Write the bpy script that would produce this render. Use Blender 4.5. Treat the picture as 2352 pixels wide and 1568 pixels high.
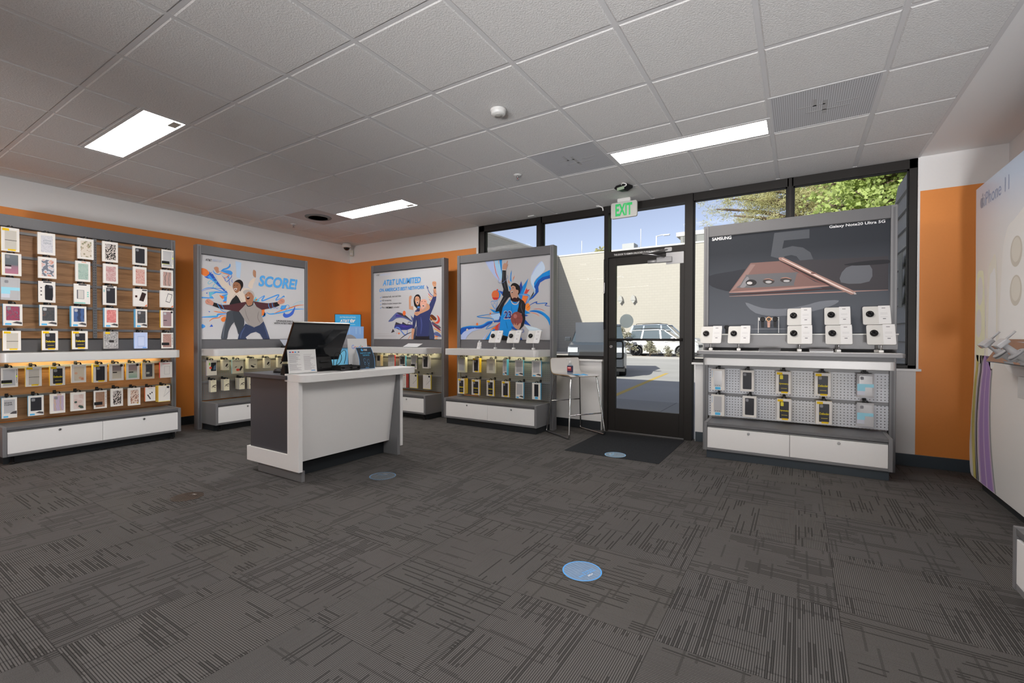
import bpy, bmesh, math, random
from mathutils import Vector, Matrix
R = math.radians
PI = math.pi
for _o in list(bpy.data.objects):
    bpy.data.objects.remove(_o)
SC = bpy.context.scene
COL = SC.collection

# ------------------------------------------------------------------ camera
FPX, YAW, PITCH, ROLL, CAMZ = 1051.16, .5594, -.0096, -.0022, 1.126
cam_data = bpy.data.cameras.new('camera')
cam = bpy.data.objects.new('camera', cam_data)
COL.objects.link(cam)
cam_data.sensor_fit = 'HORIZONTAL'
cam_data.sensor_width = 36.0
cam_data.lens = 36.0 * FPX / 2352.0
cam_data.clip_start, cam_data.clip_end = .02, 400
_c, _s = math.cos(YAW), math.sin(YAW)
_fh, _rt, _up = Vector((-_s, _c, 0)), Vector((_c, _s, 0)), Vector((0, 0, 1))
_cp, _sp, _cr, _sr = math.cos(PITCH), math.sin(PITCH), math.cos(ROLL), math.sin(ROLL)
_fw = _fh * _cp + _up * _sp
_u0 = -_fh * _sp + _up * _cp
_r1 = _rt * _cr - _u0 * _sr
_u1 = _rt * _sr + _u0 * _cr
cam.matrix_world = Matrix(((_r1.x, _u1.x, -_fw.x, 0), (_r1.y, _u1.y, -_fw.y, 0), (_r1.z, _u1.z, -_fw.z, CAMZ), (0, 0, 0, 1)))
SC.camera = cam

# ------------------------------------------------------------------ sky and sun (sun behind the shop, 30 degrees up)
world = bpy.data.worlds.new('sky')
SC.world = world
world.use_nodes = True
_wn = world.node_tree.nodes
_wn.clear()
_sky = _wn.new('ShaderNodeTexSky')
_sky.sky_type = 'NISHITA'
_sky.sun_disc = False
_sky.sun_elevation = R(30)
_sky.sun_rotation = R(193)
_sky.air_density = .75
_sky.dust_density = .3
_sky.ozone_density = 1.5
_bg = _wn.new('ShaderNodeBackground')
_bg.inputs['Strength'].default_value = SKY_STRENGTH = .165
_wo = _wn.new('ShaderNodeOutputWorld')
_hs = _wn.new('ShaderNodeHueSaturation')
_hs.inputs['Saturation'].default_value = .62
_hs.inputs['Hue'].default_value = .52
world.node_tree.links.new(_sky.outputs[0], _hs.inputs['Color'])
world.node_tree.links.new(_hs.outputs[0], _bg.inputs[0])
world.node_tree.links.new(_bg.outputs[0], _wo.inputs[0])
sun_data = bpy.data.lights.new('sun', 'SUN')
sun_data.energy = 5.6
sun_data.angle = R(.6)
sun_data.color = (1.0, .95, .86)
sun = bpy.data.objects.new('sun', sun_data)
COL.objects.link(sun)
sun.rotation_euler = Vector((.23, 1, -.6)).to_track_quat('-Z', 'Y').to_euler()
LAMP = 33.0
FILL_POWER = 950.0
LAMP_COL = (1.0, .965, .93)

# added fill spots in the rear of the shop that brighten ceiling and left wall
for _x, _y, _tx, _ty, _tz, _w, _a in ((-1.6, -3.6, -6.6, 2.7, 2.35, .75, 42), (-1.3, -3.8, -1.3, 2.3, 2.9, .95, 52), (.9, -3.8, .2, 2.5, 2.9, 1.7, 52)):
    _d = bpy.data.lights.new('added_fill_spot', 'SPOT')
    _d.energy = FILL_POWER * _w
    _d.spot_size = R(_a)
    _d.spot_blend = 1.0
    _d.shadow_soft_size = .5
    _d.color = (1.0, .985, .98)
    _o = bpy.data.objects.new('added_fill_spot', _d)
    COL.objects.link(_o)
    _o.location = (_x, _y, .35)
    _o.rotation_euler = (Vector((_tx, _ty, _tz)) - _o.location).to_track_quat('-Z', 'Y').to_euler()

SC.view_settings.view_transform = 'Standard'
SC.view_settings.look = 'None'
SC.view_settings.exposure = 0.0
SC.view_settings.gamma = 1.0
SC.view_settings.use_curve_mapping = False
SC.cycles.use_denoising = True
SC.cycles.max_bounces = 10
SC.cycles.diffuse_bounces = 6
SC.cycles.transparent_max_bounces = 24
SC.cycles.sample_clamp_indirect = 6
SC.cycles.caustics_reflective = False
SC.cycles.caustics_refractive = False
random.seed(7)
# ------------------------------------------------------------------ node and material helpers
def lin(c):
    c = c / 255.0
    return c / 12.92 if c <= .04045 else ((c + .055) / 1.055) ** 2.4
def col(r, g, b):
    return (lin(r), lin(g), lin(b), 1)
MATS = {}
class G:
    """a material with a node tree and short ways to wire it"""
    def __init__(s, name):
        s.m = bpy.data.materials.new(name)
        s.m.use_nodes = True
        s.t = s.m.node_tree
        s.t.nodes.clear()
        s.out = s.t.nodes.new('ShaderNodeOutputMaterial')
        s.b = s.t.nodes.new('ShaderNodeBsdfPrincipled')
        s.t.links.new(s.b.outputs[0], s.out.inputs[0])
        MATS[name] = s.m
    def n(s, t, **kw):
        k = s.t.nodes.new('ShaderNode' + t)
        for a, v in kw.items():
            setattr(k, a, v)
        return k
    def put(s, inp, v):
        if hasattr(v, 'is_linked') or hasattr(v, 'links'):
            s.t.links.new(v, inp)
        else:
            inp.default_value = v
    def ma(s, op, a, b=0.0, c=0.0):
        k = s.n('Math', operation=op)
        for i, v in enumerate((a, b, c)):
            s.put(k.inputs[i], v)
        return k.outputs[0]
    def xyz(s):
        t = s.n('TexCoord')
        k = s.n('SeparateXYZ')
        s.t.links.new(t.outputs['Object'], k.inputs[0])
        return t.outputs['Object'], k.outputs[0], k.outputs[1], k.outputs[2]
    def vec(s, a, b, c=0.0):
        k = s.n('CombineXYZ')
        for i, v in enumerate((a, b, c)):
            s.put(k.inputs[i], v)
        return k.outputs[0]
    def noise(s, v, scale, detail=3, rough=.5, dist=0.0):
        k = s.n('TexNoise')
        s.put(k.inputs['Vector'], v)
        k.inputs['Scale'].default_value = scale
        k.inputs['Detail'].default_value = detail
        k.inputs['Roughness'].default_value = rough
        k.inputs['Distortion'].default_value = dist
        return k.outputs['Fac']
    def voro(s, v, scale, out='Distance', feature='F1'):
        k = s.n('TexVoronoi', feature=feature)
        s.put(k.inputs['Vector'], v)
        k.inputs['Scale'].default_value = scale
        return k.outputs[out]
    def white(s, v):
        k = s.n('TexWhiteNoise', noise_dimensions='3D')
        s.put(k.inputs['Vector'], v)
        return k.outputs['Value']
    def mix(s, f, a, b):
        k = s.n('Mix', data_type='RGBA')
        s.put(k.inputs[0], f)
        s.put(k.inputs[6], a)
        s.put(k.inputs[7], b)
        return k.outputs[2]
    def ramp(s, f, stops, const=False):
        k = s.n('ValToRGB')
        if const:
            k.color_ramp.interpolation = 'CONSTANT'
        e = k.color_ramp.elements
        while len(e) < len(stops):
            e.new(.5)
        for el, (p, c) in zip(e, stops):
            el.position, el.color = p, c
        s.put(k.inputs[0], f)
        return k.outputs[0]
    def bump(s, h, strength=.3, dist=.01):
        k = s.n('Bump')
        k.inputs['Strength'].default_value = strength
        k.inputs['Distance'].default_value = dist
        s.put(k.inputs['Height'], h)
        s.t.links.new(k.outputs[0], s.b.inputs['Normal'])
    def base(s, c, rough=.5, metal=0.0, spec=.5):
        s.put(s.b.inputs['Base Color'], c)
        s.put(s.b.inputs['Roughness'], rough)
        s.b.inputs['Metallic'].default_value = metal
        s.b.inputs['Specular IOR Level'].default_value = spec
        return s.m

def flat(name, c, rough=.5, metal=0.0, spec=.5, grain=0.0):
    """plain finish with a faint procedural grain"""
    if name in MATS:
        return MATS[name]
    g = G(name)
    if grain:
        o, x, y, z = g.xyz()
        f = g.noise(o, 60, 3)
        d = tuple(v * (1 - grain) for v in c[:3]) + (1,)
        g.base(g.mix(f, d, c), rough, metal, spec)
    else:
        g.base(c, rough, metal, spec)
    return g.m
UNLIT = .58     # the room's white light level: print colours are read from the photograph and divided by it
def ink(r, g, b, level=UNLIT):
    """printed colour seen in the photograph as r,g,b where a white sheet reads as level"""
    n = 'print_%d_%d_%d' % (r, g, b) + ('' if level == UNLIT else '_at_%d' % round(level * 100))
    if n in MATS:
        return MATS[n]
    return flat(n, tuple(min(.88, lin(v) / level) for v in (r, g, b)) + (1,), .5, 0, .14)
def glow(name, c, strength):
    if name in MATS:
        return MATS[name]
    g = G(name)
    g.base((.8, .8, .8, 1), .5)
    g.b.inputs['Emission Color'].default_value = tuple(c[:3]) + (1,)
    g.b.inputs['Emission Strength'].default_value = strength
    return g.m
def pane(name, tint=(.97, .985, .98), gloss=.05, rough=0.0):
    if name in MATS:
        return MATS[name]
    g = G(name)
    tr = g.n('BsdfTransparent')
    tr.inputs[0].default_value = tuple(tint) + (1,)
    gl = g.n('BsdfGlossy')
    gl.inputs['Roughness'].default_value = rough
    lw = g.n('LayerWeight')
    lw.inputs[0].default_value = .15
    f = g.ma('MULTIPLY_ADD', lw.outputs['Fresnel'], .07, gloss * .5)
    mx = g.n('MixShader')
    g.t.links.new(f, mx.inputs[0])
    g.t.links.new(tr.outputs[0], mx.inputs[1])
    g.t.links.new(gl.outputs[0], mx.inputs[2])
    g.t.links.new(mx.outputs[0], g.out.inputs[0])
    return g.m
def backlit(name, c, clear, through):
    """thin paper: partly see-through, partly lit from behind"""
    if name in MATS:
        return MATS[name]
    g = G(name)
    g.base(c, .8)
    tl = g.n('BsdfTranslucent')
    tl.inputs[0].default_value = c
    tr = g.n('BsdfTransparent')
    m1, m2 = g.n('MixShader'), g.n('MixShader')
    m1.inputs[0].default_value = through
    m2.inputs[0].default_value = clear
    g.t.links.new(g.b.outputs[0], m1.inputs[1])
    g.t.links.new(tl.outputs[0], m1.inputs[2])
    g.t.links.new(m1.outputs[0], m2.inputs[1])
    g.t.links.new(tr.outputs[0], m2.inputs[2])
    g.t.links.new(m2.outputs[0], g.out.inputs[0])
    return g.m
def veil(name, c, alpha):
    """translucent film: part diffuse colour, part see-through"""
    if name in MATS:
        return MATS[name]
    g = G(name)
    g.base(c, .6)
    tr = g.n('BsdfTransparent')
    mx = g.n('MixShader')
    mx.inputs[0].default_value = alpha
    g.t.links.new(tr.outputs[0], mx.inputs[1])
    g.t.links.new(g.b.outputs[0], mx.inputs[2])
    g.t.links.new(mx.outputs[0], g.out.inputs[0])
    return g.m

# ------------------------------------------------------------------ mesh helpers
class MB:
    """collects shapes; build() links them as one mesh object"""
    def __init__(s):
        s.bm = bmesh.new()
        s.mats = []
        s.smooth = False
    def mi(s, m):
        if m is None:
            return 0
        if m not in s.mats:
            s.mats.append(m)
        return s.mats.index(m)
    def face(s, pts, m=None):
        vs = [s.bm.verts.new(p) for p in pts]
        f = s.bm.faces.new(vs)
        f.material_index = s.mi(m)
        return f
    def box(s, x0, x1, y0, y1, z0, z1, m=None, bev=0.0, skip=''):
        P = [(x0, y0, z0), (x1, y0, z0), (x1, y1, z0), (x0, y1, z0), (x0, y0, z1), (x1, y0, z1), (x1, y1, z1), (x0, y1, z1)]
        v = [s.bm.verts.new(p) for p in P]
        k = s.mi(m)
        fs = []
        for q, tagn in (((3, 2, 1, 0), 'b'), ((4, 5, 6, 7), 't'), ((0, 1, 5, 4), 'f'), ((2, 3, 7, 6), 'k'), ((1, 2, 6, 5), 'r'), ((3, 0, 4, 7), 'l')):
            if tagn in skip:
                continue
            f = s.bm.faces.new([v[i] for i in q])
            f.material_index = k
            fs.append(f)
        if bev:
            es = list({e for f in fs for e in f.edges})
            r = bmesh.ops.bevel(s.bm, geom=es, offset=bev, segments=2, affect='EDGES', profile=.5)
            for f in r['faces']:
                f.material_index = k
        return s
    def prism(s, pts, a, b, axis='y', m=None, bev=0.0):
        """polygon extruded along an axis; pts are (x,z) for y, (x,y) for z, (y,z) for x"""
        def P(p, t):
            return {'y': (p[0], t, p[1]), 'z': (p[0], p[1], t), 'x': (t, p[0], p[1])}[axis]
        lo = [s.bm.verts.new(P(p, a)) for p in pts]
        hi = [s.bm.verts.new(P(p, b)) for p in pts]
        n = len(pts)
        fs = [s.bm.faces.new(lo), s.bm.faces.new(hi[::-1])]
        for i in range(n):
            fs.append(s.bm.faces.new((lo[i], hi[i], hi[(i + 1) % n], lo[(i + 1) % n])))
        k = s.mi(m)
        for f in fs:
            f.material_index = k
        bmesh.ops.recalc_face_normals(s.bm, faces=fs)
        if bev:
            es = list({e for f in fs[:2] for e in f.edges})
            r = bmesh.ops.bevel(s.bm, geom=es, offset=bev, segments=2, affect='EDGES', profile=.5)
            for f in r['faces']:
                f.material_index = k
        return s
    def tube(s, path, r, m=None, seg=10, cap=True):
        P = [Vector(p) for p in path]
        k = s.mi(m)
        rings = []
        t0 = (P[1] - P[0]).normalized()
        up = Vector((0, 0, 1)) if abs(t0.z) < .9 else Vector((1, 0, 0))
        nrm = t0.cross(up).normalized()
        for i, p in enumerate(P):
            if i == 0:
                t = P[1] - P[0]
            elif i == len(P) - 1:
                t = P[-1] - P[-2]
            else:
                t = (P[i + 1] - P[i]).normalized() + (P[i] - P[i - 1]).normalized()
            t.normalize()
            nrm = (nrm - t * nrm.dot(t)).normalized()
            bi = t.cross(nrm)
            rr = r[i] if isinstance(r, (list, tuple)) else r
            rings.append([s.bm.verts.new(p + nrm * (math.cos(2 * PI * j / seg) * rr) + bi * (math.sin(2 * PI * j / seg) * rr)) for j in range(seg)])
        for a, b in zip(rings, rings[1:]):
            for j in range(seg):
                f = s.bm.faces.new((a[j], a[(j + 1) % seg], b[(j + 1) % seg], b[j]))
                f.material_index = k
                f.smooth = True
        if cap:
            for q in (rings[0][::-1], rings[-1]):
                f = s.bm.faces.new(q)
                f.material_index = k
        return s
    def lathe(s, prof, c=(0, 0, 0), m=None, seg=24, axis='z'):
        """prof: (radius, height) from bottom to top"""
        k = s.mi(m)
        rings = []
        for r, h in prof:
            ring = []
            for j in range(seg):
                a = 2 * PI * j / seg
                q = (r * math.cos(a), r * math.sin(a), h)
                if axis == 'y':
                    q = (q[0], -q[2], q[1])
                elif axis == 'x':
                    q = (q[2], q[0], q[1])
                ring.append(s.bm.verts.new((c[0] + q[0], c[1] + q[1], c[2] + q[2])))
            rings.append(ring)
        for a, b in zip(rings, rings[1:]):
            for j in range(seg):
                f = s.bm.faces.new((a[j], a[(j + 1) % seg], b[(j + 1) % seg], b[j]))
                f.material_index = k
                f.smooth = True
        for q in (rings[0][::-1], rings[-1]):
            f = s.bm.faces.new(q)
            f.material_index = k
        return s
    def text(s, body, u0, z0, w, h, v, m=None, bold=0.0, shear=0.0):
        """flat lettering fitted into the box u0..u0+w, z0..z0+h on the plane y = v, facing -y"""
        cu = bpy.data.curves.new('t', 'FONT')
        cu.body = body
        cu.size = 1
        cu.offset = bold
        cu.shear = shear
        cu.resolution_u = 3
        ob = bpy.data.objects.new('t', cu)
        me = ob.to_mesh()
        if me and len(me.vertices):
            xs = [q.co.x for q in me.vertices]
            ys = [q.co.y for q in me.vertices]
            x0, sx = min(xs), w / max(1e-6, max(xs) - min(xs))
            y0, sy = min(ys), h / max(1e-6, max(ys) - min(ys))
            k = s.mi(m)
            vs = [s.bm.verts.new((u0 + (q.co.x - x0) * sx, v, z0 + (q.co.y - y0) * sy)) for q in me.vertices]
            for p in me.polygons:
                try:
                    f = s.bm.faces.new([vs[i] for i in p.vertices])
                    f.material_index = k
                except ValueError:
                    pass
        ob.to_mesh_clear()
        bpy.data.objects.remove(ob)
        bpy.data.curves.remove(cu)
        return s
    def xform(s, M):
        bmesh.ops.transform(s.bm, matrix=M, verts=s.bm.verts[:])
        return s
    def build(s, name, m=None, parent=None, loc=None, rot=None, smooth=False):
        me = bpy.data.meshes.new(name)
        if m is not None and not s.mats:
            s.mats.append(m)
        s.bm.to_mesh(me)
        s.bm.free()
        for q in s.mats:
            me.materials.append(q)
        if smooth:
            for p in me.polygons:
                p.use_smooth = True
        o = bpy.data.objects.new(name, me)
        COL.objects.link(o)
        if parent is not None:
            o.parent = parent
        if loc is not None:
            o.location = loc
        if rot is not None:
            o.rotation_euler = rot
        return o
def tag(o, label, cat, group=None, kind=None):
    o['label'] = label
    o['category'] = cat
    if group:
        o['group'] = group
    if kind:
        o['kind'] = kind
    return o
def thing(name, label, cat, loc=(0, 0, 0), rotz=0.0, group=None):
    o = bpy.data.objects.new(name, None)
    o.empty_display_size = .05
    COL.objects.link(o)
    o.location = loc
    o.rotation_euler = (0, 0, rotz)
    return tag(o, label, cat, group)
def struct(mb, name, m=None):
    o = mb.build(name, m)
    o['kind'] = 'structure'
    return o
def copy_tree(o, parent=None):
    c = o.copy()
    COL.objects.link(c)
    if parent is not None:
        c.parent = parent
    for ch in list(o.children):
        copy_tree(ch, c)
    return c
def rrect(x0, x1, y0, y1, r, n=5, which='abcd'):
    """rounded rectangle outline; corners a=(x0,y0) b=(x1,y0) c=(x1,y1) d=(x0,y1)"""
    out = []
    for tagn, cx, cy, px, py, a0 in (('a', x0 + r, y0 + r, x0, y0, PI), ('b', x1 - r, y0 + r, x1, y0, 1.5 * PI), ('c', x1 - r, y1 - r, x1, y1, 0), ('d', x0 + r, y1 - r, x0, y1, .5 * PI)):
        if tagn in which and r > 0:
            for i in range(n + 1):
                a = a0 + .5 * PI * i / n
                out.append((cx + r * math.cos(a), cy + r * math.sin(a)))
        else:
            out.append((px, py))
    return out
def smooth_loop(pts, n=4, closed=True):
    """Catmull-Rom through 2-D or 3-D points"""
    P = [Vector(p) for p in pts]
    N = len(P)
    out = []
    for i in range(N if closed else N - 1):
        if closed:
            a, b, c, d = P[i - 1], P[i], P[(i + 1) % N], P[(i + 2) % N]
        else:
            a, b, c, d = P[max(i - 1, 0)], P[i], P[i + 1], P[min(i + 2, N - 1)]
        for k in range(n):
            t = k / n
            out.append(.5 * ((2 * b) + (c - a) * t + (2 * a - 5 * b + 4 * c - d) * t * t + (3 * b - a - 3 * c + d) * t ** 3))
    if not closed:
        out.append(P[-1])
    return [tuple(p) for p in out]
# ------------------------------------------------------------------ finishes
XL, XR, YW, YB, HC = -6.63, 1.43, 5.27, -5.2, 2.698
white_paint = flat('white_paint', (.82, .815, .815, 1), .6, grain=.03)
orange_paint = flat('orange_paint', (.84, .295, .06, 1), .55, grain=.05)
base_black = flat('black_vinyl_base', (.018, .022, .026, 1), .4)
base_blue = flat('slate_vinyl_base', (.05, .065, .08, 1), .35)
dark_bronze = flat('dark_bronze_aluminium', (.020, .0175, .016, 1), .45, 0, .3, .15)
grey_lam = flat('grey_laminate', (.125, .125, .133, 1), .42, 0, .5, .06)
grey_metal = flat('grey_powder_coat', (.19, .19, .20, 1), .38, 0, .5, .04)
dark_lam = flat('charcoal_laminate', (.062, .063, .074, 1), .4, 0, .5, .05)
white_lam = flat('white_laminate', (.85, .845, .845, 1), .35, 0, .5, .02)
shelf_white = flat('shelf_white', (.66, .655, .65, 1), .28, 0, .5, .02)
chrome = flat('chrome', (.62, .62, .63, 1), .16, 1)
steel = flat('brushed_steel', (.45, .45, .46, 1), .35, 1)
black_plastic = flat('black_plastic', (.008, .008, .009, 1), .5, 0, .3)
black_matte = flat('black_matte', (.02, .02, .022, 1), .6)
black_gloss = flat('black_gloss', (.006, .006, .007, 1), .15, 0, .3)
white_plastic = flat('white_plastic', (.72, .72, .71, 1), .4)
glass = pane('clear_glass', (.96, .98, .975), .003)
paper = flat('white_paper', (.80, .80, .80, 1), .7)

def m_carpet():
    g = G('carpet_tiles')
    o, x, y, z = g.xyz()
    X = g.ma('MULTIPLY', g.ma('SUBTRACT', x, .148), 1 / .6)
    Y = g.ma('MULTIPLY', g.ma('SUBTRACT', y, 1.118), 1 / .6)
    ix, iy = g.ma('FLOOR', X), g.ma('FLOOR', Y)
    fx, fy = g.ma('FRACT', X), g.ma('FRACT', Y)
    par = g.ma('FLOORED_MODULO', g.ma('ADD', ix, iy), 2.0)
    def sel(a, b):      # par 0 -> a, par 1 -> b
        return g.ma('MULTIPLY_ADD', par, g.ma('SUBTRACT', b, a), a)
    ac, al = sel(fx, fy), sel(fy, fx)
    rid = g.ma('FLOOR', g.ma('MULTIPLY', ac, 76))
    rf = g.ma('FRACT', g.ma('MULTIPLY', ac, 76))
    tid = g.ma('MULTIPLY_ADD', iy, 17.0, g.ma('MULTIPLY', ix, 5.0))
    # long runs and short dashes of dark yarn along each rib
    off = g.white(g.vec(rid, tid, 3.0))
    seg = g.ma('FLOOR', g.ma('MULTIPLY_ADD', al, 3.0, g.ma('MULTIPLY', off, 7.0)))
    even = g.ma('SUBTRACT', 1.0, g.ma('FLOORED_MODULO', rid, 2.0))
    run = g.ma('MULTIPLY', even, g.ma('GREATER_THAN', g.white(g.vec(rid, seg, tid)), .55))
    # blocks where the dark yarn is left out, and cross bars
    bx = g.ma('FLOOR', g.ma('MULTIPLY_ADD', ac, 4.3, g.ma('MULTIPLY', g.white(g.vec(tid, 9.0, 2.0)), 3.0)))
    by = g.ma('FLOOR', g.ma('MULTIPLY_ADD', al, 3.1, g.ma('MULTIPLY', g.white(g.vec(tid, 4.0, bx)), 3.0)))
    plain = g.ma('GREATER_THAN', g.white(g.vec(bx, by, tid)), .66)
    run = g.ma('MULTIPLY', run, g.ma('SUBTRACT', 1.0, g.ma('MULTIPLY', plain, .9)))
    cid = g.ma('FLOOR', g.ma('MULTIPLY', al, 66))
    cb = g.ma('FLOOR', g.ma('MULTIPLY_ADD', ac, 3.6, g.ma('MULTIPLY', g.white(g.vec(cid, tid, 6.0)), 5.0)))
    cross = g.ma('GREATER_THAN', g.white(g.vec(cid, cb, g.ma('ADD', tid, 31.0))), .925)
    dark = g.ma('MAXIMUM', run, g.ma('MULTIPLY', cross, .6))
    ribh = g.ma('SUBTRACT', 1.0, g.ma('ABSOLUTE', g.ma('MULTIPLY_ADD', rf, 2.0, -1.0)))     # 0 at the groove, 1 on top
    rib = g.ma('SMOOTH_MIN', ribh, .62, .2)
    fib = g.noise(o, 420, 2, .6)
    mott = g.noise(o, 2.2, 2, .5)
    v = g.ma('MULTIPLY_ADD', rib, 1.5, .16)
    v = g.ma('MULTIPLY', v, g.ma('MULTIPLY_ADD', dark, -.46, 1.0))
    v = g.ma('MULTIPLY', v, g.ma('MULTIPLY_ADD', fib, 1.4, .30))
    v = g.ma('MULTIPLY', v, g.ma('MULTIPLY_ADD', mott, .25, .88))
    ex = g.ma('LESS_THAN', g.ma('MINIMUM', g.ma('MINIMUM', fx, g.ma('SUBTRACT', 1.0, fx)), g.ma('MINIMUM', fy, g.ma('SUBTRACT', 1.0, fy))), .004)
    v = g.ma('MULTIPLY', v, g.ma('MULTIPLY_ADD', ex, -.3, 1.0))
    tone = g.white(g.vec(ix, iy, 1.0))
    c = g.mix(tone, (.122, .115, .112, 1), (.116, .111, .110, 1))
    k = g.n('VectorMath', operation='SCALE')
    g.put(k.inputs[0], c)
    g.put(k.inputs['Scale'], v)
    g.base(k.outputs[0], .95, 0, .1)
    g.bump(g.ma('ADD', g.ma('MULTIPLY', rib, .6), g.ma('MULTIPLY', fib, .6)), .5, .004)
    return g.m
carpet = m_carpet()

def m_ceiling_tile():
    g = G('mineral_fibre_tile')
    o, x, y, z = g.xyz()
    a = g.noise(o, 95, 4, .62)
    b = g.noise(o, 230, 2, .5)
    pit = g.ma('SMOOTH_MIN', g.ma('MULTIPLY', g.ma('SUBTRACT', g.noise(o, 130, 2, .5), .30), 8.0), 1.0, .2)
    f = g.ma('MULTIPLY', g.ma('MULTIPLY_ADD', a, .30, .80), g.ma('MULTIPLY_ADD', g.ma('MAXIMUM', pit, 0.0), .1, .9))
    k = g.n('VectorMath', operation='SCALE')
    k.inputs[0].default_value = (.72, .715, .71)
    g.put(k.inputs['Scale'], f)
    g.base(k.outputs[0], .9, 0, .2)
    g.bump(g.ma('ADD', a, g.ma('MULTIPLY', b, .4)), .55, .006)
    return g.m
ceil_tile = m_ceiling_tile()
ceil_grid = flat('ceiling_grid_paint', (.62, .62, .63, 1), .45)

def m_wood():
    g = G('walnut_slatwall')
    o, x, y, z = g.xyz()
    v = g.vec(g.ma('MULTIPLY', x, .9), y, g.ma('MULTIPLY', z, 9.0))
    a = g.noise(v, 2.3, 5, .55, .8)
    b = g.noise(g.vec(g.ma('MULTIPLY', x, 2.5), y, g.ma('MULTIPLY', z, 60.0)), 3.0, 3, .6)
    f = g.ma('MULTIPLY_ADD', b, .35, g.ma('MULTIPLY', a, .75))
    c = g.ramp(f, [(.25, col(96, 66, 44)), (.45, col(138, 100, 66)), (.6, col(165, 124, 86)), (.8, col(120, 84, 54))])
    g.base(c, .5)
    return g.m
walnut = m_wood()

def m_peg(name, base, hole, pitch=.0254, r=.0032):
    g = G(name)
    o, x, y, z = g.xyz()
    fx = g.ma('SUBTRACT', g.ma('FRACT', g.ma('MULTIPLY', x, 1 / pitch)), .5)
    fz = g.ma('SUBTRACT', g.ma('FRACT', g.ma('MULTIPLY', z, 1 / pitch)), .5)
    d = g.ma('SQRT', g.ma('ADD', g.ma('MULTIPLY', fx, fx), g.ma('MULTIPLY', fz, fz)))
    f = g.ma('LESS_THAN', d, r / pitch)
    g.base(g.mix(f, base, hole), .4)
    return g.m
peg_grey = m_peg('pegboard_grey', (.20, .195, .19, 1), (.045, .035, .03, 1))
peg_orange = m_peg('pegboard_over_orange_wall', (.20, .195, .19, 1), (.36, .12, .05, 1))
peg_light = m_peg('pegboard_pale', (.70, .72, .77, 1), (.015, .016, .02, 1), .0254, .0042)

def m_vent():
    g = G('perforated_return_panel')
    o, x, y, z = g.xyz()
    p = .0125
    fx = g.ma('SUBTRACT', g.ma('FRACT', g.ma('MULTIPLY', x, 1 / p)), .5)
    fy = g.ma('SUBTRACT', g.ma('FRACT', g.ma('MULTIPLY', y, 1 / p)), .5)
    d = g.ma('SQRT', g.ma('ADD', g.ma('MULTIPLY', fx, fx), g.ma('MULTIPLY', fy, fy)))
    f = g.ma('LESS_THAN', d, .36)
    g.base(g.mix(f, (.62, .63, .66, 1), (.30, .305, .32, 1)), .5)
    return g.m
vent_mat = m_vent()

# ------------------------------------------------------------------ the setting: floor, ceiling, walls
b = MB()
b.box(XL - .1, XR + .1, YB - .1, YW + .1, -.08, 0, carpet)
struct(b, 'floor')

GX = [-(2.6236 + .61 * i) for i in range(-7, 8)]           # tee lines across the shop
GY = [1.0185 + .61 * j for j in range(-11, 8)]
CE = .88                                                    # where the tile grid meets the plain ceiling
TROFFERS = [(x, y) for x in (-5.0636, -1.4036) for y in (-3.5565, -1.1165, 1.3235, 3.7635)]   # low corner of each 1 x 4 ft light
PANELS = [(-2.0136, 3.4585), (-.1836, 3.4585), (-5.6736, 3.4585)]                              # two return grilles, one round-vent panel
b = MB()
def tile(x0, x1, y0, y1):
    x0, x1, y0, y1 = max(x0, XL), min(x1, CE), max(y0, YB), min(y1, YW)
    if x1 - x0 < .04 or y1 - y0 < .04:
        return
    i, j, zt, zb = .011, .020, HC + .003, HC - .003
    o = [(x0 + i, y0 + i), (x1 - i, y0 + i), (x1 - i, y1 - i), (x0 + i, y1 - i)]
    q = [(x0 + j, y0 + j), (x1 - j, y0 + j), (x1 - j, y1 - j), (x0 + j, y1 - j)]
    b.face([(p[0], p[1], zb) for p in q[::-1]], ceil_tile)
    for k in range(4):
        n = (k + 1) % 4
        b.face([(q[k][0], q[k][1], zb), (q[n][0], q[n][1], zb), (o[n][0], o[n][1], zt), (o[k][0], o[k][1], zt)], ceil_tile)
half = set()
gone = set()
for (x, y) in TROFFERS:
    for dx in (0, .61):
        half.add((round(x + dx, 2), round(y - .305, 2)))
for (x, y) in PANELS:
    gone.add((round(x, 2), round(y, 2)))
xs = sorted(GX + [1.65])
ys = sorted(GY + [5.9])
for x0, x1 in zip(xs, xs[1:]):
    for y0, y1 in zip(ys, ys[1:]):
        k = (round(x0, 2), round(y0, 2))
        if k in gone:
            continue
        if k in half:
            tile(x0, x1, y0, y0 + .305)
        else:
            tile(x0, x1, y0, y1)
b.face([(CE, YB, HC + .002), (CE, YW, HC + .002), (XR, YW, HC + .002), (XR, YB, HC + .002)], white_paint)
b.box(XL - .12, XR + .12, YB - .12, YW, 2.80, 2.95, white_paint)
struct(b, 'ceiling')
b = MB()
for x in GX:
    if XL < x < CE:
        b.box(x - .012, x + .012, YB, YW, HC, HC + .006, ceil_grid)
for y in GY:
    if YB < y < YW:
        b.box(XL, CE, y - .012, y + .012, HC + .0005, HC + .0055, ceil_grid)
for (x, y) in TROFFERS:
    b.box(x, x + 1.22, y - .012, y + .012, HC + .001, HC + .005, ceil_grid)
    b.box(x + .598, x + .622, y - .305, y, HC + .001, HC + .005, ceil_grid)
b.box(CE - .02, CE + .004, YB, YW, HC - .004, HC + .02, ceil_grid)
b.box(XL, CE, YW - .022, YW, HC - .003, HC + .004, ceil_grid)
b.box(XL, XL + .022, YB, YW, HC - .003, HC + .004, ceil_grid)
struct(b, 'trim_1')

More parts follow.
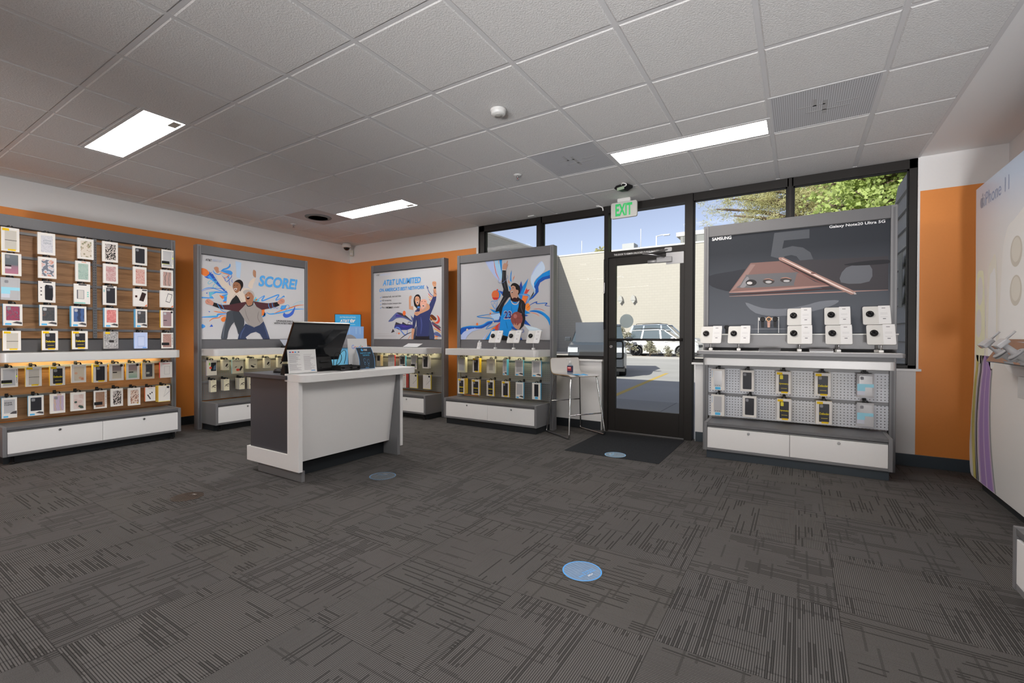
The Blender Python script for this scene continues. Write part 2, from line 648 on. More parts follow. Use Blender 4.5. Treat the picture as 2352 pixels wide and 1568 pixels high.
WB = 2.398      # white band starts here
b = MB()
b.box(XL - .12, XL, YB, YW + .12, 0, WB, orange_paint)
b.box(XL - .12, XL, YB, YW + .12, WB, 2.80, white_paint)
struct(b, 'wall_left')
b = MB()
WL, WR, DL, DR, SILL = -3.86, .872, -1.99, -.98, .835
b.box(XL, WL, YW, YW + .12, 0, WB, orange_paint)
b.box(XL, WL, YW, YW + .12, WB, 2.80, white_paint)
b.box(WL, DL - .03, YW, YW + .12, 0, SILL, white_paint)
b.box(DR + .03, WR, YW, YW + .12, 0, SILL, white_paint)
b.box(WR, XR + .12, YW, YW + .12, 0, WB + .006, orange_paint)
b.box(WR, XR + .12, YW, YW + .12, WB + .006, 2.80, white_paint)
b.box(WL, WR, YW, YW + .12, 2.70, 2.80, white_paint)
struct(b, 'wall_front')
b = MB()
b.box(XR, XR + .12, YB, YW, 0, 2.80, white_paint)
struct(b, 'wall_right')
b = MB()
b.box(XL - .12, XR + .12, YB - .12, YB, 0, 2.80, white_paint)
struct(b, 'wall_back')
b = MB()
for x0, x1 in ((WL - .02, DL - .004), (DR + .0, WR + .03)):
    b.box(x0, x1, YW - .045, YW + .05, SILL, SILL + .022, white_lam, .004)
struct(b, 'trim_2')
b = MB()
b.box(WL - .035, WL, YW - .012, YW + .02, SILL + .022, 2.698, white_paint)
b.box(WR, WR + .016, YW - .006, YW + .02, SILL + .022, 2.698, white_paint)
struct(b, 'trim_3')
b = MB()
b.box(XL, XL + .012, YB, YW, 0, .105, base_black, .003)
struct(b, 'baseboard_left')
b = MB()
b.box(XL + .012, DL - .035, YW - .012, YW, 0, .105, base_black, .003)
b.box(DR + .035, XR, YW - .012, YW, 0, .105, base_blue, .003)
struct(b, 'baseboard_front')
b = MB()
b.box(XR - .012, XR, YB, YW - .012, 0, .105, base_blue, .003)
struct(b, 'baseboard_right')

# ------------------------------------------------------------------ storefront windows and door
def window(name, x0, x1, mulls, lj, rj):
    b = MB()
    y0, y1, zb, zt = YW + .012, YW + .10, SILL + .022, 2.70
    b.box(x0, x1, y0, y1, zt - .085, zt, dark_bronze, .002)
    b.box(x0, x1, y0, y1, zb, zb + .028, dark_bronze, .002)
    b.box(x0, x0 + lj, y0, y1, zb, zt, dark_bronze, .002)
    b.box(x1 - rj, x1, y0, y1, zb, zt, dark_bronze, .002)
    for a, c in mulls:
        b.box(a, c, y0, y1, zb, zt, dark_bronze, .002)
        b.box(a + .012, c - .012, y0 - .02, y0, zb, zt, dark_bronze, .002)
    f = struct(b, name)
    es = [x0 + lj] + [v for m in mulls for v in m] + [x1 - rj]
    for a, c in zip(es[::2], es[1::2]):
        p = MB()
        p.box(a - .008, c + .008, y0 + .040, y0 + .046, zb + .018, zt - .075, glass)
        p.build('window_pane', None, f)
        s = MB()
        for q0, q1, z0, z1 in ((a, a + .012, zb + .03, zt - .085), (c - .012, c, zb + .03, zt - .085), (a, c, zb + .028, zb + .04), (a, c, zt - .097, zt - .085)):
            s.box(q0, q1, y0 + .022, y0 + .036, z0, z1, black_plastic)
        s.build('gasket', None, f)
    return f
win1 = window('window_1', WL, DL, [(-2.932, -2.848)], .085, .004)
win2 = window('window_2', DR, WR, [(-.105, -.052)], .004, .055)

b = MB()
y0, y1 = YW - .01, YW + .11
b.box(DL, DL + .05, y0, y1, 0, 2.70, dark_bronze, .002)
b.box(DR - .085, DR, y0, y1, 0, 2.70, dark_bronze, .002)
b.box(DL, DR, y0 + .001, y1, 2.61, 2.70, dark_bronze, .002)
b.box(DL, DR, y0 + .002, y1, 2.075, 2.147, dark_bronze, .002)
b.box(DL + .02, DR - .02, y0 + .02, y1, 0, .012, steel)
door = struct(b, 'door_1')
b = MB()
b.box(DL + .04, DR - .075, YW + .05, YW + .056, 2.14, 2.62, glass)
b.build('transom_pane', None, door)
b = MB()
lx0, lx1, ly0, ly1 = -1.936, -1.067, YW + .005, YW + .052
b.box(lx0, lx0 + .088, ly0, ly1, .014, 2.07, dark_bronze, .003)
b.box(lx1 - .05, lx1, ly0, ly1, .014, 2.07, dark_bronze, .003)
b.box(lx0 + .088, lx1 - .05, ly0, ly1, 1.98, 2.07, dark_bronze, .003)
b.box(lx0 + .088, lx1 - .05, ly0, ly1, .014, .28, dark_bronze, .003)
leaf = b.build('door_leaf', None, door)
b = MB()
b.box(lx0 + .08, lx1 - .04, YW + .026, YW + .032, .27, 1.99, glass)
b.build('door_pane', None, leaf)
b = MB()
b.tube([(lx0 + .03, YW - .045, 1.10), (lx1 - .015, YW - .045, 1.10)], .013, dark_bronze, 12)
for x in (lx0 + .045, lx1 - .03):
    b.box(x - .018, x + .018, YW - .05, YW + .008, 1.085, 1.115, dark_bronze, .004)
b.build('push_bar', None, leaf)
b = MB()
b.tube(smooth_loop([(lx0 + .09, YW + .09, .87), (lx0 + .135, YW + .09, .872), (lx0 + .15, YW + .09, .895), (lx0 + .15, YW + .09, .975), (lx0 + .15, YW + .09, 1.055), (lx0 + .135, YW + .09, 1.078), (lx0 + .09, YW + .09, 1.08)], 4, False), .011, black_plastic, 10)
for z in (.87, 1.08):
    b.tube([(lx0 + .07, YW + .05, z), (lx0 + .08, YW + .075, z), (lx0 + .092, YW + .09, z)], .011, black_plastic, 10)
b.build('pull_handle', None, leaf)
b = MB()
b.lathe([(.02, 0), (.02, .006), (.016, .009)], (lx0 + .036, ly0, 1.015), steel, 20, 'y')
b.lathe([(.011, .009), (.009, .013)], (lx0 + .036, ly0, 1.015), chrome, 16, 'y')
b.box(lx0 + .034, lx0 + .038, ly0 - .0145, ly0 - .012, 1.008, 1.022, black_plastic)
b.build('lock_cylinder', None, leaf)
b = MB()          # hydraulic closer with its backplate and arm
b.box(-1.265, -1.075, ly0 - .006, ly0, 1.945, 2.075, steel, .001)
b.box(-1.36, -1.195, ly0 - .05, ly0 - .004, 1.965, 2.025, flat('closer_grey', (.33, .33, .34, 1), .4, .4), .006)
b.tube([(-1.46, ly0 - .028, 1.985), (-1.355, ly0 - .028, 1.985)], .02, flat('closer_grey', (0, 0, 0, 1)), 14)
b.tube([(-1.27, ly0 - .06, 2.02), (-1.38, ly0 - .13, 2.045), (-1.49, ly0 - .15, 2.06)], .009, steel, 8)
b.tube([(-1.49, ly0 - .15, 2.066), (-1.36, ly0 - .09, 2.085), (-1.235, YW - .02, 2.105)], .008, steel, 8)
b.prism(rrect(-1.275, -1.195, 2.083, 2.127, .012), YW - .03, YW - .0095, 'y', steel)
b.build('door_closer', None, leaf)
b = MB()
b.text('THIS DOOR TO REMAIN UNLOCKED DURING BUSINESS HOURS.', -1.866, 2.092, .605, .022, YW - .0105, ink(235, 235, 235), .004)
b.build('lettering', None, door)
b = MB()
b.lathe([(.082, 0), (.082, .0012)], (-1.722, YW + .0262, 1.318), flat('frosted_disc', (.30, .36, .37, 1), .5), 40, 'y')
b.build('round_sticker', None, leaf)
b = MB()          # vertical lock rod on the left jamb
b.box(DL + .002, DL + .022, YW - .028, YW - .009, 1.22, 2.06, black_gloss, .004)
b.box(DL + .004, DL + .02, YW - .036, YW - .026, 1.66, 1.78, steel, .003)
b.lathe([(.009, 0), (.009, .012)], (DL + .012, YW - .034, 1.655), chrome, 12, 'y')
b.build('jamb_rod', None, door)

# ------------------------------------------------------------------ ceiling fittings
diffuser = glow('troffer_diffuser', LAMP_COL, LAMP)
aged_diffuser = glow('troffer_diffuser_aged', (1.0, .92, .82), LAMP * .8)
for n, (x, y) in enumerate(TROFFERS):
    t = thing('ceiling_light', 'x', 'ceiling light', (x + .61, y + .1525, HC), 0, 'recessed ceiling troffers')
    f = MB()
    for a in ((-.61, .61, -.1525, -.127), (-.61, .61, .127, .1525), (-.61, -.585, -.127, .127), (.585, .61, -.127, .127)):
        f.box(a[0], a[1], a[2], a[3], -.003, .03, ceil_grid, .001)
    f.box(-.59, .59, -.13, .13, .03, .05, white_plastic)
    f.build('frame', None, t)
    d = MB()
    d.box(-.585, .585, -.127, .127, .0, .012, aged_diffuser if n == 7 else diffuser)
    d.build('diffuser', None, t)
    t['label'] = {2: 'lit troffer light in the ceiling above the wooden slatwall', 3: 'lit troffer light in the ceiling near the white dome camera corner',
                  7: 'long lit troffer light in the ceiling in front of the glass door', 6: 'lit ceiling troffer above the blue floor sticker'}.get(n, 'lit ceiling troffer in the rear of the shop behind the camera')
    if n in (2, 3):
        s = MB()
        s.box(.45, .565, .06, .115, -.0025, -.0005, flat('faded_label', (.55, .52, .47, 1), .6))
        s.build('label_sticker', None, t)
for n, (x, y) in enumerate(PANELS[:2]):
    t = thing('return_air_grille', ('perforated return air grille in the ceiling between the smoke detector and the exit sign', 'perforated return air grille in the ceiling above the black phone poster')[n], 'vent', (x + .305, y + .305, HC))
    f = MB()
    f.box(-.293, .293, -.293, .293, -.001, .004, vent_mat)
    f.build('perforated_panel', None, t)
    f = MB()
    for a in ((-.305, .305, -.305, -.291), (-.305, .305, .291, .305), (-.305, -.291, -.291, .291), (.291, .305, -.291, .291)):
        f.box(a[0], a[1], a[2], a[3], -.003, .006, ceil_grid)
    f.build('frame', None, t)
    f = MB()
    for a in ((-.14, .02, -.045, -.03), (.005, .03, -.10, .12), (-.09, .16, .05, .062), (-.05, -.03, -.14, -.03), (.08, .2, -.02, -.008)):
        f.box(a[0], a[1], a[2], a[3], -.0018, -.001, flat('tape_grey', (.42, .42, .43, 1), .5))
    f.build('tape', None, t)
x, y = PANELS[2]
t = thing('round_ceiling_vent', 'pinkish ceiling panel with a dark round air diffuser beside the troffer light', 'vent', (x + .305, y + .305, HC))
f = MB()
f.box(-.295, .295, -.295, .295, -.001, .006, flat('pinkish_panel', (.50, .44, .42, 1), .7))
f.build('panel', None, t)
f = MB()
f.lathe([(.165, 0), (.16, -.008), (.0, -.008)][::-1], (0, 0, -.001), flat('diffuser_grey', (.20, .19, .18, 1), .7), 32)
for r in (.05, .085, .12, .15):
    f.lathe([(r, -.014), (r + .01, -.010)], (0, 0, 0), flat('diffuser_grey', (0, 0, 0, 1)), 32)
f.build('diffuser', None, t)

t = thing('smoke_detector', 'round white smoke detector on the ceiling', 'smoke detector', (-1.765, 2.635, HC - .006))
f = MB()
f.lathe([(.02, -.038), (.045, -.036), (.05, -.03), (.05, -.014), (.056, -.012), (.056, 0)], (0, 0, 0), white_plastic, 32)
f.build('housing', None, t)
f = MB()
f.lathe([(.012, -.0395), (.03, -.0395), (.03, -.037)], (0, 0, 0), flat('detector_ring', (.5, .5, .48, 1), .5), 24)
f.build('sensor', None, t)
for (x, y, lab) in ((-2.31, 3.786, 'chrome fire sprinkler head on the ceiling left of the return air grille'), (-5.961, 3.79, 'fire sprinkler head on the ceiling above the SCORE poster display')):
    t = thing('fire_sprinkler', lab, 'sprinkler', (x, y, HC - .006), 0)
    f = MB()
    f.lathe([(.02, -.012), (.038, -.004), (.04, 0)], (0, 0, 0), white_plastic, 24)
    f.build('escutcheon', None, t)
    f = MB()
    f.lathe([(.008, -.03), (.011, -.026), (.011, -.005)], (0, 0, 0), steel, 14)
    for s in (-1, 1):
        f.tube([(s * .010, 0, -.02), (s * .014, 0, -.034), (s * .004, 0, -.048)], .0022, steel, 6)
    f.lathe([(.017, -.052), (.017, -.049)], (0, 0, 0), steel, 16)
    f.build('nozzle', None, t)
    f = MB()
    f.lathe([(.002, -.047), (.003, -.030)], (0, 0, 0), flat('red_bulb', (.45, .02, .01, 1), .2), 8)
    f.build('bulb', None, t)
t = thing('people_counter_sensor', 'black sensor bracket hanging from the ceiling above the exit sign', 'sensor', (-1.545, 4.62, HC - .006), R(-20))
f = MB()
f.prism([(-.08, -.02), (-.05, -.045), (.02, -.055), (.085, -.035), (.085, -.012), (.04, 0), (-.05, 0)], -.05, .05, 'y', black_plastic, .004)
f.build('bracket', None, t)
f = MB()
f.box(-.03, .055, -.062, -.048, -.06, -.03, flat('pale_green_plate', (.35, .45, .33, 1), .5), .002)
f.build('plate', None, t)
f = MB()
f.tube(smooth_loop([(.02, -.05, -.01), (.045, -.068, -.004), (.075, -.06, -.012), (.085, -.055, -.028), (.06, -.055, -.036)], 4, False), .006, white_plastic, 8)
f.build('cable', None, t)
f = MB()
f.box(-.045, .045, -.03, .03, -.012, 0, white_plastic, .003)
tag(f.build('ceiling_sensor_tag', None, None, (-2.93, 5.16, HC - .006)), 'small white rectangular sensor on the ceiling above the left windows', 'sensor')
f = MB()
f.tube(smooth_loop([(-2.06, 5.18, HC - .004), (-2.02, 5.19, HC - .012), (-1.99, 5.20, HC - .03), (-1.985, 5.21, HC - .065)], 4, False), .008, white_plastic, 8)
tag(f.build('white_cable', None, None), 'short white cable hanging at the ceiling left of the exit sign', 'cable')

exit_green = flat('exit_green', (.04, .50, .14, 1), .5)
exit_green.node_tree.nodes['Principled BSDF'].inputs['Emission Color'].default_value = (.03, .5, .12, 1)
exit_green.node_tree.nodes['Principled BSDF'].inputs['Emission Strength'].default_value = .25
t = thing('exit_sign', 'white exit sign with green letters hanging above the door', 'exit sign', (-1.678, 5.06, 0))
f = MB()
f.prism(rrect(-.15, .15, 2.475, 2.653, .022), -.016, .016, 'y', flat('sign_white', (.60, .60, .57, 1), .45), .003)
f.build('housing', None, t)
f = MB()
f.prism(rrect(-.075, .075, 2.653, HC - .004, .01), -.02, .02, 'y', white_plastic, .003)
f.build('canopy', None, t)
f = MB()
f.text('EXIT', -.097, 2.497, .194, .138, -.0168, exit_green, .035)
f.build('lettering', None, t)

t = thing('dome_camera', 'white dome security camera in the ceiling corner', 'camera', (-6.44, 5.05, HC - .006))
f = MB()
f.lathe([(.055, -.075), (.075, -.07), (.078, -.045), (.072, -.035), (.07, -.02), (.055, 0)], (0, 0, 0), white_plastic, 32)
f.build('housing', None, t)
f = MB()
f.lathe([(.0, -.118)] + [(.05 * math.sin(a), -.075 - .045 * math.cos(a)) for a in (R(15), R(35), R(55), R(75), R(90))], (0, 0, 0), flat('smoked_dome', (.01, .01, .01, 1), .05), 24)
f.build('dome', None, t)
t = thing('wall_motion_sensor', 'small cream motion sensor on the wall behind the dome camera', 'sensor', (-6.55, 5.235, 2.565), R(45))
f = MB()
f.prism(rrect(-.033, .033, -.05, .05, .01), -.03, .02, 'y', flat('cream_plastic', (.62, .60, .52, 1), .5), .005)
f.build('housing', None, t)
f = MB()
f.box(-.022, .022, -.034, -.029, -.035, .005, white_plastic, .002)
f.build('lens', None, t)
# ---- printed artwork of the posters (millimetres from the left post and the floor)
POSTER_ART = {
    'score': [
        ('p', (140, 160, 190), [(450,2098),(523,2085),(507,1879),(464,1889)]),
        ('s', (186, 98, 48), [(51,1949),(82,1955),(114,1943),(137,1917),(141,1893),(127,1870),(101,1863),(72,1870),(51,1889)]),
        ('p', (38, 72, 150), [(81,1857),(107,1860),(140,1896),(143,1931),(153,1908),(173,1925),(161,1899),(180,1901),(200,1867),(240,1806),(280,1752),(328,1705),(367,1675),(328,1683),(267,1736),(206,1788),(160,1834),(120,1837),(101,1845)]),
        ('p', (52, 118, 182), [(114,1857),(146,1883),(206,1803),(294,1716),(213,1789)]),
        ('k', (84, 150, 165), [(216,1847),(166,1827),(126,1787),(139,1771),(186,1804),(226,1812),(192,1765),(182,1735),(212,1731),(246,1778)], 7),
        ('k', (52, 118, 182), [(52,1681),(100,1713),(166,1727),(233,1711),(294,1694),(363,1708)], 10),
        ('k', (38, 72, 150), [(55,1670),(113,1702),(212,1724),(315,1724),(392,1727)], 5),
        ('k', (84, 150, 165), [(226,1761),(294,1738),(413,1731)], 4),
        ('p', (52, 118, 182), [(55,1607),(145,1606),(133,1670),(212,1687),(335,1687),(349,1670),(219,1668),(162,1636),(195,1596),(54,1589)]),
        ('p', (84, 150, 165), [(136,1668),(206,1678),(162,1636),(169,1612),(149,1610)]),
        ('p', (52, 118, 182), [(283,1646),(360,1672),(349,1581),(335,1550),(293,1570),(314,1593)]),
        ('p', (186, 98, 48), [(253,1644),(314,1634),(300,1596),(280,1605)]),
        ('p', (186, 98, 48), [(293,1559),(338,1573),(333,1547)]),
        ('p', (84, 150, 165), [(318,1630),(360,1667),(342,1625)]),
        ('k', (52, 118, 182), [(54,1359),(145,1369),(225,1376),(242,1402),(341,1414)], 21),
        ('k', (84, 150, 165), [(99,1368),(184,1380),(231,1385)], 9),
        ('k', (186, 98, 48), [(138,1312),(178,1346),(252,1363),(272,1385),(341,1390)], 10),
        ('k', (186, 98, 48), [(188,1440),(252,1430),(348,1426)], 10),
        ('s', (186, 98, 48), [(272,1338),(293,1368),(331,1373),(320,1321),(292,1311)]),
        ('s', (52, 118, 182), [(55,1274),(79,1267),(95,1250),(79,1232),(54,1226)]),
        ('p', (38, 72, 150), [(164,1277),(182,1248),(141,1244)]),
        ('p', (38, 72, 150), [(126,1437),(150,1434),(139,1422)]),
        ('p', (38, 72, 150), [(100,1653),(119,1669),(118,1649)]),
        ('k', (52, 118, 182), [(274,1941),(302,1967),(350,1991),(379,2021),(382,2052)], 20),
        ('s', (52, 118, 182), [(281,1948),(336,1965),(393,1963),(414,1936),(392,1911),(357,1918),(309,1934)]),
        ('p', (52, 118, 182), [(343,1891),(371,1909),(371,1857),(350,1869)]),
        ('k', (186, 98, 48), [(247,1942),(308,1923),(371,1912),(350,1884),(301,1853)], 9),
        ('k', (38, 72, 150), [(281,1884),(315,1865),(336,1816),(378,1858),(403,1897),(392,1926)], 7),
        ('k', (38, 72, 150), [(413,1861),(403,1830),(420,1814)], 5),
        ('k', (38, 72, 150), [(371,1857),(378,1783),(413,1735)], 6),
        ('k', (52, 118, 182), [(725,1615),(828,1681),(788,1607),(909,1659),(1030,1709),(983,1628),(1111,1695)], 16),
        ('p', (52, 118, 182), [(1068,1679),(1102,1706),(1119,1683)]),
        ('p', (84, 150, 165), [(675,1602),(710,1660),(718,1633),(761,1617),(741,1592)]),
        ('p', (186, 98, 48), [(687,1608),(735,1637),(721,1605)]),
        ('p', (186, 98, 48), [(784,1493),(828,1497),(824,1467),(840,1448),(819,1423),(784,1402)]),
        ('p', (52, 118, 182), [(791,1399),(827,1424),(852,1437),(823,1455),(843,1409),(803,1387)]),
        ('k', (66, 130, 190), [(852,1455),(900,1435),(983,1447),(1110,1477),(1215,1511),(1305,1524),(1410,1530)], 20),
        ('k', (186, 98, 48), [(958,1446),(1059,1491),(1180,1530),(1305,1575),(1410,1590)], 12),
        ('k', (84, 150, 165), [(1224,1570),(1305,1621),(1410,1649)], 5),
        ('k', (84, 150, 165), [(1233,1562),(1324,1601),(1410,1630)], 4),
        ('s', (52, 80, 158), [(1274,1565),(1246,1458),(1184,1406),(1119,1393),(1086,1427),(1109,1465),(1128,1445),(1180,1454),(1229,1499)]),
        ('k', (66, 130, 190), [(1111,1563),(1163,1575),(1180,1547),(1128,1494),(1102,1468)], 8),
        ('p', (52, 118, 182), [(1046,1515),(1068,1561),(1145,1571),(1123,1523),(1076,1498)]),
        ('p', (66, 130, 190), [(1059,1519),(1076,1553),(1128,1560),(1112,1528)]),
        ('p', (172, 161, 150), [(213,1894),(260,1923),(281,1891),(308,1843),(364,1789),(420,1743),(449,1693),(420,1653),(363,1656),(342,1713),(280,1766),(240,1835)]),
        ('s', (150, 108, 86), [(192,1974),(220,1994),(246,1983),(247,1952),(252,1928),(227,1915),(210,1941)]),
        ('k', (52, 118, 182), [(181,1944),(203,1911),(247,1900),(280,1921)], 11),
        ('p', (172, 161, 150), [(641,1755),(604,1790),(626,1846),(668,1897),(708,1909),(697,1869),(676,1820),(664,1765)]),
        ('s', (140, 104, 82), [(671,1982),(680,2013),(709,1998),(712,1964),(708,1913),(676,1932)]),
        ('p', (172, 161, 150), [(335,1539),(349,1655),(392,1695),(449,1715),(507,1713),(551,1762),(611,1760),(664,1726),(641,1570),(521,1570),(463,1656),(391,1591),(377,1538)]),
        ('p', (30, 30, 32), [(456,1660),(391,1584),(373,1531),(521,1559),(485,1628)]),
        ('k', (140, 132, 124), [(449,1681),(420,1631),(380,1553)], 4),
        ('k', (140, 132, 124), [(470,1679),(506,1614),(543,1571)], 4),
        ('s', (26, 22, 22), [(428,1820),(464,1853),(507,1862),(540,1833),(544,1784),(525,1745),(503,1712),(485,1816),(449,1824)]),
        ('s', (122, 84, 62), [(420,1806),(449,1828),(493,1817),(511,1789),(514,1751),(492,1711),(459,1686),(433,1710),(416,1753)]),
        ('s', (186, 180, 176), [(429,1740),(467,1748),(457,1722),(440,1719)]),
        ('s', (70, 30, 30), [(436,1734),(460,1739),(453,1726),(442,1724)]),
        ('k', (40, 28, 24), [(429,1781),(445,1787)], 5),
        ('k', (40, 28, 24), [(460,1785),(478,1789)], 5),
        ('s', (56, 60, 66), [(348,1440),(448,1453),(440,1332),(394,1264),(358,1181),(340,1091),(275,1091),(284,1181),(306,1269),(334,1366)]),
        ('s', (50, 54, 60), [(419,1451),(521,1456),(556,1336),(546,1244),(505,1183),(483,1153),(462,1228),(429,1317)]),
        ('k', (80, 84, 92), [(327,1336),(306,1218),(292,1100)], 14),
        ('p', (44, 52, 74), [(572,1294),(685,1247),(811,1332),(835,1274),(867,1187),(898,1089),(802,1090),(763,1162),(708,1189),(639,1169),(575,1115),(590,1090),(474,1091),(490,1160),(535,1236)]),
        ('k', (60, 72, 102), [(819,1289),(851,1187),(875,1107)], 10),
        ('k', (60, 72, 102), [(564,1252),(520,1168),(505,1100)], 12),
        ('p', (64, 38, 42), [(178,1548),(279,1521),(377,1531),(492,1560),(580,1583),(595,1536),(506,1444),(433,1452),(363,1462),(266,1473),(172,1507)]),
        ('p', (64, 38, 42), [(671,1597),(764,1586),(876,1581),(1008,1606),(1038,1563),(917,1516),(788,1487),(717,1528)]),
        ('p', (28, 26, 28), [(178,1549),(232,1538),(272,1473),(172,1507)]),
        ('p', (28, 26, 28), [(958,1595),(1008,1608),(1039,1561),(971,1531)]),
        ('s', (158, 112, 98), [(92,1555),(119,1587),(155,1575),(186,1550),(175,1510),(139,1518),(106,1524)]),
        ('s', (158, 112, 98), [(1007,1602),(1042,1645),(1076,1661),(1111,1641),(1104,1600),(1068,1584),(1029,1577)]),
        ('k', (110, 70, 60), [(113,1572),(122,1551),(145,1545)], 4),
        ('k', (110, 70, 60), [(1051,1641),(1068,1622),(1093,1624)], 4),
        ('p', (124, 119, 116), [(576,1551),(671,1560),(710,1528),(788,1485),(786,1406),(810,1330),(756,1280),(685,1249),(602,1290),(565,1336),(520,1411),(491,1455),(536,1503)]),
        ('k', (104, 99, 97), [(748,1467),(732,1381),(764,1311)], 10),
        ('k', (104, 99, 97), [(565,1489),(587,1398),(625,1323)], 8),
        ('s', (134, 94, 72), [(564,1683),(603,1721),(656,1702),(681,1658),(671,1603),(657,1552),(618,1532),(584,1559),(572,1627)]),
        ('k', (28, 26, 28), [(579,1570),(603,1525),(660,1544),(675,1597)], 10),
        ('s', (142, 136, 132), [(542,1707),(566,1733),(611,1743),(664,1726),(688,1686),(683,1654),(656,1695),(611,1717),(566,1674)]),
        ('s', (40, 18, 18), [(584,1647),(618,1655),(629,1631),(604,1612),(588,1623)]),
        ('p', (176, 170, 166), [(587,1646),(618,1653),(621,1643),(591,1637)]),
        ('k', (46, 30, 24), [(575,1677),(594,1682)], 5),
        ('k', (46, 30, 24), [(612,1690),(635,1691)], 5),
        ('k', (66, 130, 190), [(225,1540),(266,1469),(307,1438),(345,1439)], 8),
        ('k', (66, 130, 190), [(269,1546),(310,1464)], 7),
        ('k', (66, 130, 190), [(880,1589),(884,1538),(909,1506),(927,1520)], 7),
        ('k', (66, 130, 190), [(929,1601),(937,1549),(958,1518),(983,1531)], 7),
        ('k', (38, 72, 150), [(975,1543),(1000,1512),(1017,1537)], 4),
        ('t', (40, 40, 42), 'AT&T', 98, 2050, 70, 28, 0.012, 0),
        ('t', (126, 140, 166), 'NEXT UP', 177, 2056, 103, 25, 0, 0),
        ('t', (66, 130, 190), 'SCORE!', 742, 1800, 564, 153, 0.035, 0.22),
        ('t', (40, 40, 42), 'UPGRADE EARLY', 991, 1332, 244, 24, 0.02, 0),
        ('t', (40, 40, 42), 'WITH AT&T NEXT UP', 955, 1300, 341, 23, 0.02, 0),
    ],
    'cab2': [
        ('s', (76, 86, 126), [(364,1360),(449,1431),(540,1493),(618,1491),(705,1461),(781,1409),(872,1360),(846,1347),(760,1385),(651,1411),(540,1405),(461,1367)]),
        ('p', (52, 48, 54), [(540,1493),(618,1489),(716,1459),(867,1359),(760,1405),(651,1443),(584,1468)]),
        ('p', (60, 52, 120), [(528,1462),(606,1458),(673,1431),(606,1428),(517,1430)]),
        ('s', (190, 92, 46), [(735,1480),(732,1465),(723,1453),(710,1447),(696,1447),(683,1454),(675,1467),(671,1482),(675,1497),(683,1509),(696,1515),(710,1515),(723,1508),(732,1495)]),
        ('p', (46, 50, 108), [(489,1262),(506,1302),(528,1350),(651,1316),(673,1348),(749,1315),(867,1306),(867,1259),(760,1228),(606,1229),(517,1258)]),
        ('p', (52, 48, 54), [(506,1302),(528,1350),(651,1316),(562,1309)]),
        ('p', (52, 48, 54), [(656,1324),(673,1349),(749,1315),(867,1306),(760,1295)]),
        ('p', (70, 50, 130), [(606,1301),(760,1287),(867,1294),(694,1268)]),
        ('k', (52, 48, 54), [(773,1311),(787,1342),(824,1341),(851,1306)], 8),
        ('p', (52, 48, 54), [(424,1186),(466,1248),(504,1204)]),
        ('k', (78, 106, 168), [(495,1238),(528,1266),(590,1260),(651,1205),(716,1154),(760,1173),(773,1236)], 19),
        ('k', (52, 48, 54), [(606,1088),(738,1158),(856,1198)], 13),
        ('k', (186, 98, 48), [(781,1093),(835,1150)], 8),
        ('s', (190, 92, 46), [(609,1178),(607,1172),(603,1167),(597,1164),(590,1164),(583,1167),(579,1172),(577,1178),(579,1184),(583,1189),(590,1192),(597,1192),(603,1189),(607,1184)]),
        ('s', (190, 92, 46), [(560,1180),(559,1177),(557,1175),(554,1174),(551,1174),(549,1175),(547,1177),(546,1180),(547,1183),(549,1185),(551,1186),(554,1186),(557,1185),(559,1183)]),
        ('p', (76, 86, 126), [(835,1446),(931,1375),(867,1360)]),
        ('s', (84, 46, 30), [(1219,1430),(1259,1446),(1338,1390),(1323,1360),(1279,1368),(1229,1362)]),
        ('s', (176, 66, 52), [(1343,1438),(1392,1400),(1402,1351),(1363,1314),(1294,1327),(1348,1345),(1368,1385)]),
        ('k', (206, 140, 52), [(1219,1419),(1264,1369),(1328,1326)], 11),
        ('k', (80, 74, 82), [(1249,1339),(1319,1292),(1420,1252)], 42),
        ('k', (110, 40, 50), [(1259,1312),(1338,1262),(1420,1217)], 23),
        ('k', (206, 130, 52), [(1284,1251),(1420,1191)], 15),
        ('k', (70, 50, 110), [(1249,1323),(1289,1297)], 15),
        ('s', (76, 86, 126), [(1289,1184),(1353,1196),(1420,1153),(1420,1126),(1309,1150)]),
        ('k', (186, 98, 48), [(1299,1135),(1368,1129)], 15),
        ('k', (206, 130, 52), [(1304,1112),(1358,1097)], 11),
        ('k', (76, 86, 126), [(1168,1841),(1188,1787),(1229,1740),(1279,1707)], 12),
        ('p', (76, 86, 126), [(1150,1871),(1192,1828),(1158,1819)]),
        ('k', (170, 70, 60), [(1180,1753),(1219,1714),(1264,1691)], 11),
        ('k', (200, 150, 70), [(1175,1716),(1219,1680),(1264,1669)], 10),
        ('k', (170, 70, 60), [(1193,1672),(1229,1649),(1274,1643)], 8),
        ('s', (48, 54, 74), [(952,1281),(946,1134),(904,1092),(883,1091),(915,1227)]),
        ('s', (52, 60, 86), [(1199,1370),(1249,1316),(1291,1187),(1297,1093),(1209,1092),(1184,1165)]),
        ('p', (46, 52, 88), [(1198,1582),(1269,1692),(1279,1722),(1336,1703),(1328,1645),(1279,1541),(1229,1452),(1199,1483)]),
        ('p', (168, 124, 98), [(1283,1827),(1328,1825),(1342,1703),(1282,1698)]),
        ('s', (168, 124, 98), [(1258,1889),(1268,1915),(1308,1917),(1335,1899),(1325,1847),(1286,1841)]),
        ('k', (120, 84, 64), [(1273,1903),(1298,1890),(1323,1898)], 5),
        ('p', (24, 22, 24), [(1290,1838),(1331,1839),(1331,1813),(1293,1812)]),
        ('k', (52, 48, 54), [(1278,1801),(1303,1751),(1348,1730)], 6),
        ('p', (34, 32, 36), [(946,1146),(1201,1146),(1209,1092),(909,1091)]),
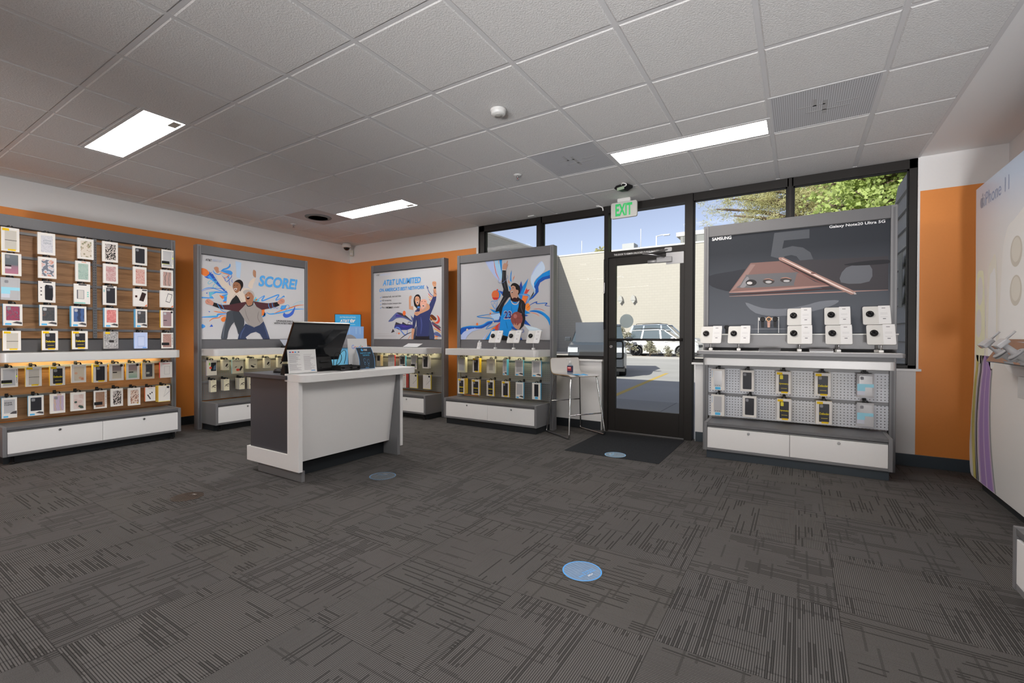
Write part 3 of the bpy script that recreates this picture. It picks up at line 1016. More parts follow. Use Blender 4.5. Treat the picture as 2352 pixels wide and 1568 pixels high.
        ('p', (46, 52, 88), [(936,1518),(1025,1511),(1117,1520),(1198,1567),(1234,1479),(1209,1377),(1204,1263),(1189,1135),(952,1134),(962,1266),(954,1382),(920,1266),(915,1234),(862,1238),(878,1344),(904,1437)]),
        ('k', (60, 68, 112), [(1035,1419),(1056,1303),(1035,1165)], 25),
        ('k', (36, 40, 70), [(957,1420),(960,1266)], 8),
        ('s', (168, 124, 98), [(862,1239),(915,1235),(897,1150),(888,1091),(854,1091)]),
        ('s', (24, 22, 24), [(897,1647),(909,1708),(951,1744),(1004,1741),(1037,1695),(1035,1641),(1025,1550),(972,1542),(918,1576)]),
        ('s', (168, 124, 98), [(922,1677),(943,1716),(993,1714),(1019,1673),(1009,1619),(978,1585),(941,1614)]),
        ('s', (176, 170, 166), [(951,1641),(991,1642),(978,1608),(960,1613)]),
        ('s', (60, 24, 24), [(958,1633),(986,1634),(976,1614)]),
        ('k', (40, 26, 22), [(933,1678),(957,1682)], 7),
        ('k', (40, 26, 22), [(978,1681),(1004,1678)], 7),
        ('p', (168, 124, 98), [(801,1678),(842,1680),(844,1579),(890,1577),(888,1521),(805,1537)]),
        ('s', (168, 124, 98), [(803,1704),(819,1732),(858,1730),(855,1695),(835,1671),(808,1676)]),
        ('p', (182, 176, 170), [(888,1577),(933,1568),(957,1532),(904,1507)]),
        ('p', (40, 44, 76), [(951,1536),(1035,1534),(1076,1498),(972,1490)]),
        ('p', (70, 110, 170), [(962,1567),(1014,1573),(1025,1550),(983,1543)]),
        ('s', (184, 138, 122), [(1030,1642),(1076,1678),(1138,1668),(1160,1636),(1140,1569),(1086,1523),(1054,1541),(1027,1588)]),
        ('p', (176, 128, 110), [(1025,1550),(1076,1529),(1066,1495),(1019,1500)]),
        ('s', (160, 158, 160), [(1033,1671),(1061,1713),(1107,1722),(1148,1698),(1158,1648),(1117,1672),(1066,1669)]),
        ('s', (176, 170, 166), [(1061,1587),(1112,1586),(1097,1558),(1074,1562)]),
        ('s', (70, 26, 28), [(1068,1580),(1105,1581),(1093,1564)]),
        ('k', (80, 50, 40), [(1050,1637),(1076,1641)], 7),
        ('k', (80, 50, 40), [(1107,1640),(1136,1634)], 7),
        ('s', (168, 124, 98), [(1146,1610),(1207,1582),(1207,1525),(1117,1489),(1030,1463),(962,1434),(912,1460),(928,1491),(1025,1500),(1140,1546)]),
        ('k', (124, 86, 66), [(930,1471),(993,1477)], 5),
        ('k', (124, 86, 66), [(941,1452),(993,1462)], 5),
        ('t', (40, 40, 42), 'AT&T', 107, 2072, 73, 26, 0.01, 0),
        ('t', (150, 164, 190), 'UNLIMITED ELITE', 190, 2070, 220, 28, 0, 0),
        ('t', (62, 128, 182), 'AT&T UNLIMITED', 248, 1912, 792, 89, 0.03, 0.22),
        ('t', (62, 128, 182), "ON AMERICA'S BEST NETWORK", 172, 1820, 943, 55, 0.03, 0.22),
        ('t', (60, 58, 60), 'Unlimited talk, text and data', 233, 1723, 409, 33, 0.006, 0),
        ('t', (60, 58, 60), 'HD streaming', 233, 1668, 200, 30, 0.006, 0),
        ('t', (60, 58, 60), '30GB of mobile hotspot data', 233, 1614, 414, 33, 0.006, 0),
        ('t', (60, 58, 60), 'Plus,', 233, 1564, 62, 27, 0.006, 0),
        ('t', (40, 38, 40), 'HBOMAX', 312, 1562, 157, 26, 0.03, 0),
        ('t', (60, 58, 60), 'included', 481, 1564, 118, 24, 0.006, 0),
        ('k', (62, 128, 182), [(186,1739),(198,1728),(221,1750)], 6),
        ('k', (62, 128, 182), [(186,1683),(198,1673),(221,1695)], 6),
        ('k', (62, 128, 182), [(186,1627),(197,1617),(221,1639)], 6),
        ('k', (62, 128, 182), [(186,1576),(197,1566),(221,1588)], 6),
        ('k', (150, 146, 146), [(70,1177),(409,1173)], 5),
        ('k', (146, 142, 142), [(70,1146),(556,1144)], 4),
        ('k', (146, 142, 142), [(70,1129),(551,1128)], 4),
    ],
    'cab3': [
        ('p', (150, 164, 198), [(458,2130),(585,2128),(729,1868),(691,1838),(614,1908),(517,2026)]),
        ('p', (136, 176, 208), [(595,2129),(723,2134),(727,1876),(691,1877),(633,2025)]),
        ('p', (24, 116, 184), [(681,2135),(723,2135),(721,1940),(702,2020)]),
        ('k', (186, 98, 48), [(598,2130),(614,2027),(634,1954),(681,1871)], 9),
        ('k', (186, 98, 48), [(671,2135),(676,2069)], 6),
        ('s', (168, 184, 204), [(1305,2055),(1224,1994),(1163,1901),(1151,1818),(1190,1748),(1220,1701),(1199,1793),(1233,1851),(1318,1912),(1351,1969)]),
        ('k', (150, 164, 198), [(1305,2055),(1224,1987),(1164,1893)], 13),
        ('p', (28, 72, 148), [(1418,1940),(1318,1905),(1233,1843),(1197,1793),(1200,1747),(1218,1716),(1216,1671),(1112,1573),(1190,1612),(1263,1684),(1259,1744),(1284,1795),(1352,1828),(1419,1838)]),
        ('p', (24, 116, 184), [(1418,1940),(1318,1905),(1233,1843),(1199,1793),(1200,1747),(1259,1826),(1318,1860),(1418,1877)]),
        ('p', (136, 176, 208), [(1146,1811),(1194,1748),(1216,1686),(1121,1577),(1190,1650),(1201,1702)]),
        ('s', (24, 116, 184), [(702,1673),(696,1646),(678,1626),(653,1615),(625,1616),(600,1629),(582,1651),(575,1679),(582,1705),(599,1726),(625,1737),(653,1735),(678,1722),(696,1700)]),
        ('s', (184, 92, 52), [(682,1674),(676,1648),(660,1629),(636,1618),(610,1620),(586,1632),(569,1653),(563,1679),(569,1705),(585,1724),(609,1734),(636,1733),(660,1721),(676,1699)]),
        ('p', (170, 44, 44), [(569,1643),(682,1638),(649,1610),(596,1612)]),
        ('s', (170, 60, 50), [(667,1738),(665,1733),(662,1729),(656,1727),(650,1728),(645,1730),(641,1734),(640,1739),(641,1744),(645,1748),(650,1749),(656,1749),(662,1747),(665,1743)]),
        ('k', (24, 116, 184), [(547,1576),(567,1595),(634,1596),(682,1618)], 6),
        ('k', (24, 116, 184), [(557,1567),(596,1510),(620,1482)], 6),
        ('k', (24, 116, 184), [(654,1596),(644,1525),(623,1481)], 6),
        ('k', (66, 130, 190), [(586,1590),(635,1541),(615,1494)], 4),
        ('k', (66, 130, 190), [(634,1592),(586,1542),(625,1493)], 4),
        ('p', (24, 116, 184), [(873,1982),(864,1891),(870,1826),(848,1845),(854,1938)]),
        ('p', (190, 110, 70), [(919,1910),(891,1836),(894,1881)]),
        ('p', (190, 110, 70), [(820,1864),(846,1805),(822,1827)]),
        ('p', (24, 116, 184), [(1116,1858),(1085,1754),(1041,1657),(978,1660),(1023,1750)]),
        ('p', (44, 60, 128), [(1014,1831),(1034,1749),(996,1659),(982,1760)]),
        ('p', (176, 62, 56), [(1094,1742),(1100,1713),(1140,1722),(1085,1655),(1045,1656)]),
        ('p', (24, 116, 184), [(822,1792),(864,1751),(850,1697)]),
        ('p', (28, 72, 148), [(677,1729),(743,1710),(750,1643)]),
        ('p', (40, 110, 180), [(978,1660),(1121,1642),(1077,1495),(1005,1574)]),
        ('k', (66, 130, 190), [(978,1667),(1134,1641),(1073,1487)], 14),
        ('p', (200, 108, 54), [(1037,1648),(1116,1635),(1075,1541),(1023,1596)]),
        ('s', (206, 120, 48), [(1146,1500),(1142,1480),(1132,1464),(1118,1455),(1103,1455),(1089,1465),(1079,1482),(1075,1502),(1079,1523),(1088,1539),(1102,1548),(1118,1547),(1132,1537),(1142,1521)]),
        ('k', (120, 60, 40), [(1103,1490),(1143,1523)], 5),
        ('k', (28, 72, 148), [(1130,1514),(1173,1541),(1242,1561),(1234,1539),(1378,1541),(1353,1514),(1420,1501)], 11),
        ('k', (66, 130, 190), [(1242,1540),(1378,1543)], 5),
        ('s', (24, 116, 184), [(1130,1446),(1200,1461),(1302,1443),(1378,1396),(1420,1347),(1421,1265),(1387,1333),(1320,1394),(1234,1431)]),
        ('k', (28, 72, 148), [(1139,1446),(1234,1443),(1336,1397)], 8),
        ('k', (180, 90, 60), [(1191,1474),(1277,1473),(1353,1445)], 6),
        ('k', (200, 110, 70), [(1147,1432),(1226,1415),(1277,1382)], 7),
        ('p', (176, 192, 208), [(1060,1281),(1235,1241),(1329,1203),(1131,1206)]),
        ('p', (28, 72, 148), [(1064,1354),(1158,1265),(1060,1292)]),
        ('p', (24, 116, 184), [(1068,1464),(1152,1424),(1068,1411)]),
        ('p', (28, 72, 148), [(1068,1411),(1121,1394),(1068,1384)]),
        ('p', (150, 176, 206), [(538,1416),(692,1436),(711,1356),(606,1354)]),
        ('k', (24, 116, 184), [(692,1440),(324,1398),(598,1357),(470,1232),(697,1301)], 10),
        ('s', (186, 98, 48), [(557,1434),(556,1429),(552,1425),(547,1422),(541,1422),(535,1425),(532,1429),(530,1434),(532,1440),(535,1444),(541,1446),(547,1446),(552,1443),(556,1439)]),
        ('p', (150, 164, 198), [(55,1151),(113,1201),(248,1242),(400,1245),(499,1288),(460,1252),(248,1201),(165,1143),(134,1089),(55,1088)]),
        ('s', (28, 72, 148), [(55,1247),(176,1271),(330,1274),(420,1289),(499,1328),(596,1341),(673,1349),(692,1396),(713,1380),(706,1325),(596,1317),(499,1280),(400,1240),(248,1240),(113,1201),(55,1155)]),
        ('k', (24, 116, 184), [(55,1247),(176,1269),(330,1270),(430,1289),(509,1328),(606,1336)], 14),
        ('s', (176, 170, 166), [(182,1221),(180,1213),(175,1207),(167,1203),(159,1203),(152,1207),(146,1213),(144,1221),(146,1229),(152,1235),(159,1239),(167,1239),(175,1235),(180,1229)]),
        ('s', (176, 170, 166), [(300,1241),(299,1238),(297,1236),(294,1234),(290,1234),(287,1236),(285,1238),(284,1241),(285,1245),(287,1247),(290,1249),(294,1249),(297,1247),(299,1244)]),
        ('s', (200, 110, 60), [(348,1298),(346,1290),(341,1284),(334,1281),(325,1281),(318,1284),(313,1291),(311,1298),(313,1306),(318,1312),(325,1316),(334,1316),(341,1312),(346,1306)]),
        ('s', (176, 170, 166), [(603,1319),(602,1313),(599,1309),(594,1307),(588,1307),(583,1310),(579,1314),(578,1319),(579,1324),(583,1328),(588,1330),(593,1330),(599,1328),(602,1324)]),
        ('p', (24, 116, 184), [(465,1088),(558,1207),(611,1239),(635,1239),(524,1088)]),
        ('p', (186, 100, 50), [(543,1222),(666,1294),(616,1235)]),
        ('p', (176, 62, 50), [(635,1278),(697,1317),(688,1216),(611,1216)]),
        ('p', (150, 164, 198), [(410,1090),(519,1199),(440,1090)]),
        ('k', (24, 116, 184), [(683,1294),(664,1207)], 8),
        ('p', (200, 150, 70), [(523,1517),(586,1487),(567,1507)]),
        ('p', (24, 116, 184), [(533,1496),(692,1456),(683,1436),(596,1446)]),
        ('p', (30, 30, 34), [(731,1990),(785,1986),(787,1872),(813,1769),(825,1714),(852,1705),(864,1642),(804,1625),(729,1663),(748,1741),(720,1822),(727,1900)]),
        ('s', (160, 122, 104), [(736,2000),(740,2052),(761,2077),(785,2068),(790,2040),(811,2047),(785,1988)]),
        ('p', (160, 122, 104), [(785,2068),(807,2106),(815,2101),(803,2055),(825,2053),(803,2032),(787,2041)]),
        ('p', (176, 170, 166), [(733,1995),(785,1990),(785,1982),(733,1988)]),
        ('k', (70, 72, 80), [(752,1977),(752,1859),(785,1739)], 8),
        ('p', (30, 30, 34), [(864,1673),(823,1628),(767,1560),(741,1506),(732,1427),(706,1394),(682,1460),(625,1452),(635,1493),(692,1562),(743,1647),(804,1691)]),
        ('k', (74, 74, 80), [(786,1637),(711,1554),(663,1476)], 8),
        ('p', (26, 20, 22), [(851,1658),(969,1637),(987,1575),(906,1570),(860,1595)]),
        ('p', (30, 30, 34), [(969,1629),(1050,1580),(1079,1533),(1068,1419),(1077,1357),(1051,1266),(997,1219),(975,1240),(1024,1420),(959,1448),(987,1575)]),
        ('k', (74, 74, 80), [(1023,1558),(1015,1497),(1051,1419)], 8),
        ('s', (160, 122, 104), [(860,1735),(869,1774),(905,1783),(951,1754),(980,1713),(969,1660),(951,1618),(887,1616),(860,1657),(849,1705)]),
        ('s', (24, 20, 20), [(856,1767),(878,1804),(923,1812),(978,1783),(1001,1735),(992,1682),(971,1658),(960,1715),(937,1731),(928,1763),(892,1780)]),
        ('s', (160, 122, 104), [(976,1698),(975,1688),(971,1680),(965,1676),(959,1677),(953,1681),(949,1690),(947,1700),(949,1710),(953,1718),(959,1722),(965,1721),(971,1717),(975,1708)]),
        ('p', (28, 120, 188), [(756,1527),(841,1619),(878,1579),(969,1564),(986,1582),(977,1513),(959,1452),(970,1421),(970,1267),(879,1237),(815,1134),(748,1149),(730,1206),(683,1213),(711,1388),(739,1506)]),
        ('k', (176, 170, 166), [(846,1625),(818,1589),(763,1535)], 11),
        ('k', (176, 170, 166), [(862,1591),(897,1549),(951,1544),(987,1584)], 13),
        ('k', (28, 72, 148), [(878,1579),(906,1556),(947,1553),(977,1579)], 4),
        ('k', (16, 90, 150), [(869,1533),(879,1423),(861,1361)], 8),
        ('k', (16, 90, 150), [(786,1331),(815,1229)], 8),
        ('s', (48, 20, 24), [(889,1613),(919,1628),(968,1606),(956,1576),(901,1579)]),
        ('s', (176, 170, 166), [(863,1704),(893,1712),(891,1691),(869,1690)]),
        ('s', (60, 26, 26), [(867,1696),(891,1703),(885,1686)]),
        ('k', (50, 34, 28), [(878,1751),(910,1754)], 5),
        ('k', (120, 84, 70), [(852,1732),(849,1705),(860,1700)], 3),
        ('t', (176, 170, 166), '23', 756, 1354, 121, 110, 0.05, 0),
        ('t', (36, 44, 104), '23', 764, 1362, 106, 96, 0.03, 0),
        ('p', (28, 72, 148), [(870,1264),(970,1236),(952,1213),(879,1229)]),
        ('s', (118, 64, 60), [(1039,1354),(1036,1331),(1028,1309),(1014,1290),(996,1276),(975,1267),(952,1265),(929,1268),(908,1277),(890,1292),(875,1311),(866,1334),(863,1357),(866,1381),(875,1403),(889,1422),(908,1436),(929,1444),(952,1447),(974,1443),(995,1434),(1014,1419),(1027,1400),(1036,1378)]),
        ('k', (84, 40, 38), [(883,1415),(934,1375),(1033,1358)], 3),
        ('k', (84, 40, 38), [(952,1446),(920,1360),(957,1267)], 3),
        ('s', (150, 92, 88), [(956,1390),(954,1378),(946,1369),(935,1364),(923,1364),(912,1370),(905,1379),(902,1392),(904,1404),(912,1413),(923,1418),(935,1418),(946,1412),(954,1403)]),
        ('s', (160, 122, 104), [(884,1289),(907,1275),(911,1306),(932,1275),(945,1306),(957,1271),(1002,1305),(1015,1289),(1006,1259),(984,1226),(934,1236)]),
        ('p', (24, 24, 26), [(710,1088),(742,1151),(817,1134),(838,1088)]),
        ('k', (80, 100, 140), [(681,1879),(672,1832),(729,1825),(776,1850),(818,1894),(799,1920)], 6),
        ('k', (38, 72, 150), [(1033,1235),(1056,1197),(1024,1182)], 7),
        ('p', (28, 72, 148), [(1002,1089),(1016,1128),(1034,1089)]),
    ],
    'sam': [
        ('p', (78, 81, 87), [(613,2106),(889,2108),(889,2027),(692,2028),(678,1953),(758,1969),(840,1947),(897,1898),(919,1834),(818,1831),(791,1872),(750,1888),(700,1881),(671,1856),(585,1891)]),
        ('s', (50, 52, 58), [(46,1742),(257,1774),(386,1774),(277,1592),(163,1598),(47,1657)]),
        ('p', (62, 60, 64), [(767,1833),(1447,1814),(1449,1530),(1009,1553),(768,1731)]),
        ('s', (96, 98, 104), [(1160,1739),(1321,1753),(1322,1609),(1124,1612)]),
        ('s', (42, 42, 46), [(1145,1768),(1307,1786),(1447,1783),(1448,1752),(1234,1751)]),
        ('p', (120, 94, 90), [(228,1566),(417,1842),(658,1840),(776,1750),(930,1634),(1044,1584),(685,1566)]),
        ('p', (136, 112, 108), [(244,1578),(417,1828),(458,1824),(350,1660),(314,1616)]),
        ('s', (98, 98, 102), [(323,1608),(332,1640),(376,1719),(409,1731),(784,1726),(793,1710),(770,1615),(760,1605)]),
        ('s', (128, 128, 132), [(328,1615),(341,1640),(387,1713),(405,1677),(369,1613)]),
        ('s', (50, 48, 50), [(470,1650),(465,1638),(452,1628),(434,1623),(413,1624),(394,1631),(381,1643),(376,1656),(381,1669),(394,1679),(412,1684),(433,1682),(452,1675),(465,1664)]),
        ('s', (190, 186, 186), [(433,1649),(431,1643),(424,1638),(415,1636),(404,1637),(395,1640),(388,1645),(386,1651),(388,1658),(395,1662),(404,1664),(415,1664),(424,1660),(431,1655)]),
        ('s', (66, 62, 62), [(617,1653),(612,1642),(599,1634),(580,1630),(559,1632),(539,1638),(526,1648),(521,1659),(526,1670),(539,1678),(558,1682),(579,1681),(599,1675),(612,1665)]),
        ('s', (170, 168, 170), [(595,1649),(592,1644),(585,1640),(575,1638),(563,1639),(553,1642),(546,1647),(543,1652),(545,1657),(553,1661),(563,1662),(575,1662),(585,1659),(592,1654)]),
        ('s', (66, 62, 62), [(756,1656),(751,1646),(739,1639),(720,1636),(700,1637),(681,1643),(668,1652),(663,1662),(668,1672),(681,1679),(699,1683),(720,1681),(738,1676),(751,1667)]),
        ('s', (170, 168, 170), [(739,1650),(737,1645),(730,1642),(720,1641),(709,1642),(698,1644),(691,1648),(689,1653),(691,1657),(698,1660),(708,1661),(720,1660),(730,1658),(737,1654)]),
        ('k', (186, 132, 112), [(668,1678),(710,1682),(752,1666)], 5),
        ('k', (186, 132, 112), [(530,1677),(569,1680),(612,1663)], 5),
        ('k', (160, 128, 121), [(232,1569),(513,1572),(769,1581),(1044,1589)], 19),
        ('k', (70, 50, 50), [(232,1548),(685,1551),(1071,1564)], 15),
        ('k', (160, 128, 121), [(232,1529),(685,1531),(1132,1530),(1448,1529)], 8),
        ('p', (70, 56, 56), [(649,1858),(768,1746),(1040,1585),(1071,1597)]),
        ('p', (150, 120, 112), [(648,1868),(656,1875),(687,1872),(969,1688),(1225,1528),(1233,1505),(1196,1502),(1040,1599),(656,1845)]),
        ('k', (214, 196, 190), [(675,1861),(930,1693),(1086,1589),(1214,1513)], 12),
        ('k', (44, 34, 34), [(656,1847),(930,1670),(1044,1597)], 8),
        ('k', (120, 84, 80), [(656,1838),(914,1658),(1040,1587)], 10),
        ('p', (180, 176, 176), [(1214,1526),(1236,1505),(1220,1502)]),
        ('s', (110, 82, 78), [(942,1707),(940,1703),(935,1701),(927,1700),(917,1700),(909,1703),(903,1706),(901,1710),(903,1713),(909,1716),(917,1717),(926,1716),(935,1714),(940,1711)]),
        ('s', (112, 116, 124), [(374,1465),(514,1409),(686,1394),(852,1418),(971,1452),(1110,1455),(1042,1402),(852,1351),(644,1326),(461,1361)]),
        ('t', (226, 226, 228), 'SAMSUNG', 73, 2090, 175, 33, 0.03, 0),
        ('t', (226, 226, 228), 'Galaxy Note20 Ultra 5G', 1036, 2090, 388, 32, 0.02, 0),
        ('k', (150, 152, 158), [(426,1208),(730,1208)], 5),
    ],
}
# ------------------------------------------------------------------ posters: printed sheets, every shape laid out in millimetres on the sheet
def ribbon(pts, w):
    P = smooth_loop(pts, 4, False)
    n = len(P)
    L, Rr = [], []
    for i, p in enumerate(P):
        a, c = P[max(0, i - 1)], P[min(n - 1, i + 1)]
        dx, dz = c[0] - a[0], c[1] - a[1]
        d = math.hypot(dx, dz) or 1
        t = i / (n - 1)
        h = .5 * w * (.35 + .65 * min(1, 4 * t, 4 * (1 - t)))
        L.append((p[0] - dz / d * h, p[1] + dx / d * h))
        Rr.append((p[0] + dz / d * h, p[1] - dx / d * h))
    return L, Rr
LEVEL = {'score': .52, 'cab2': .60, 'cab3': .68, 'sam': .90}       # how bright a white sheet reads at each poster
def poster_mesh(key, x0, x1, z0, z1, base, v):
    b = MB()
    b.box(x0, x1, v, v + .006, z0, z1, base)
    y = v - .0006
    def clip(p):
        return (min(max(p[0] / 1000, x0), x1), y, min(max(p[1] / 1000, z0), z1))
    for it in POSTER_ART[key]:
        y -= .00006
        if it[0] in 'ps':
            pts = smooth_loop(it[2], 3) if it[0] == 's' else it[2]
            try:
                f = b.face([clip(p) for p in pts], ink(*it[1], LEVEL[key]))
                f.normal_update()
                if f.normal.y > 0:
                    f.normal_flip()
            except ValueError:
                pass
        elif it[0] == 'k':
            L, Rr = ribbon(it[2], it[3])
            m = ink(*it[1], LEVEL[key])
            for i in range(len(L) - 1):
                b.face([clip(L[i]), clip(Rr[i]), clip(Rr[i + 1]), clip(L[i + 1])], m)
        else:
            _, c, body, u, z, w, h, bold, shear = it
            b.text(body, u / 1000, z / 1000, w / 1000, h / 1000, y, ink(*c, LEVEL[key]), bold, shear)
    return b
def m_grad_print(name, z0, c0, z1, c1, rough=.5):
    g = G(name)
    o, x, y, z = g.xyz()
    f = g.ma('MULTIPLY', g.ma('SUBTRACT', z, z0), 1 / (z1 - z0))
    g.base(g.mix(f, c0, c1), rough, 0, .12)
    g.put(g.n('Clamp').inputs[0], f)
    return g.m
poster_white = {k: flat('poster_white_' + n, (v, v, v + .02, 1), .5, 0, .14) for k, n, v in (('score', 'for_dim_light', .64), ('cab2', 'mid', .58), ('cab3', 'for_bright_light', .50))}  # same white stock, darker the brighter its spot: local light evened out in colour
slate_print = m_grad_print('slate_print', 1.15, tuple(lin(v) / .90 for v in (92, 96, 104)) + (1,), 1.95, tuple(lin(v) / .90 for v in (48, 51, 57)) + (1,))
led = glow('led_strip', (1.0, .88, .50), 20.0)
halo = glow('halo_strip', (1.0, .84, .58), 12.0)
led_off = flat('led_strip_off', (.6, .6, .58, 1), .4)

# ------------------------------------------------------------------ display fixtures (u along the face, v into the wall, z up; post fronts at v = 0)
FIXTURES = {}
def fixture(key, label, loc, rotz, W, bl, br, peg, poster, kick, lit=True, slat=False, big=False):
    t = thing('display_fixture', label, 'display stand', loc, rotz, 'grey wall display fixtures')
    FIXTURES[key] = t
    T, PW = 2.237, .045
    for x in (0, W - PW):
        b = MB()
        b.box(x, x + PW, 0, .10, 0, T, grey_metal, .003)
        b.box(x + .015, x + .03, -.0006, .002, .02, T - .02, grey_lam)
        b.build('post', None, t)
    hb = 2.13
    b = MB()
    b.box(PW, W - PW, .004, .055, hb, T - .002, grey_lam, .002)
    b.box(PW, W - PW, .002, .012, hb - .006, hb, black_matte)
    b.build('header', None, t)
    b = MB()
    b.box(PW, W - PW, .04, .06, .34, hb, grey_lam)
    b.build('back_panel', None, t)
    sz0, sz1 = (.893, .975) if not big else (.865, .937)
    pz0 = 1.092 if not big else 1.16
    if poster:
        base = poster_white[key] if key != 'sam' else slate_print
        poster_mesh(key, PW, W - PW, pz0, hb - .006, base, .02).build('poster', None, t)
    # ledge
    if not big:
        b = MB()
        b.prism(rrect(bl - .003, br + .003, -.335, .038, .055, 7, 'ab'), sz0, sz1, 'z', shelf_white, .004)
        b.build('shelf', None, t)
        b = MB()
        b.prism([(.038, sz1), (.012, sz1), (.024, pz0 - .004), (.038, pz0 - .004)], PW, W - PW, 'x', grey_lam)
        b.build('back_band', None, t)
    else:
        b = MB()
        b.prism(rrect(-.005, W + .01, -.33, .035, .02, 4, 'ab'), .968, 1.0, 'z', grey_metal, .004)
        b.prism(rrect(.0, W, -.322, .03, .02, 4, 'ab'), 1.0, 1.004, 'z', shelf_white)
        b.build('shelf', None, t)
        b = MB()
        b.prism(rrect(.05, W - .045, -.278, .03, .03, 6, 'ab'), sz0, sz1, 'z', shelf_white, .006)
        b.box(.06, W - .055, -.26, .03, sz1, .968, grey_lam)
        b.build('shelf_apron', None, t)
        b = MB()
        b.box(.02, W - .0, -.055, .03, 1.03, 1.15, grey_metal, .002)
        b.box(.05, W - .03, -.045, .03, 1.004, 1.03, black_matte)
        b.box(.015, W + .005, -.06, .03, 1.15, 1.162, shelf_white, .002)
        b.build('riser', None, t)
    b = MB()
    b.box(bl + .10, br - .10, -.035, -.012, sz0 - .006, sz0, led if lit else led_off)
    b.build('light_strip', None, t)
    if lit:
        b = MB()
        b.box(bl + .06, br - .06, .062, .070, .985, 1.005, halo)
        b.build('halo_strip', None, t)
    # hanging panel
    b = MB()
    b.box(PW, W - PW, .028, .04, .345, sz0 if not slat else sz0, peg)
    b.build('slat_panel' if slat else 'pegboard', None, t)
    rails = (.566, .836) if not slat else (.567, .835)
    for z in rails:
        b = MB()
        b.box(PW, W - PW, .014, .028, z - .013, z + .013, grey_metal, .002)
        b.build('rail', None, t)
    if slat:
        b = MB()
        b.box(PW, W - PW, .022, .04, 1.105, hb - .006, walnut)
        b.build('slat_panel', None, t)
        for z in (1.185, 1.409, 1.632, 1.858, 2.083):
            b = MB()
            b.box(PW, W - PW, .012, .022, z - .0125, z + .0125, grey_metal, .002)
            b.build('rail', None, t)
        b = MB()
        u = .781
        b.box(u - .016, u + .016, .004, .012, 1.105, hb - .006, grey_metal)
        for i in range(38):
            z = 1.12 + i * .026
            for s in (-.0065, .0065):
                b.box(u + s - .002, u + s + .002, .0034, .0042, z, z + .014, black_matte)
        b.build('slotted_standard', None, t)
    # bench with two lockable drawers
    f0 = -.33
    b = MB()
    b.box(bl, bl + .028, f0, .03, .075, .335, grey_metal, .003)
    b.box(br - .028, br, f0, .03, .075, .335, grey_metal, .003)
    b.box(bl + .028, br - .028, f0 + .002, .03, .305, .332, grey_lam, .002)
    b.box(bl + .028, br - .028, f0 + .004, .03, .076, .098, grey_metal, .002)
    b.box(bl + .028, br - .028, f0 + .025, .03, .098, .305, black_matte)
    b.build('bench', None, t)
    b = MB()
    b.box(bl + .03, br - .03, f0 + .01, f0 + .024, .290, .300, grey_metal, .001)
    b.build('finger_rail', None, t)
    mid = (bl + br) / 2
    for a, c, lx in ((bl + .030, mid - .0015, .52), (mid + .0015, br - .030, .52)):
        b = MB()
        b.box(a, c, f0 + .004, f0 + .02, .100, .287, white_lam, .0015)
        d = b.build('drawer', None, t)
        b = MB()
        x = a + (c - a) * lx
        b.lathe([(.011, 0), (.011, .004), (.008, .006)], (x, f0 + .004, .262), steel, 16, 'y')
        b.box(x - .001, x + .001, f0 - .0032, f0 - .0018, .257, .267, black_matte)
        b.build('lock', None, d)
    b = MB()
    ins = .03 if kick else .10
    b.box(bl + .02, br - .02, f0 + ins, .03, 0, .075, base_black if not big else base_blue)
    b.build('toe_kick', None, t)
    if not kick:
        for x in (bl + .07, br - .07):
            b = MB()
            b.lathe([(.022, 0), (.022, .012), (.012, .016), (.012, .075)], (x, f0 + .06, 0), black_plastic, 14)
            b.build('foot', None, t)
    return t
fixture('slat', 'wide wood slatwall display fixture full of phone cases on the left wall', (-6.13, .934, 0), PI / 2, 1.50, .07, 1.415, walnut, False, False, True, True)
fixture('score', 'display fixture with the SCORE poster on the left orange wall', (-6.13, 2.66, 0), PI / 2, 1.462, .045, 1.417, peg_orange, True, False)
fixture('cab2', 'display fixture with the UNLIMITED poster in front of the orange wall', (-5.70, 4.925, 0), 0, 1.492, .05, 1.445, peg_grey, True, False)
fixture('cab3', 'display fixture with the basketball player poster beside the bar stool', (-3.974, 4.925, 0), 0, 1.474, .05, 1.43, peg_grey, True, True)
fixture('sam', 'display fixture with the black phone poster right of the glass door', (-.812, 4.925, 0), 0, 1.504, .064, 1.443, peg_light, True, True, False, False, True)
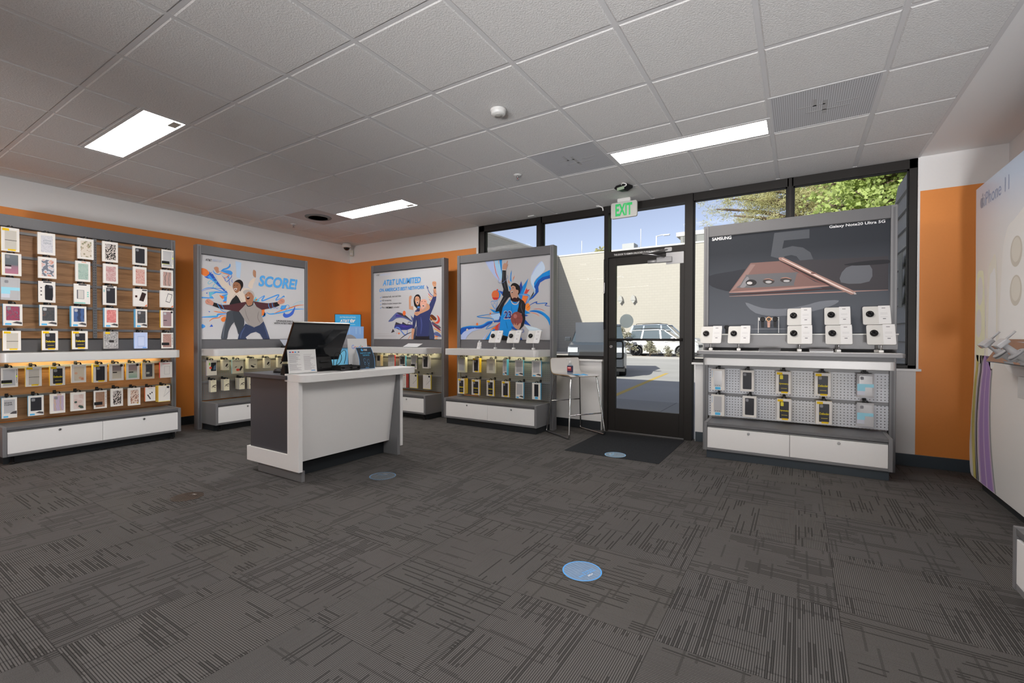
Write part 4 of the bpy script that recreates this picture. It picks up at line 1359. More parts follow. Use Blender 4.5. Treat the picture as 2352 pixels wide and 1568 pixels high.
PACKS = [
    ('slat', 'top', 1, 'clear_yellow', 0.171, 1.89, 0.113, 0.213, -0.09, 1, 0.022),
    ('slat', 'top', 2, 'glitter', 0.406, 1.896, 0.119, 0.205, -0.09, 1, 0.022),
    ('slat', 'top', 3, 'cactus', 0.687, 1.895, 0.122, 0.204, -0.09, 1, 0.022),
    ('slat', 'top', 4, 'leopard', 0.879, 1.894, 0.125, 0.207, -0.09, 1, 0.022),
    ('slat', 'top', 5, 'black', 1.132, 1.895, 0.126, 0.199, -0.09, 1, 0.022),
    ('slat', 'top', 6, 'cm_clear', 1.386, 1.898, 0.117, 0.202, -0.09, 1, 0.022),
    ('slat', 'second', 1, 'pink_ombre', 0.178, 1.673, 0.122, 0.201, -0.09, 1, 0.022),
    ('slat', 'second', 2, 'floral', 0.411, 1.673, 0.124, 0.199, -0.09, 1, 0.022),
    ('slat', 'second', 3, 'green_marble', 0.665, 1.669, 0.111, 0.202, -0.09, 1, 0.022),
    ('slat', 'second', 4, 'pink_marble', 0.882, 1.674, 0.119, 0.198, -0.09, 1, 0.022),
    ('slat', 'second', 5, 'red_floral', 1.13, 1.673, 0.117, 0.202, -0.09, 1, 0.022),
    ('slat', 'second', 6, 'agate', 1.38, 1.674, 0.116, 0.2, -0.09, 1, 0.022),
    ('slat', 'third', 1, 'blue_band', 0.17, 1.451, 0.12, 0.202, -0.09, 1, 0.022),
    ('slat', 'third', 2, 'black_pic', 0.406, 1.445, 0.118, 0.199, -0.09, 1, 0.022),
    ('slat', 'third', 3, 'outline_pic', 0.658, 1.447, 0.12, 0.197, -0.09, 1, 0.022),
    ('slat', 'third', 4, 'black_folio', 0.873, 1.448, 0.113, 0.198, -0.09, 1, 0.022),
    ('slat', 'third', 5, 'small_pic', 1.133, 1.449, 0.124, 0.19, -0.09, 1, 0.022),
    ('slat', 'third', 6, 'line_pic', 1.379, 1.452, 0.127, 0.189, -0.09, 1, 0.022),
    ('slat', 'fourth', 1, 'bl_multi', 0.183, 1.221, 0.121, 0.194, -0.09, 1, 0.022),
    ('slat', 'fourth', 2, 'bl_grey', 0.415, 1.223, 0.119, 0.197, -0.09, 1, 0.022),
    ('slat', 'fourth', 3, 'bl_blue', 0.633, 1.22, 0.113, 0.201, -0.09, 2, 0.022),
    ('slat', 'fourth', 4, 'bl_pink', 0.885, 1.219, 0.109, 0.199, -0.09, 2, 0.022),
    ('slat', 'fourth', 5, 'bl_dark', 1.141, 1.222, 0.104, 0.197, -0.09, 2, 0.022),
    ('slat', 'fourth', 6, 'mauve', 1.377, 1.224, 0.121, 0.194, -0.09, 1, 0.022),
    ('slat', 'fifth', 1, 'clear_yellow', 0.176, 0.994, 0.113, 0.179, -0.09, 1, 0.022),
    ('slat', 'fifth', 2, 'defender', 0.425, 0.992, 0.11, 0.185, -0.09, 1, 0.022),
    ('slat', 'fifth', 3, 'defender', 0.639, 0.997, 0.117, 0.18, -0.09, 1, 0.022),
    ('slat', 'fifth', 4, 'camo', 0.882, 0.998, 0.117, 0.176, -0.09, 1, 0.022),
    ('slat', 'fifth', 5, 'blue_card', 1.136, 0.993, 0.116, 0.175, -0.09, 1, 0.022),
    ('slat', 'fifth', 6, 'cm_pink', 1.38, 0.991, 0.116, 0.175, -0.09, 1, 0.022),
    ('slat', 'sixth', 1, 'cm_clear', 0.158, 0.663, 0.107, 0.175, -0.09, 1, 0.022),
    ('slat', 'sixth', 2, 'clear_yellow', 0.313, 0.657, 0.107, 0.184, -0.09, 1, 0.022),
    ('slat', 'sixth', 3, 'defender', 0.475, 0.652, 0.107, 0.186, -0.09, 1, 0.022),
    ('slat', 'sixth', 4, 'white_floral', 0.629, 0.667, 0.108, 0.178, -0.09, 1, 0.022),
    ('slat', 'sixth', 5, 'yd_plain', 0.792, 0.656, 0.108, 0.185, -0.09, 2, 0.022),
    ('slat', 'sixth', 6, 'ombre_white', 0.924, 0.664, 0.12, 0.176, -0.09, 1, 0.022),
    ('slat', 'sixth', 7, 'ombre_mint', 1.063, 0.663, 0.117, 0.177, -0.09, 1, 0.022),
    ('slat', 'sixth', 8, 'dark_case', 1.2, 0.66, 0.111, 0.179, -0.09, 1, 0.022),
    ('slat', 'sixth', 9, 'red_side', 1.367, 0.661, 0.116, 0.174, -0.09, 1, 0.022),
    ('slat', 'bottom', 1, 'stays_clear', 0.157, 0.385, 0.095, 0.184, -0.09, 1, 0.022),
    ('slat', 'bottom', 2, 'bl_black', 0.327, 0.383, 0.103, 0.187, -0.09, 1, 0.022),
    ('slat', 'bottom', 3, 'iridescent', 0.475, 0.385, 0.106, 0.186, -0.09, 1, 0.022),
    ('slat', 'bottom', 4, 'tropical', 0.624, 0.389, 0.111, 0.182, -0.09, 1, 0.022),
    ('slat', 'bottom', 5, 'cm_brown', 0.792, 0.389, 0.104, 0.183, -0.09, 1, 0.022),
    ('slat', 'bottom', 6, 'leopard', 0.927, 0.395, 0.1, 0.183, -0.09, 1, 0.022),
    ('slat', 'bottom', 7, 'speckle', 1.075, 0.386, 0.105, 0.186, -0.09, 1, 0.022),
    ('slat', 'bottom', 8, 'orange_side', 1.218, 0.414, 0.092, 0.152, -0.09, 1, 0.022),
    ('slat', 'bottom', 9, 'line_yellow', 1.349, 0.393, 0.113, 0.18, -0.09, 3, 0.022),
    ('score', 'top', 1, 'phone_pic', 0.111, 0.654, 0.11, 0.184, -0.1, 1, 0.022),
    ('score', 'top', 2, 'gadget', 0.275, 0.708, 0.068, 0.131, -0.1, 3, 0.022),
    ('score', 'top', 3, 'gadget_wide', 0.415, 0.658, 0.14, 0.175, -0.1, 1, 0.022),
    ('score', 'top', 4, 'gadget_pad', 0.603, 0.708, 0.109, 0.133, -0.1, 3, 0.022),
    ('score', 'top', 5, 'gadget', 0.799, 0.705, 0.077, 0.134, -0.1, 2, 0.022),
    ('score', 'top', 6, 'gadget', 0.981, 0.705, 0.072, 0.133, -0.1, 2, 0.022),
    ('score', 'top', 7, 'gadget_plain', 1.126, 0.701, 0.077, 0.137, -0.1, 1, 0.022),
    ('score', 'bottom', 1, 'cable', 0.129, 0.45, 0.064, 0.144, -0.1, 2, 0.022),
    ('score', 'bottom', 2, 'cable', 0.279, 0.454, 0.065, 0.141, -0.1, 3, 0.022),
    ('score', 'bottom', 3, 'cable', 0.466, 0.453, 0.066, 0.143, -0.1, 4, 0.022),
    ('score', 'bottom', 4, 'cable', 0.587, 0.448, 0.071, 0.147, -0.1, 2, 0.022),
    ('cab2', 'top', 1, 'plain_dark', 0.28, 0.682, 0.091, 0.171, -0.1, 2, 0.022),
    ('cab2', 'top', 2, 'red_side', 0.557, 0.688, 0.131, 0.17, -0.1, 1, 0.022),
    ('cab2', 'top', 3, 'bl_dark', 0.784, 0.687, 0.126, 0.165, -0.1, 1, 0.022),
    ('cab2', 'top', 4, 'cm_line', 1.017, 0.662, 0.12, 0.197, -0.1, 1, 0.022),
    ('cab2', 'top', 5, 'black', 1.239, 0.683, 0.116, 0.18, -0.1, 2, 0.022),
    ('cab2', 'bottom', 1, 'red_side', 0.824, 0.384, 0.077, 0.2, -0.1, 2, 0.022),
    ('cab2', 'bottom', 2, 'line_yellow', 1.005, 0.389, 0.145, 0.204, -0.1, 1, 0.022),
    ('cab2', 'bottom', 3, 'line_yellow', 1.263, 0.389, 0.139, 0.202, -0.1, 1, 0.022),
    ('cab3', 'top', 1, 'plain_grey', 0.156, 0.653, 0.119, 0.205, -0.1, 2, 0.022),
    ('cab3', 'top', 2, 'yd_plain', 0.395, 0.663, 0.104, 0.187, -0.1, 2, 0.022),
    ('cab3', 'top', 3, 'plain_white', 0.633, 0.662, 0.129, 0.183, -0.1, 1, 0.022),
    ('cab3', 'top', 4, 'bl_slim', 0.845, 0.647, 0.061, 0.199, -0.1, 2, 0.022),
    ('cab3', 'top', 5, 'bl_clear', 1.056, 0.649, 0.116, 0.195, -0.1, 1, 0.022),
    ('cab3', 'top', 6, 'bl_clear', 1.3, 0.648, 0.126, 0.197, -0.1, 1, 0.022),
    ('cab3', 'bottom', 1, 'defender', 0.151, 0.367, 0.108, 0.204, -0.1, 3, 0.022),
    ('cab3', 'bottom', 2, 'defender', 0.391, 0.367, 0.125, 0.201, -0.1, 1, 0.022),
    ('cab3', 'bottom', 3, 'defender', 0.625, 0.37, 0.116, 0.202, -0.1, 1, 0.022),
    ('cab3', 'bottom', 4, 'yd_plain', 0.855, 0.373, 0.111, 0.198, -0.1, 1, 0.022),
    ('cab3', 'bottom', 5, 'bl_clear', 1.063, 0.369, 0.11, 0.2, -0.1, 1, 0.022),
    ('cab3', 'bottom', 6, 'bl_pic', 1.299, 0.375, 0.116, 0.199, -0.1, 1, 0.022),
    ('sam', 'top', 1, 'blue_tag', 0.148, 0.614, 0.121, 0.205, -0.08, 1, 0.022),
    ('sam', 'top', 2, 'black', 0.403, 0.618, 0.115, 0.199, -0.08, 1, 0.022),
    ('sam', 'top', 3, 'yd_sym', 0.697, 0.614, 0.118, 0.203, -0.08, 1, 0.022),
    ('sam', 'top', 4, 'defender', 0.993, 0.613, 0.117, 0.204, -0.08, 1, 0.022),
    ('sam', 'top', 5, 'blue_band', 1.293, 0.624, 0.116, 0.198, -0.08, 1, 0.022),
    ('sam', 'bottom', 1, 'blue_tag', 0.148, 0.365, 0.119, 0.205, -0.08, 1, 0.022),
    ('sam', 'bottom', 2, 'black', 0.424, 0.375, 0.117, 0.2, -0.08, 1, 0.022),
    ('sam', 'bottom', 3, 'yd_sym', 0.703, 0.371, 0.114, 0.199, -0.08, 1, 0.022),
    ('sam', 'bottom', 4, 'defender', 1.004, 0.369, 0.117, 0.203, -0.08, 1, 0.022),
    ('sam', 'bottom', 5, 'blue_band', 1.293, 0.381, 0.114, 0.196, -0.08, 1, 0.022),
]
# ------------------------------------------------------------------ boxed phone cases on the hooks
def pattern(name, kind, stops, scale):
    if name in MATS:
        return MATS[name]
    g = G(name)
    o, x, y, z = g.xyz()
    if kind == 'cells':
        f = g.voro(o, scale)
    elif kind == 'spots':
        a = g.voro(o, scale)
        f = g.ma('ADD', g.ma('MULTIPLY', g.noise(o, scale * 1.3, 2), .7), g.ma('MULTIPLY', a, .45))
    elif kind == 'marble':
        f = g.noise(o, scale, 5, .6, 2.2)
    elif kind == 'up':
        f = g.ma('MULTIPLY', z, scale)
    else:
        k = g.n('TexWave')
        g.put(k.inputs['Vector'], o)
        k.inputs['Scale'].default_value = scale
        k.inputs['Distortion'].default_value = 7
        k.inputs['Detail'].default_value = 2
        f = k.outputs['Fac']
    g.base(g.ramp(f, stops, kind in ('cells', 'spots')), .4, 0, .3)
    return g.m
def A(r, g, b):
    return tuple(min(.88, lin(v) / UNLIT) for v in (r, g, b)) + (1,)
PAT = {
    'clear': lambda: flat('clear_case', A(160, 156, 148), .15),
    'clear_grey': lambda: flat('clear_case_grey', A(150, 150, 152), .15),
    'glitter': lambda: pattern('glitter_print', 'cells', [(0, A(150, 150, 155)), (.35, A(172, 172, 176)), (.7, A(140, 140, 148))], 260),
    'cactus': lambda: pattern('cactus_print', 'cells', [(0, A(112, 120, 96)), (.28, A(140, 126, 104)), (.42, A(176, 168, 158))], 45),
    'leopard': lambda: pattern('leopard_print', 'spots', [(0, A(36, 32, 32)), (.56, A(40, 36, 34)), (.60, A(168, 160, 154))], 90),
    'speckle': lambda: pattern('speckle_print', 'spots', [(0, A(70, 52, 46)), (.48, A(150, 100, 80)), (.55, A(176, 160, 148))], 75),
    'black': lambda: flat('black_case', A(38, 38, 42), .38, 0, .25),
    'charcoal': lambda: pattern('charcoal_swirl', 'marble', [(.3, A(48, 50, 54)), (.55, A(66, 66, 68)), (.62, A(96, 64, 54))], 14),
    'pink_ombre': lambda: pattern('pink_ombre_print', 'up', [(.02, A(150, 92, 112)), (.45, A(120, 92, 104)), (.55, A(78, 84, 90)), (1, A(88, 92, 96))], 5.5),
    'ombre_white': lambda: pattern('white_ombre_print', 'up', [(.05, A(172, 166, 150)), (.5, A(160, 152, 140)), (.62, A(112, 100, 98)), (1, A(100, 90, 92))], 5.8),
    'ombre_mint': lambda: pattern('mint_ombre_print', 'up', [(.05, A(112, 150, 130)), (.4, A(156, 164, 150)), (.62, A(126, 108, 106)), (1, A(124, 112, 112))], 5.8),
    'floral': lambda: pattern('floral_print', 'cells', [(0, A(160, 112, 100)), (.3, A(176, 140, 130)), (.42, A(164, 162, 166)), (.6, A(92, 96, 106))], 38),
    'green_marble': lambda: pattern('green_marble_print', 'marble', [(.3, A(100, 124, 116)), (.5, A(140, 156, 148)), (.62, A(112, 140, 130))], 22),
    'pink_marble': lambda: pattern('pink_marble_print', 'marble', [(.35, A(172, 160, 158)), (.48, A(150, 104, 104)), (.55, A(168, 150, 150)), (.7, A(140, 96, 96))], 20),
    'red_floral': lambda: pattern('red_floral_print', 'marble', [(.35, A(168, 110, 102)), (.5, A(172, 148, 140)), (.6, A(150, 84, 78))], 40),
    'agate': lambda: pattern('agate_print', 'wave', [(.2, A(150, 116, 108)), (.5, A(170, 160, 154)), (.8, A(120, 98, 92))], 9),
    'multi': lambda: pattern('berry_paisley_print', 'marble', [(.3, A(60, 56, 78)), (.45, A(140, 56, 80)), (.55, A(100, 60, 70)), (.65, A(90, 110, 130))], 34),
    'blue_stripe': lambda: pattern('navy_stripe_print', 'wave', [(.3, A(44, 54, 78)), (.7, A(58, 80, 120))], 6),
    'pink': lambda: pattern('coral_marble_print', 'marble', [(.35, A(160, 84, 84)), (.55, A(176, 112, 110)), (.66, A(190, 150, 146))], 26),
    'mauve': lambda: flat('mauve_case', A(130, 110, 114), .2),
    'camo': lambda: pattern('grey_camo_print', 'marble', [(.42, A(160, 158, 158)), (.48, A(62, 62, 62)), (.52, A(168, 166, 166)), (.6, A(70, 70, 70))], 34),
    'cm_pink': lambda: pattern('rose_glitter_print', 'cells', [(0, A(150, 120, 112)), (.4, A(128, 100, 94)), (.7, A(160, 132, 124))], 150),
    'cm_brown': lambda: pattern('copper_streak_print', 'marble', [(.35, A(138, 112, 96)), (.55, A(120, 92, 74)), (.7, A(160, 146, 136))], 24),
    'white_floral': lambda: pattern('white_flower_print', 'cells', [(0, A(170, 112, 84)), (.22, A(180, 142, 118)), (.36, A(176, 166, 150))], 24),
    'iridescent': lambda: pattern('iridescent_print', 'wave', [(.1, A(150, 136, 156)), (.4, A(164, 150, 160)), (.6, A(128, 126, 160)), (.9, A(160, 140, 130))], 8),
    'tropical': lambda: pattern('tropical_leaf_print', 'cells', [(0, A(52, 66, 60)), (.3, A(60, 72, 66)), (.36, A(170, 152, 146)), (.6, A(176, 164, 160))], 26),
}
WHT, YEL, SKY, RED, ORG = (186, 183, 179), (198, 156, 20), (60, 140, 180), (160, 40, 44), (186, 96, 60)
# style: words for the label, front, side, window rectangle (fractions), window pattern, [tags: part name, colour, rectangle, text, text colour, bold]
W0 = (.18, .86, .10, .88)
def otter(pat, words, txt=None, sq=False):
    e = [('logo_tag', YEL, (.06, .44, .86, .965), None), ('label', (194, 158, 30), (.36, .80, .03, .105), None)]
    if txt:
        e.append(('lettering', None, (.24, .84, .40, .50), txt, (208, 170, 30), .02))
        e.append(('lettering', None, (.34, .74, .24, .26), '-' * 12, (190, 170, 60), .0))
    if pat == 'clear':
        e.append(('band', (40, 36, 34), (.2, .85, .46, .48), None))
    if sq:
        e.append(('camera_cutout', (206, 176, 60), (.27, .48, .66, .84), None))
    return (words, WHT, YEL, (.20, .84, .09, .88), pat, e, pat != 'clear' and not sq)
def specky(pat, words, cam=True, win=(.15, .86, .24, .90)):
    return (words, WHT, SKY, win, pat, [('label', (70, 148, 190), (.10, .42, .03, .11), None), ('corner_print', (66, 64, 66), [(.45, .13), (.97, .06), (.97, .16), (.7, .20)], None)], cam)
def casemate(pat, words, neon=True):
    e = [('lettering', None, (.895, .955, .22, .92), 'CASE-MATE', (40, 40, 40), .02), ('label', (30, 30, 32), (.03, .66, .20, .37), None)]
    if neon:
        e.append(('label', (176, 190, 50), (.885, .965, .50, .60), None))
        e.append(('label', (176, 190, 50), (.05, .64, .20, .215), None))
    return (words, WHT, (46, 44, 44), (.14, .84, .08, .92), pat, e, False)
def gadget(words, shapes, red=False, side=(168, 164, 156)):
    e = [('picture', (40, 36, 32), s, None) for s in shapes] + [('print_line', (130, 126, 118), (.3, .7, .84, .87), None)]
    if red:
        e.append(('price_dot', (200, 70, 54), [(.5 + .16 * math.cos(a * PI / 6), .26 + .09 * math.sin(a * PI / 6)) for a in range(12)], None))
    return (words, (178, 172, 150), side, None, None, e, False)
PIC = [(.40, .12), (.82, .10), (.86, .30), (.86, .72), (.80, .82), (.44, .84), (.38, .76), (.38, .20)]
STYLES = {
    'clear_yellow': otter('clear', 'clear case box with yellow tag'),
    'defender': otter('black', 'black case box with yellow Defender lettering', 'Defender'),
    'yd_plain': otter('black', 'black case box with yellow logo tag'),
    'yd_sym': otter('black', 'black case box with yellow camera square', 'Symmetry', True),
    'glitter': ('glittery clear case box', WHT, WHT, W0, 'glitter', [('lettering', None, (.32, .76, .50, .68), 'NITRO\nSTEEL' if False else '::::::\n::::::', (96, 108, 116), .02)], False),
    'cactus': ('cactus print phone case box', WHT, WHT, W0, 'cactus', [], False),
    'leopard': ('leopard print phone case box', WHT, WHT, W0, 'leopard', [('camera_cutout', (150, 144, 142), (.22, .50, .70, .86), None)], False),
    'speckle': ('brown speckle print case box', WHT, WHT, W0, 'speckle', [('logo_tag', (150, 120, 50), [(.78 + .07 * math.cos(a * PI / 6), .12 + .04 * math.sin(a * PI / 6)) for a in range(12)], None)], False),
    'black': ('white box with plain black case', WHT, WHT, (.17, .83, .10, .90), 'black', [], True),
    'cm_clear': casemate('clear_grey', 'clear case box with neon green label'),
    'cm_pink': casemate('cm_pink', 'rose glitter case box', False),
    'cm_brown': casemate('cm_brown', 'copper streaked case box', False),
    'cm_line': casemate('clear_grey', 'white case box with yellow spine label'),
    'pink_ombre': ('pink and grey ombre case box', WHT, YEL, (.16, .84, .08, .94), 'pink_ombre', [('label', (34, 32, 34), (.17, .48, .40, .47), None), ('label', (172, 160, 164), (.17, .48, .30, .39), None)], True),
    'floral': ('pink and grey floral case box', WHT, WHT, W0, 'floral', [], False),
    'green_marble': ('green marble phone case box', WHT, WHT, W0, 'green_marble', [('label', (176, 130, 110), (.40, .72, .93, .97), None)], False),
    'pink_marble': ('pink marble phone case box', WHT, WHT, W0, 'pink_marble', [], False),
    'red_floral': ('red and pink print case box', WHT, WHT, W0, 'red_floral', [], False),
    'agate': ('brown agate print case box', WHT, WHT, W0, 'agate', [], False),
    'blue_band': ('clear case box with pale blue band', (150, 150, 152), (140, 140, 142), (.14, .90, .06, .92), 'clear_grey', [('band', (126, 174, 190), (.02, .98, .43, .57), None), ('label', (126, 174, 190), (.02, .48, .27, .43), None), ('label', (166, 168, 178), (.02, .46, .10, .27), None)], True),
    'black_pic': ('white box picturing a rugged black case', WHT, (40, 38, 38), None, None, [('picture', (34, 34, 38), PIC, None), ('picture', (62, 62, 68), (.62, .84, .68, .80), None), ('label', (36, 34, 36), (.28, .78, .93, .985), None)] + [('icon', (60, 58, 60), (.12, .22, z, z + .05), None) for z in (.66, .50, .32)], False),
    'outline_pic': ('white box with two outlined phones', WHT, WHT, None, None, [('picture', (120, 120, 122), (.18, .62, .24, .70), None), ('picture', (166, 162, 158), (.22, .58, .26, .68), None), ('picture', (80, 80, 84), (.17, .24, .26, .70), None), ('label', (96, 164, 154), (.02, .70, .02, .07), None), ('label', (36, 34, 36), (.28, .78, .93, .985), None)] + [('icon', (96, 164, 154), (.80, .90, z, z + .06), None) for z in (.56, .46, .36)], False),
    'black_folio': ('white box with tall black case window', WHT, (44, 42, 44), (.25, .88, .10, .90), 'black', [('label', (36, 34, 36), (.3, .78, .93, .985), None), ('label', (120, 160, 160), (.06, .14, .66, .80), None)], True),
    'small_pic': ('white box with small tilted black phone', WHT, WHT, None, None, [('picture', (44, 34, 34), [(.40, .34), (.72, .28), (.92, .74), (.62, .82)], None), ('picture', (60, 40, 36), (.12, .28, .50, .62), None), ('label', (200, 100, 60), [(.78, .02), (.97, .02), (.97, .14)], None), ('label', (40, 40, 42), (.62, .97, .90, .96), None)], False),
    'line_pic': ('white box with thin phone outline', WHT, WHT, None, None, [('picture', (70, 70, 74), [(.38, .34), (.72, .28), (.92, .78), (.58, .84)], None), ('picture', WHT, [(.42, .37), (.70, .32), (.88, .75), (.60, .80)], None), ('label', (200, 100, 60), [(.78, .02), (.97, .02), (.97, .14)], None)], False),
    'bl_multi': specky('multi', 'berry paisley print case box'),
    'bl_grey': specky('charcoal', 'charcoal swirl case box'),
    'bl_blue': specky('blue_stripe', 'navy striped case box, blue spine'),
    'bl_pink': specky('pink', 'coral marble case box, blue spine', False),
    'bl_dark': specky('charcoal', 'dark grey case box, blue spine'),
    'bl_black': specky('black', 'black case box, blue spine'),
    'bl_slim': specky('clear_grey', 'slim white box, blue spine', False),
    'bl_clear': specky('clear_grey', 'clear case box, blue spine', False),
    'bl_pic': ('white box with black phone front', WHT, SKY, None, None, [('picture', (34, 34, 38), (.26, .76, .18, .92), None), ('label', (70, 148, 190), (.34, .70, .03, .16), None)], False),
    'stays_clear': ('clear case box lettered STAYS CLEAR', WHT, SKY, (.15, .86, .24, .90), 'clear_grey', [('lettering', None, (.17, .70, .62, .78), 'STAYS\nCLEAR', (56, 56, 58), .03), ('label', (70, 148, 190), (.10, .42, .03, .11), None), ('corner_print', (66, 64, 66), [(.5, .2), (.97, .18), (.97, .34), (.7, .30)], None)], False),
    'mauve': ('mauve phone case box', WHT, YEL, (.20, .86, .08, .92), 'mauve', [('logo_tag', (40, 38, 40), [(.88 + .09 * math.cos(a * PI / 6), .90 + .06 * math.sin(a * PI / 6)) for a in range(12)], None), ('label', (34, 32, 34), (.24, .50, .40, .44), None)], True),
    'camo': ('grey camouflage print box', (150, 148, 148), (140, 138, 136), (.04, .96, .03, .97), 'camo', [('logo_tag', YEL, (.10, .42, .86, .97), None), ('label', (44, 42, 42), (.36, .70, .36, .50), None)], False),
    'blue_card': ('pale blue box with phone outline', (150, 162, 190), (120, 150, 196), None, None, [('picture', (110, 130, 168), (.24, .78, .14, .76), None), ('picture', (156, 166, 190), (.26, .76, .16, .74), None), ('label', (80, 130, 190), (.62, .92, .03, .09), None)], False),
    'ombre_white': ('white and grey ombre case box', WHT, YEL, (.22, .84, .12, .90), 'ombre_white', [('logo_tag', (40, 38, 36), [(.84 + .11 * math.cos(a * PI / 6), .88 + .08 * math.sin(a * PI / 6)) for a in range(12)], None), ('label', (30, 28, 28), (.24, .54, .45, .51), None)], False),
    'ombre_mint': ('mint green ombre case box', WHT, YEL, (.18, .82, .10, .90), 'ombre_mint', [('logo_tag', (40, 38, 36), [(.84 + .11 * math.cos(a * PI / 6), .88 + .08 * math.sin(a * PI / 6)) for a in range(12)], None), ('label', (30, 28, 28), (.20, .54, .42, .48), None)], False),
    'dark_case': ('cream box with small charcoal case', (164, 158, 146), YEL, (.30, .84, .12, .90), 'charcoal', [('label', (150, 150, 140), (.34, .60, .30, .42), None)], False),
    'red_side': ('white box with red edges', WHT, RED, None, None, [('picture', (120, 116, 116), (.36, .80, .22, .74), None), ('picture', WHT, (.375, .785, .23, .73), None), ('print_line', RED, (.2, .8, .88, .91), None)], False),
    'white_floral': ('white and orange flower case box', WHT, WHT, W0, 'white_floral', [], False),
    'iridescent': ('lilac iridescent case box', WHT, WHT, (.22, .90, .12, .90), 'iridescent', [('label', (150, 110, 104), (.44, .74, .93, .97), None)], True),
    'tropical': ('dark leaf print case box', WHT, WHT, W0, 'tropical', [], False),
    'orange_side': ('small white box with orange edges', WHT, ORG, None, None, [('picture', (70, 68, 70), [(.16, .46), (.28, .50), (.56, .16), (.46, .12)], None), ('picture', (50, 48, 50), (.42, .54, .48, .58), None), ('picture', (60, 58, 60), (.60, .72, .56, .66), None), ('print_line', (120, 116, 116), (.3, .7, .9, .92), None)], False),
    'line_yellow': ('white box with yellow bottom edge', WHT, (190, 168, 50), None, None, [('picture', (110, 110, 112), [(.44, .30), (.92, .60), (.92, .90), (.70, .96)], None), ('picture', WHT, [(.46, .33), (.90, .615), (.90, .88), (.70, .93)], None), ('logo_tag', (36, 34, 36), [(.82 + .12 * math.cos(a * PI / 6), .89 + .07 * math.sin(a * PI / 6)) for a in range(12)], None), ('label', (190, 168, 44), (0.02, .98, .005, .03), None)], False),
    'phone_pic': ('white box picturing two black phones', (178, 172, 160), (150, 140, 150), None, None, [('picture', (30, 32, 36), (.40, .94, .28, .84), None), ('picture', (70, 90, 110), [(.62, .36), (.9, .36), (.9, .7), (.7, .6)], None), ('label', (110, 150, 60), (.2, .34, .66, .84), None), ('price_dot', (200, 70, 54), [(.36 + .13 * math.cos(a * PI / 6), .50 + .08 * math.sin(a * PI / 6)) for a in range(12)], None)], False),
    'gadget': gadget('small cream charger box', [[(.36, .36), (.5, .30), (.82, .50), (.76, .64), (.5, .56)], [(.62, .2), (.9, .34), (.88, .38), (.6, .24)]]),
    'gadget_wide': gadget('wide cream charger set box', [[(.58, .22), (.74, .18), (.94, .46), (.80, .54)], [(.24, .42), (.42, .48), (.40, .52), (.22, .46)]], True, (120, 150, 160)),
    'gadget_pad': gadget('cream box picturing a charging pad', [[(.24, .34), (.4, .34), (.7, .2), (.66, .1), (.5, .1), (.3, .2)], [(.6, .40), (.86, .38), (.86, .42), (.6, .44)]]),
    'gadget_plain': gadget('plain cream accessory box', []),
    'cable': gadget('white box picturing a black cable', [[(.2, .30), (.36, .44), (.9, .56), (.98, .46), (.98, .52), (.9, .62), (.34, .52), (.22, .38)], [(.44, .40), (.9, .36), (.9, .40), (.46, .45)]], False, (150, 146, 142)),
    'plain_dark': ('cream box with narrow dark window', (150, 142, 124), (150, 136, 112), (.2, .8, .46, .92), 'black', [], False),
    'plain_grey': ('greenish white box', (166, 166, 152), (176, 176, 160), (.16, .84, .12, .88), 'clear_grey', [], False),
    'plain_white': ('plain white case box', (178, 174, 160), (170, 166, 156), None, None, [('picture', (150, 146, 136), (.3, .75, .2, .7), None), ('print_line', (140, 136, 126), (.3, .7, .88, .90), None)], False),
    'blue_tag': ('clear phone case box with blue tag', WHT, WHT, (.20, .80, .16, .92), 'clear_grey', [('label', (70, 150, 190), (.30, .70, .03, .15), None), ('lettering', None, (.03, .10, .6, .92), 'tech', (80, 150, 190), 0.0), ('icon', (70, 70, 74), (.32, .38, .2, .24), None), ('icon', (70, 70, 74), (.46, .52, .2, .24), None), ('icon', (70, 70, 74), (.60, .66, .2, .24), None)], False),
}
ORD = ['', 'first', 'second', 'third', 'fourth', 'fifth', 'sixth', 'seventh', 'eighth', 'ninth']
WHERE = {'slat': 'on the wooden slatwall', 'score': 'under the SCORE poster', 'cab2': 'under the UNLIMITED poster', 'cab3': 'under the basketball poster', 'sam': 'under the dark phone poster'}
GRP = {'slat': 'phone case boxes on the slatwall', 'score': 'accessory boxes under the SCORE poster', 'cab2': 'case boxes under the UNLIMITED poster', 'cab3': 'case boxes under the basketball poster', 'sam': 'case boxes under the black phone poster'}
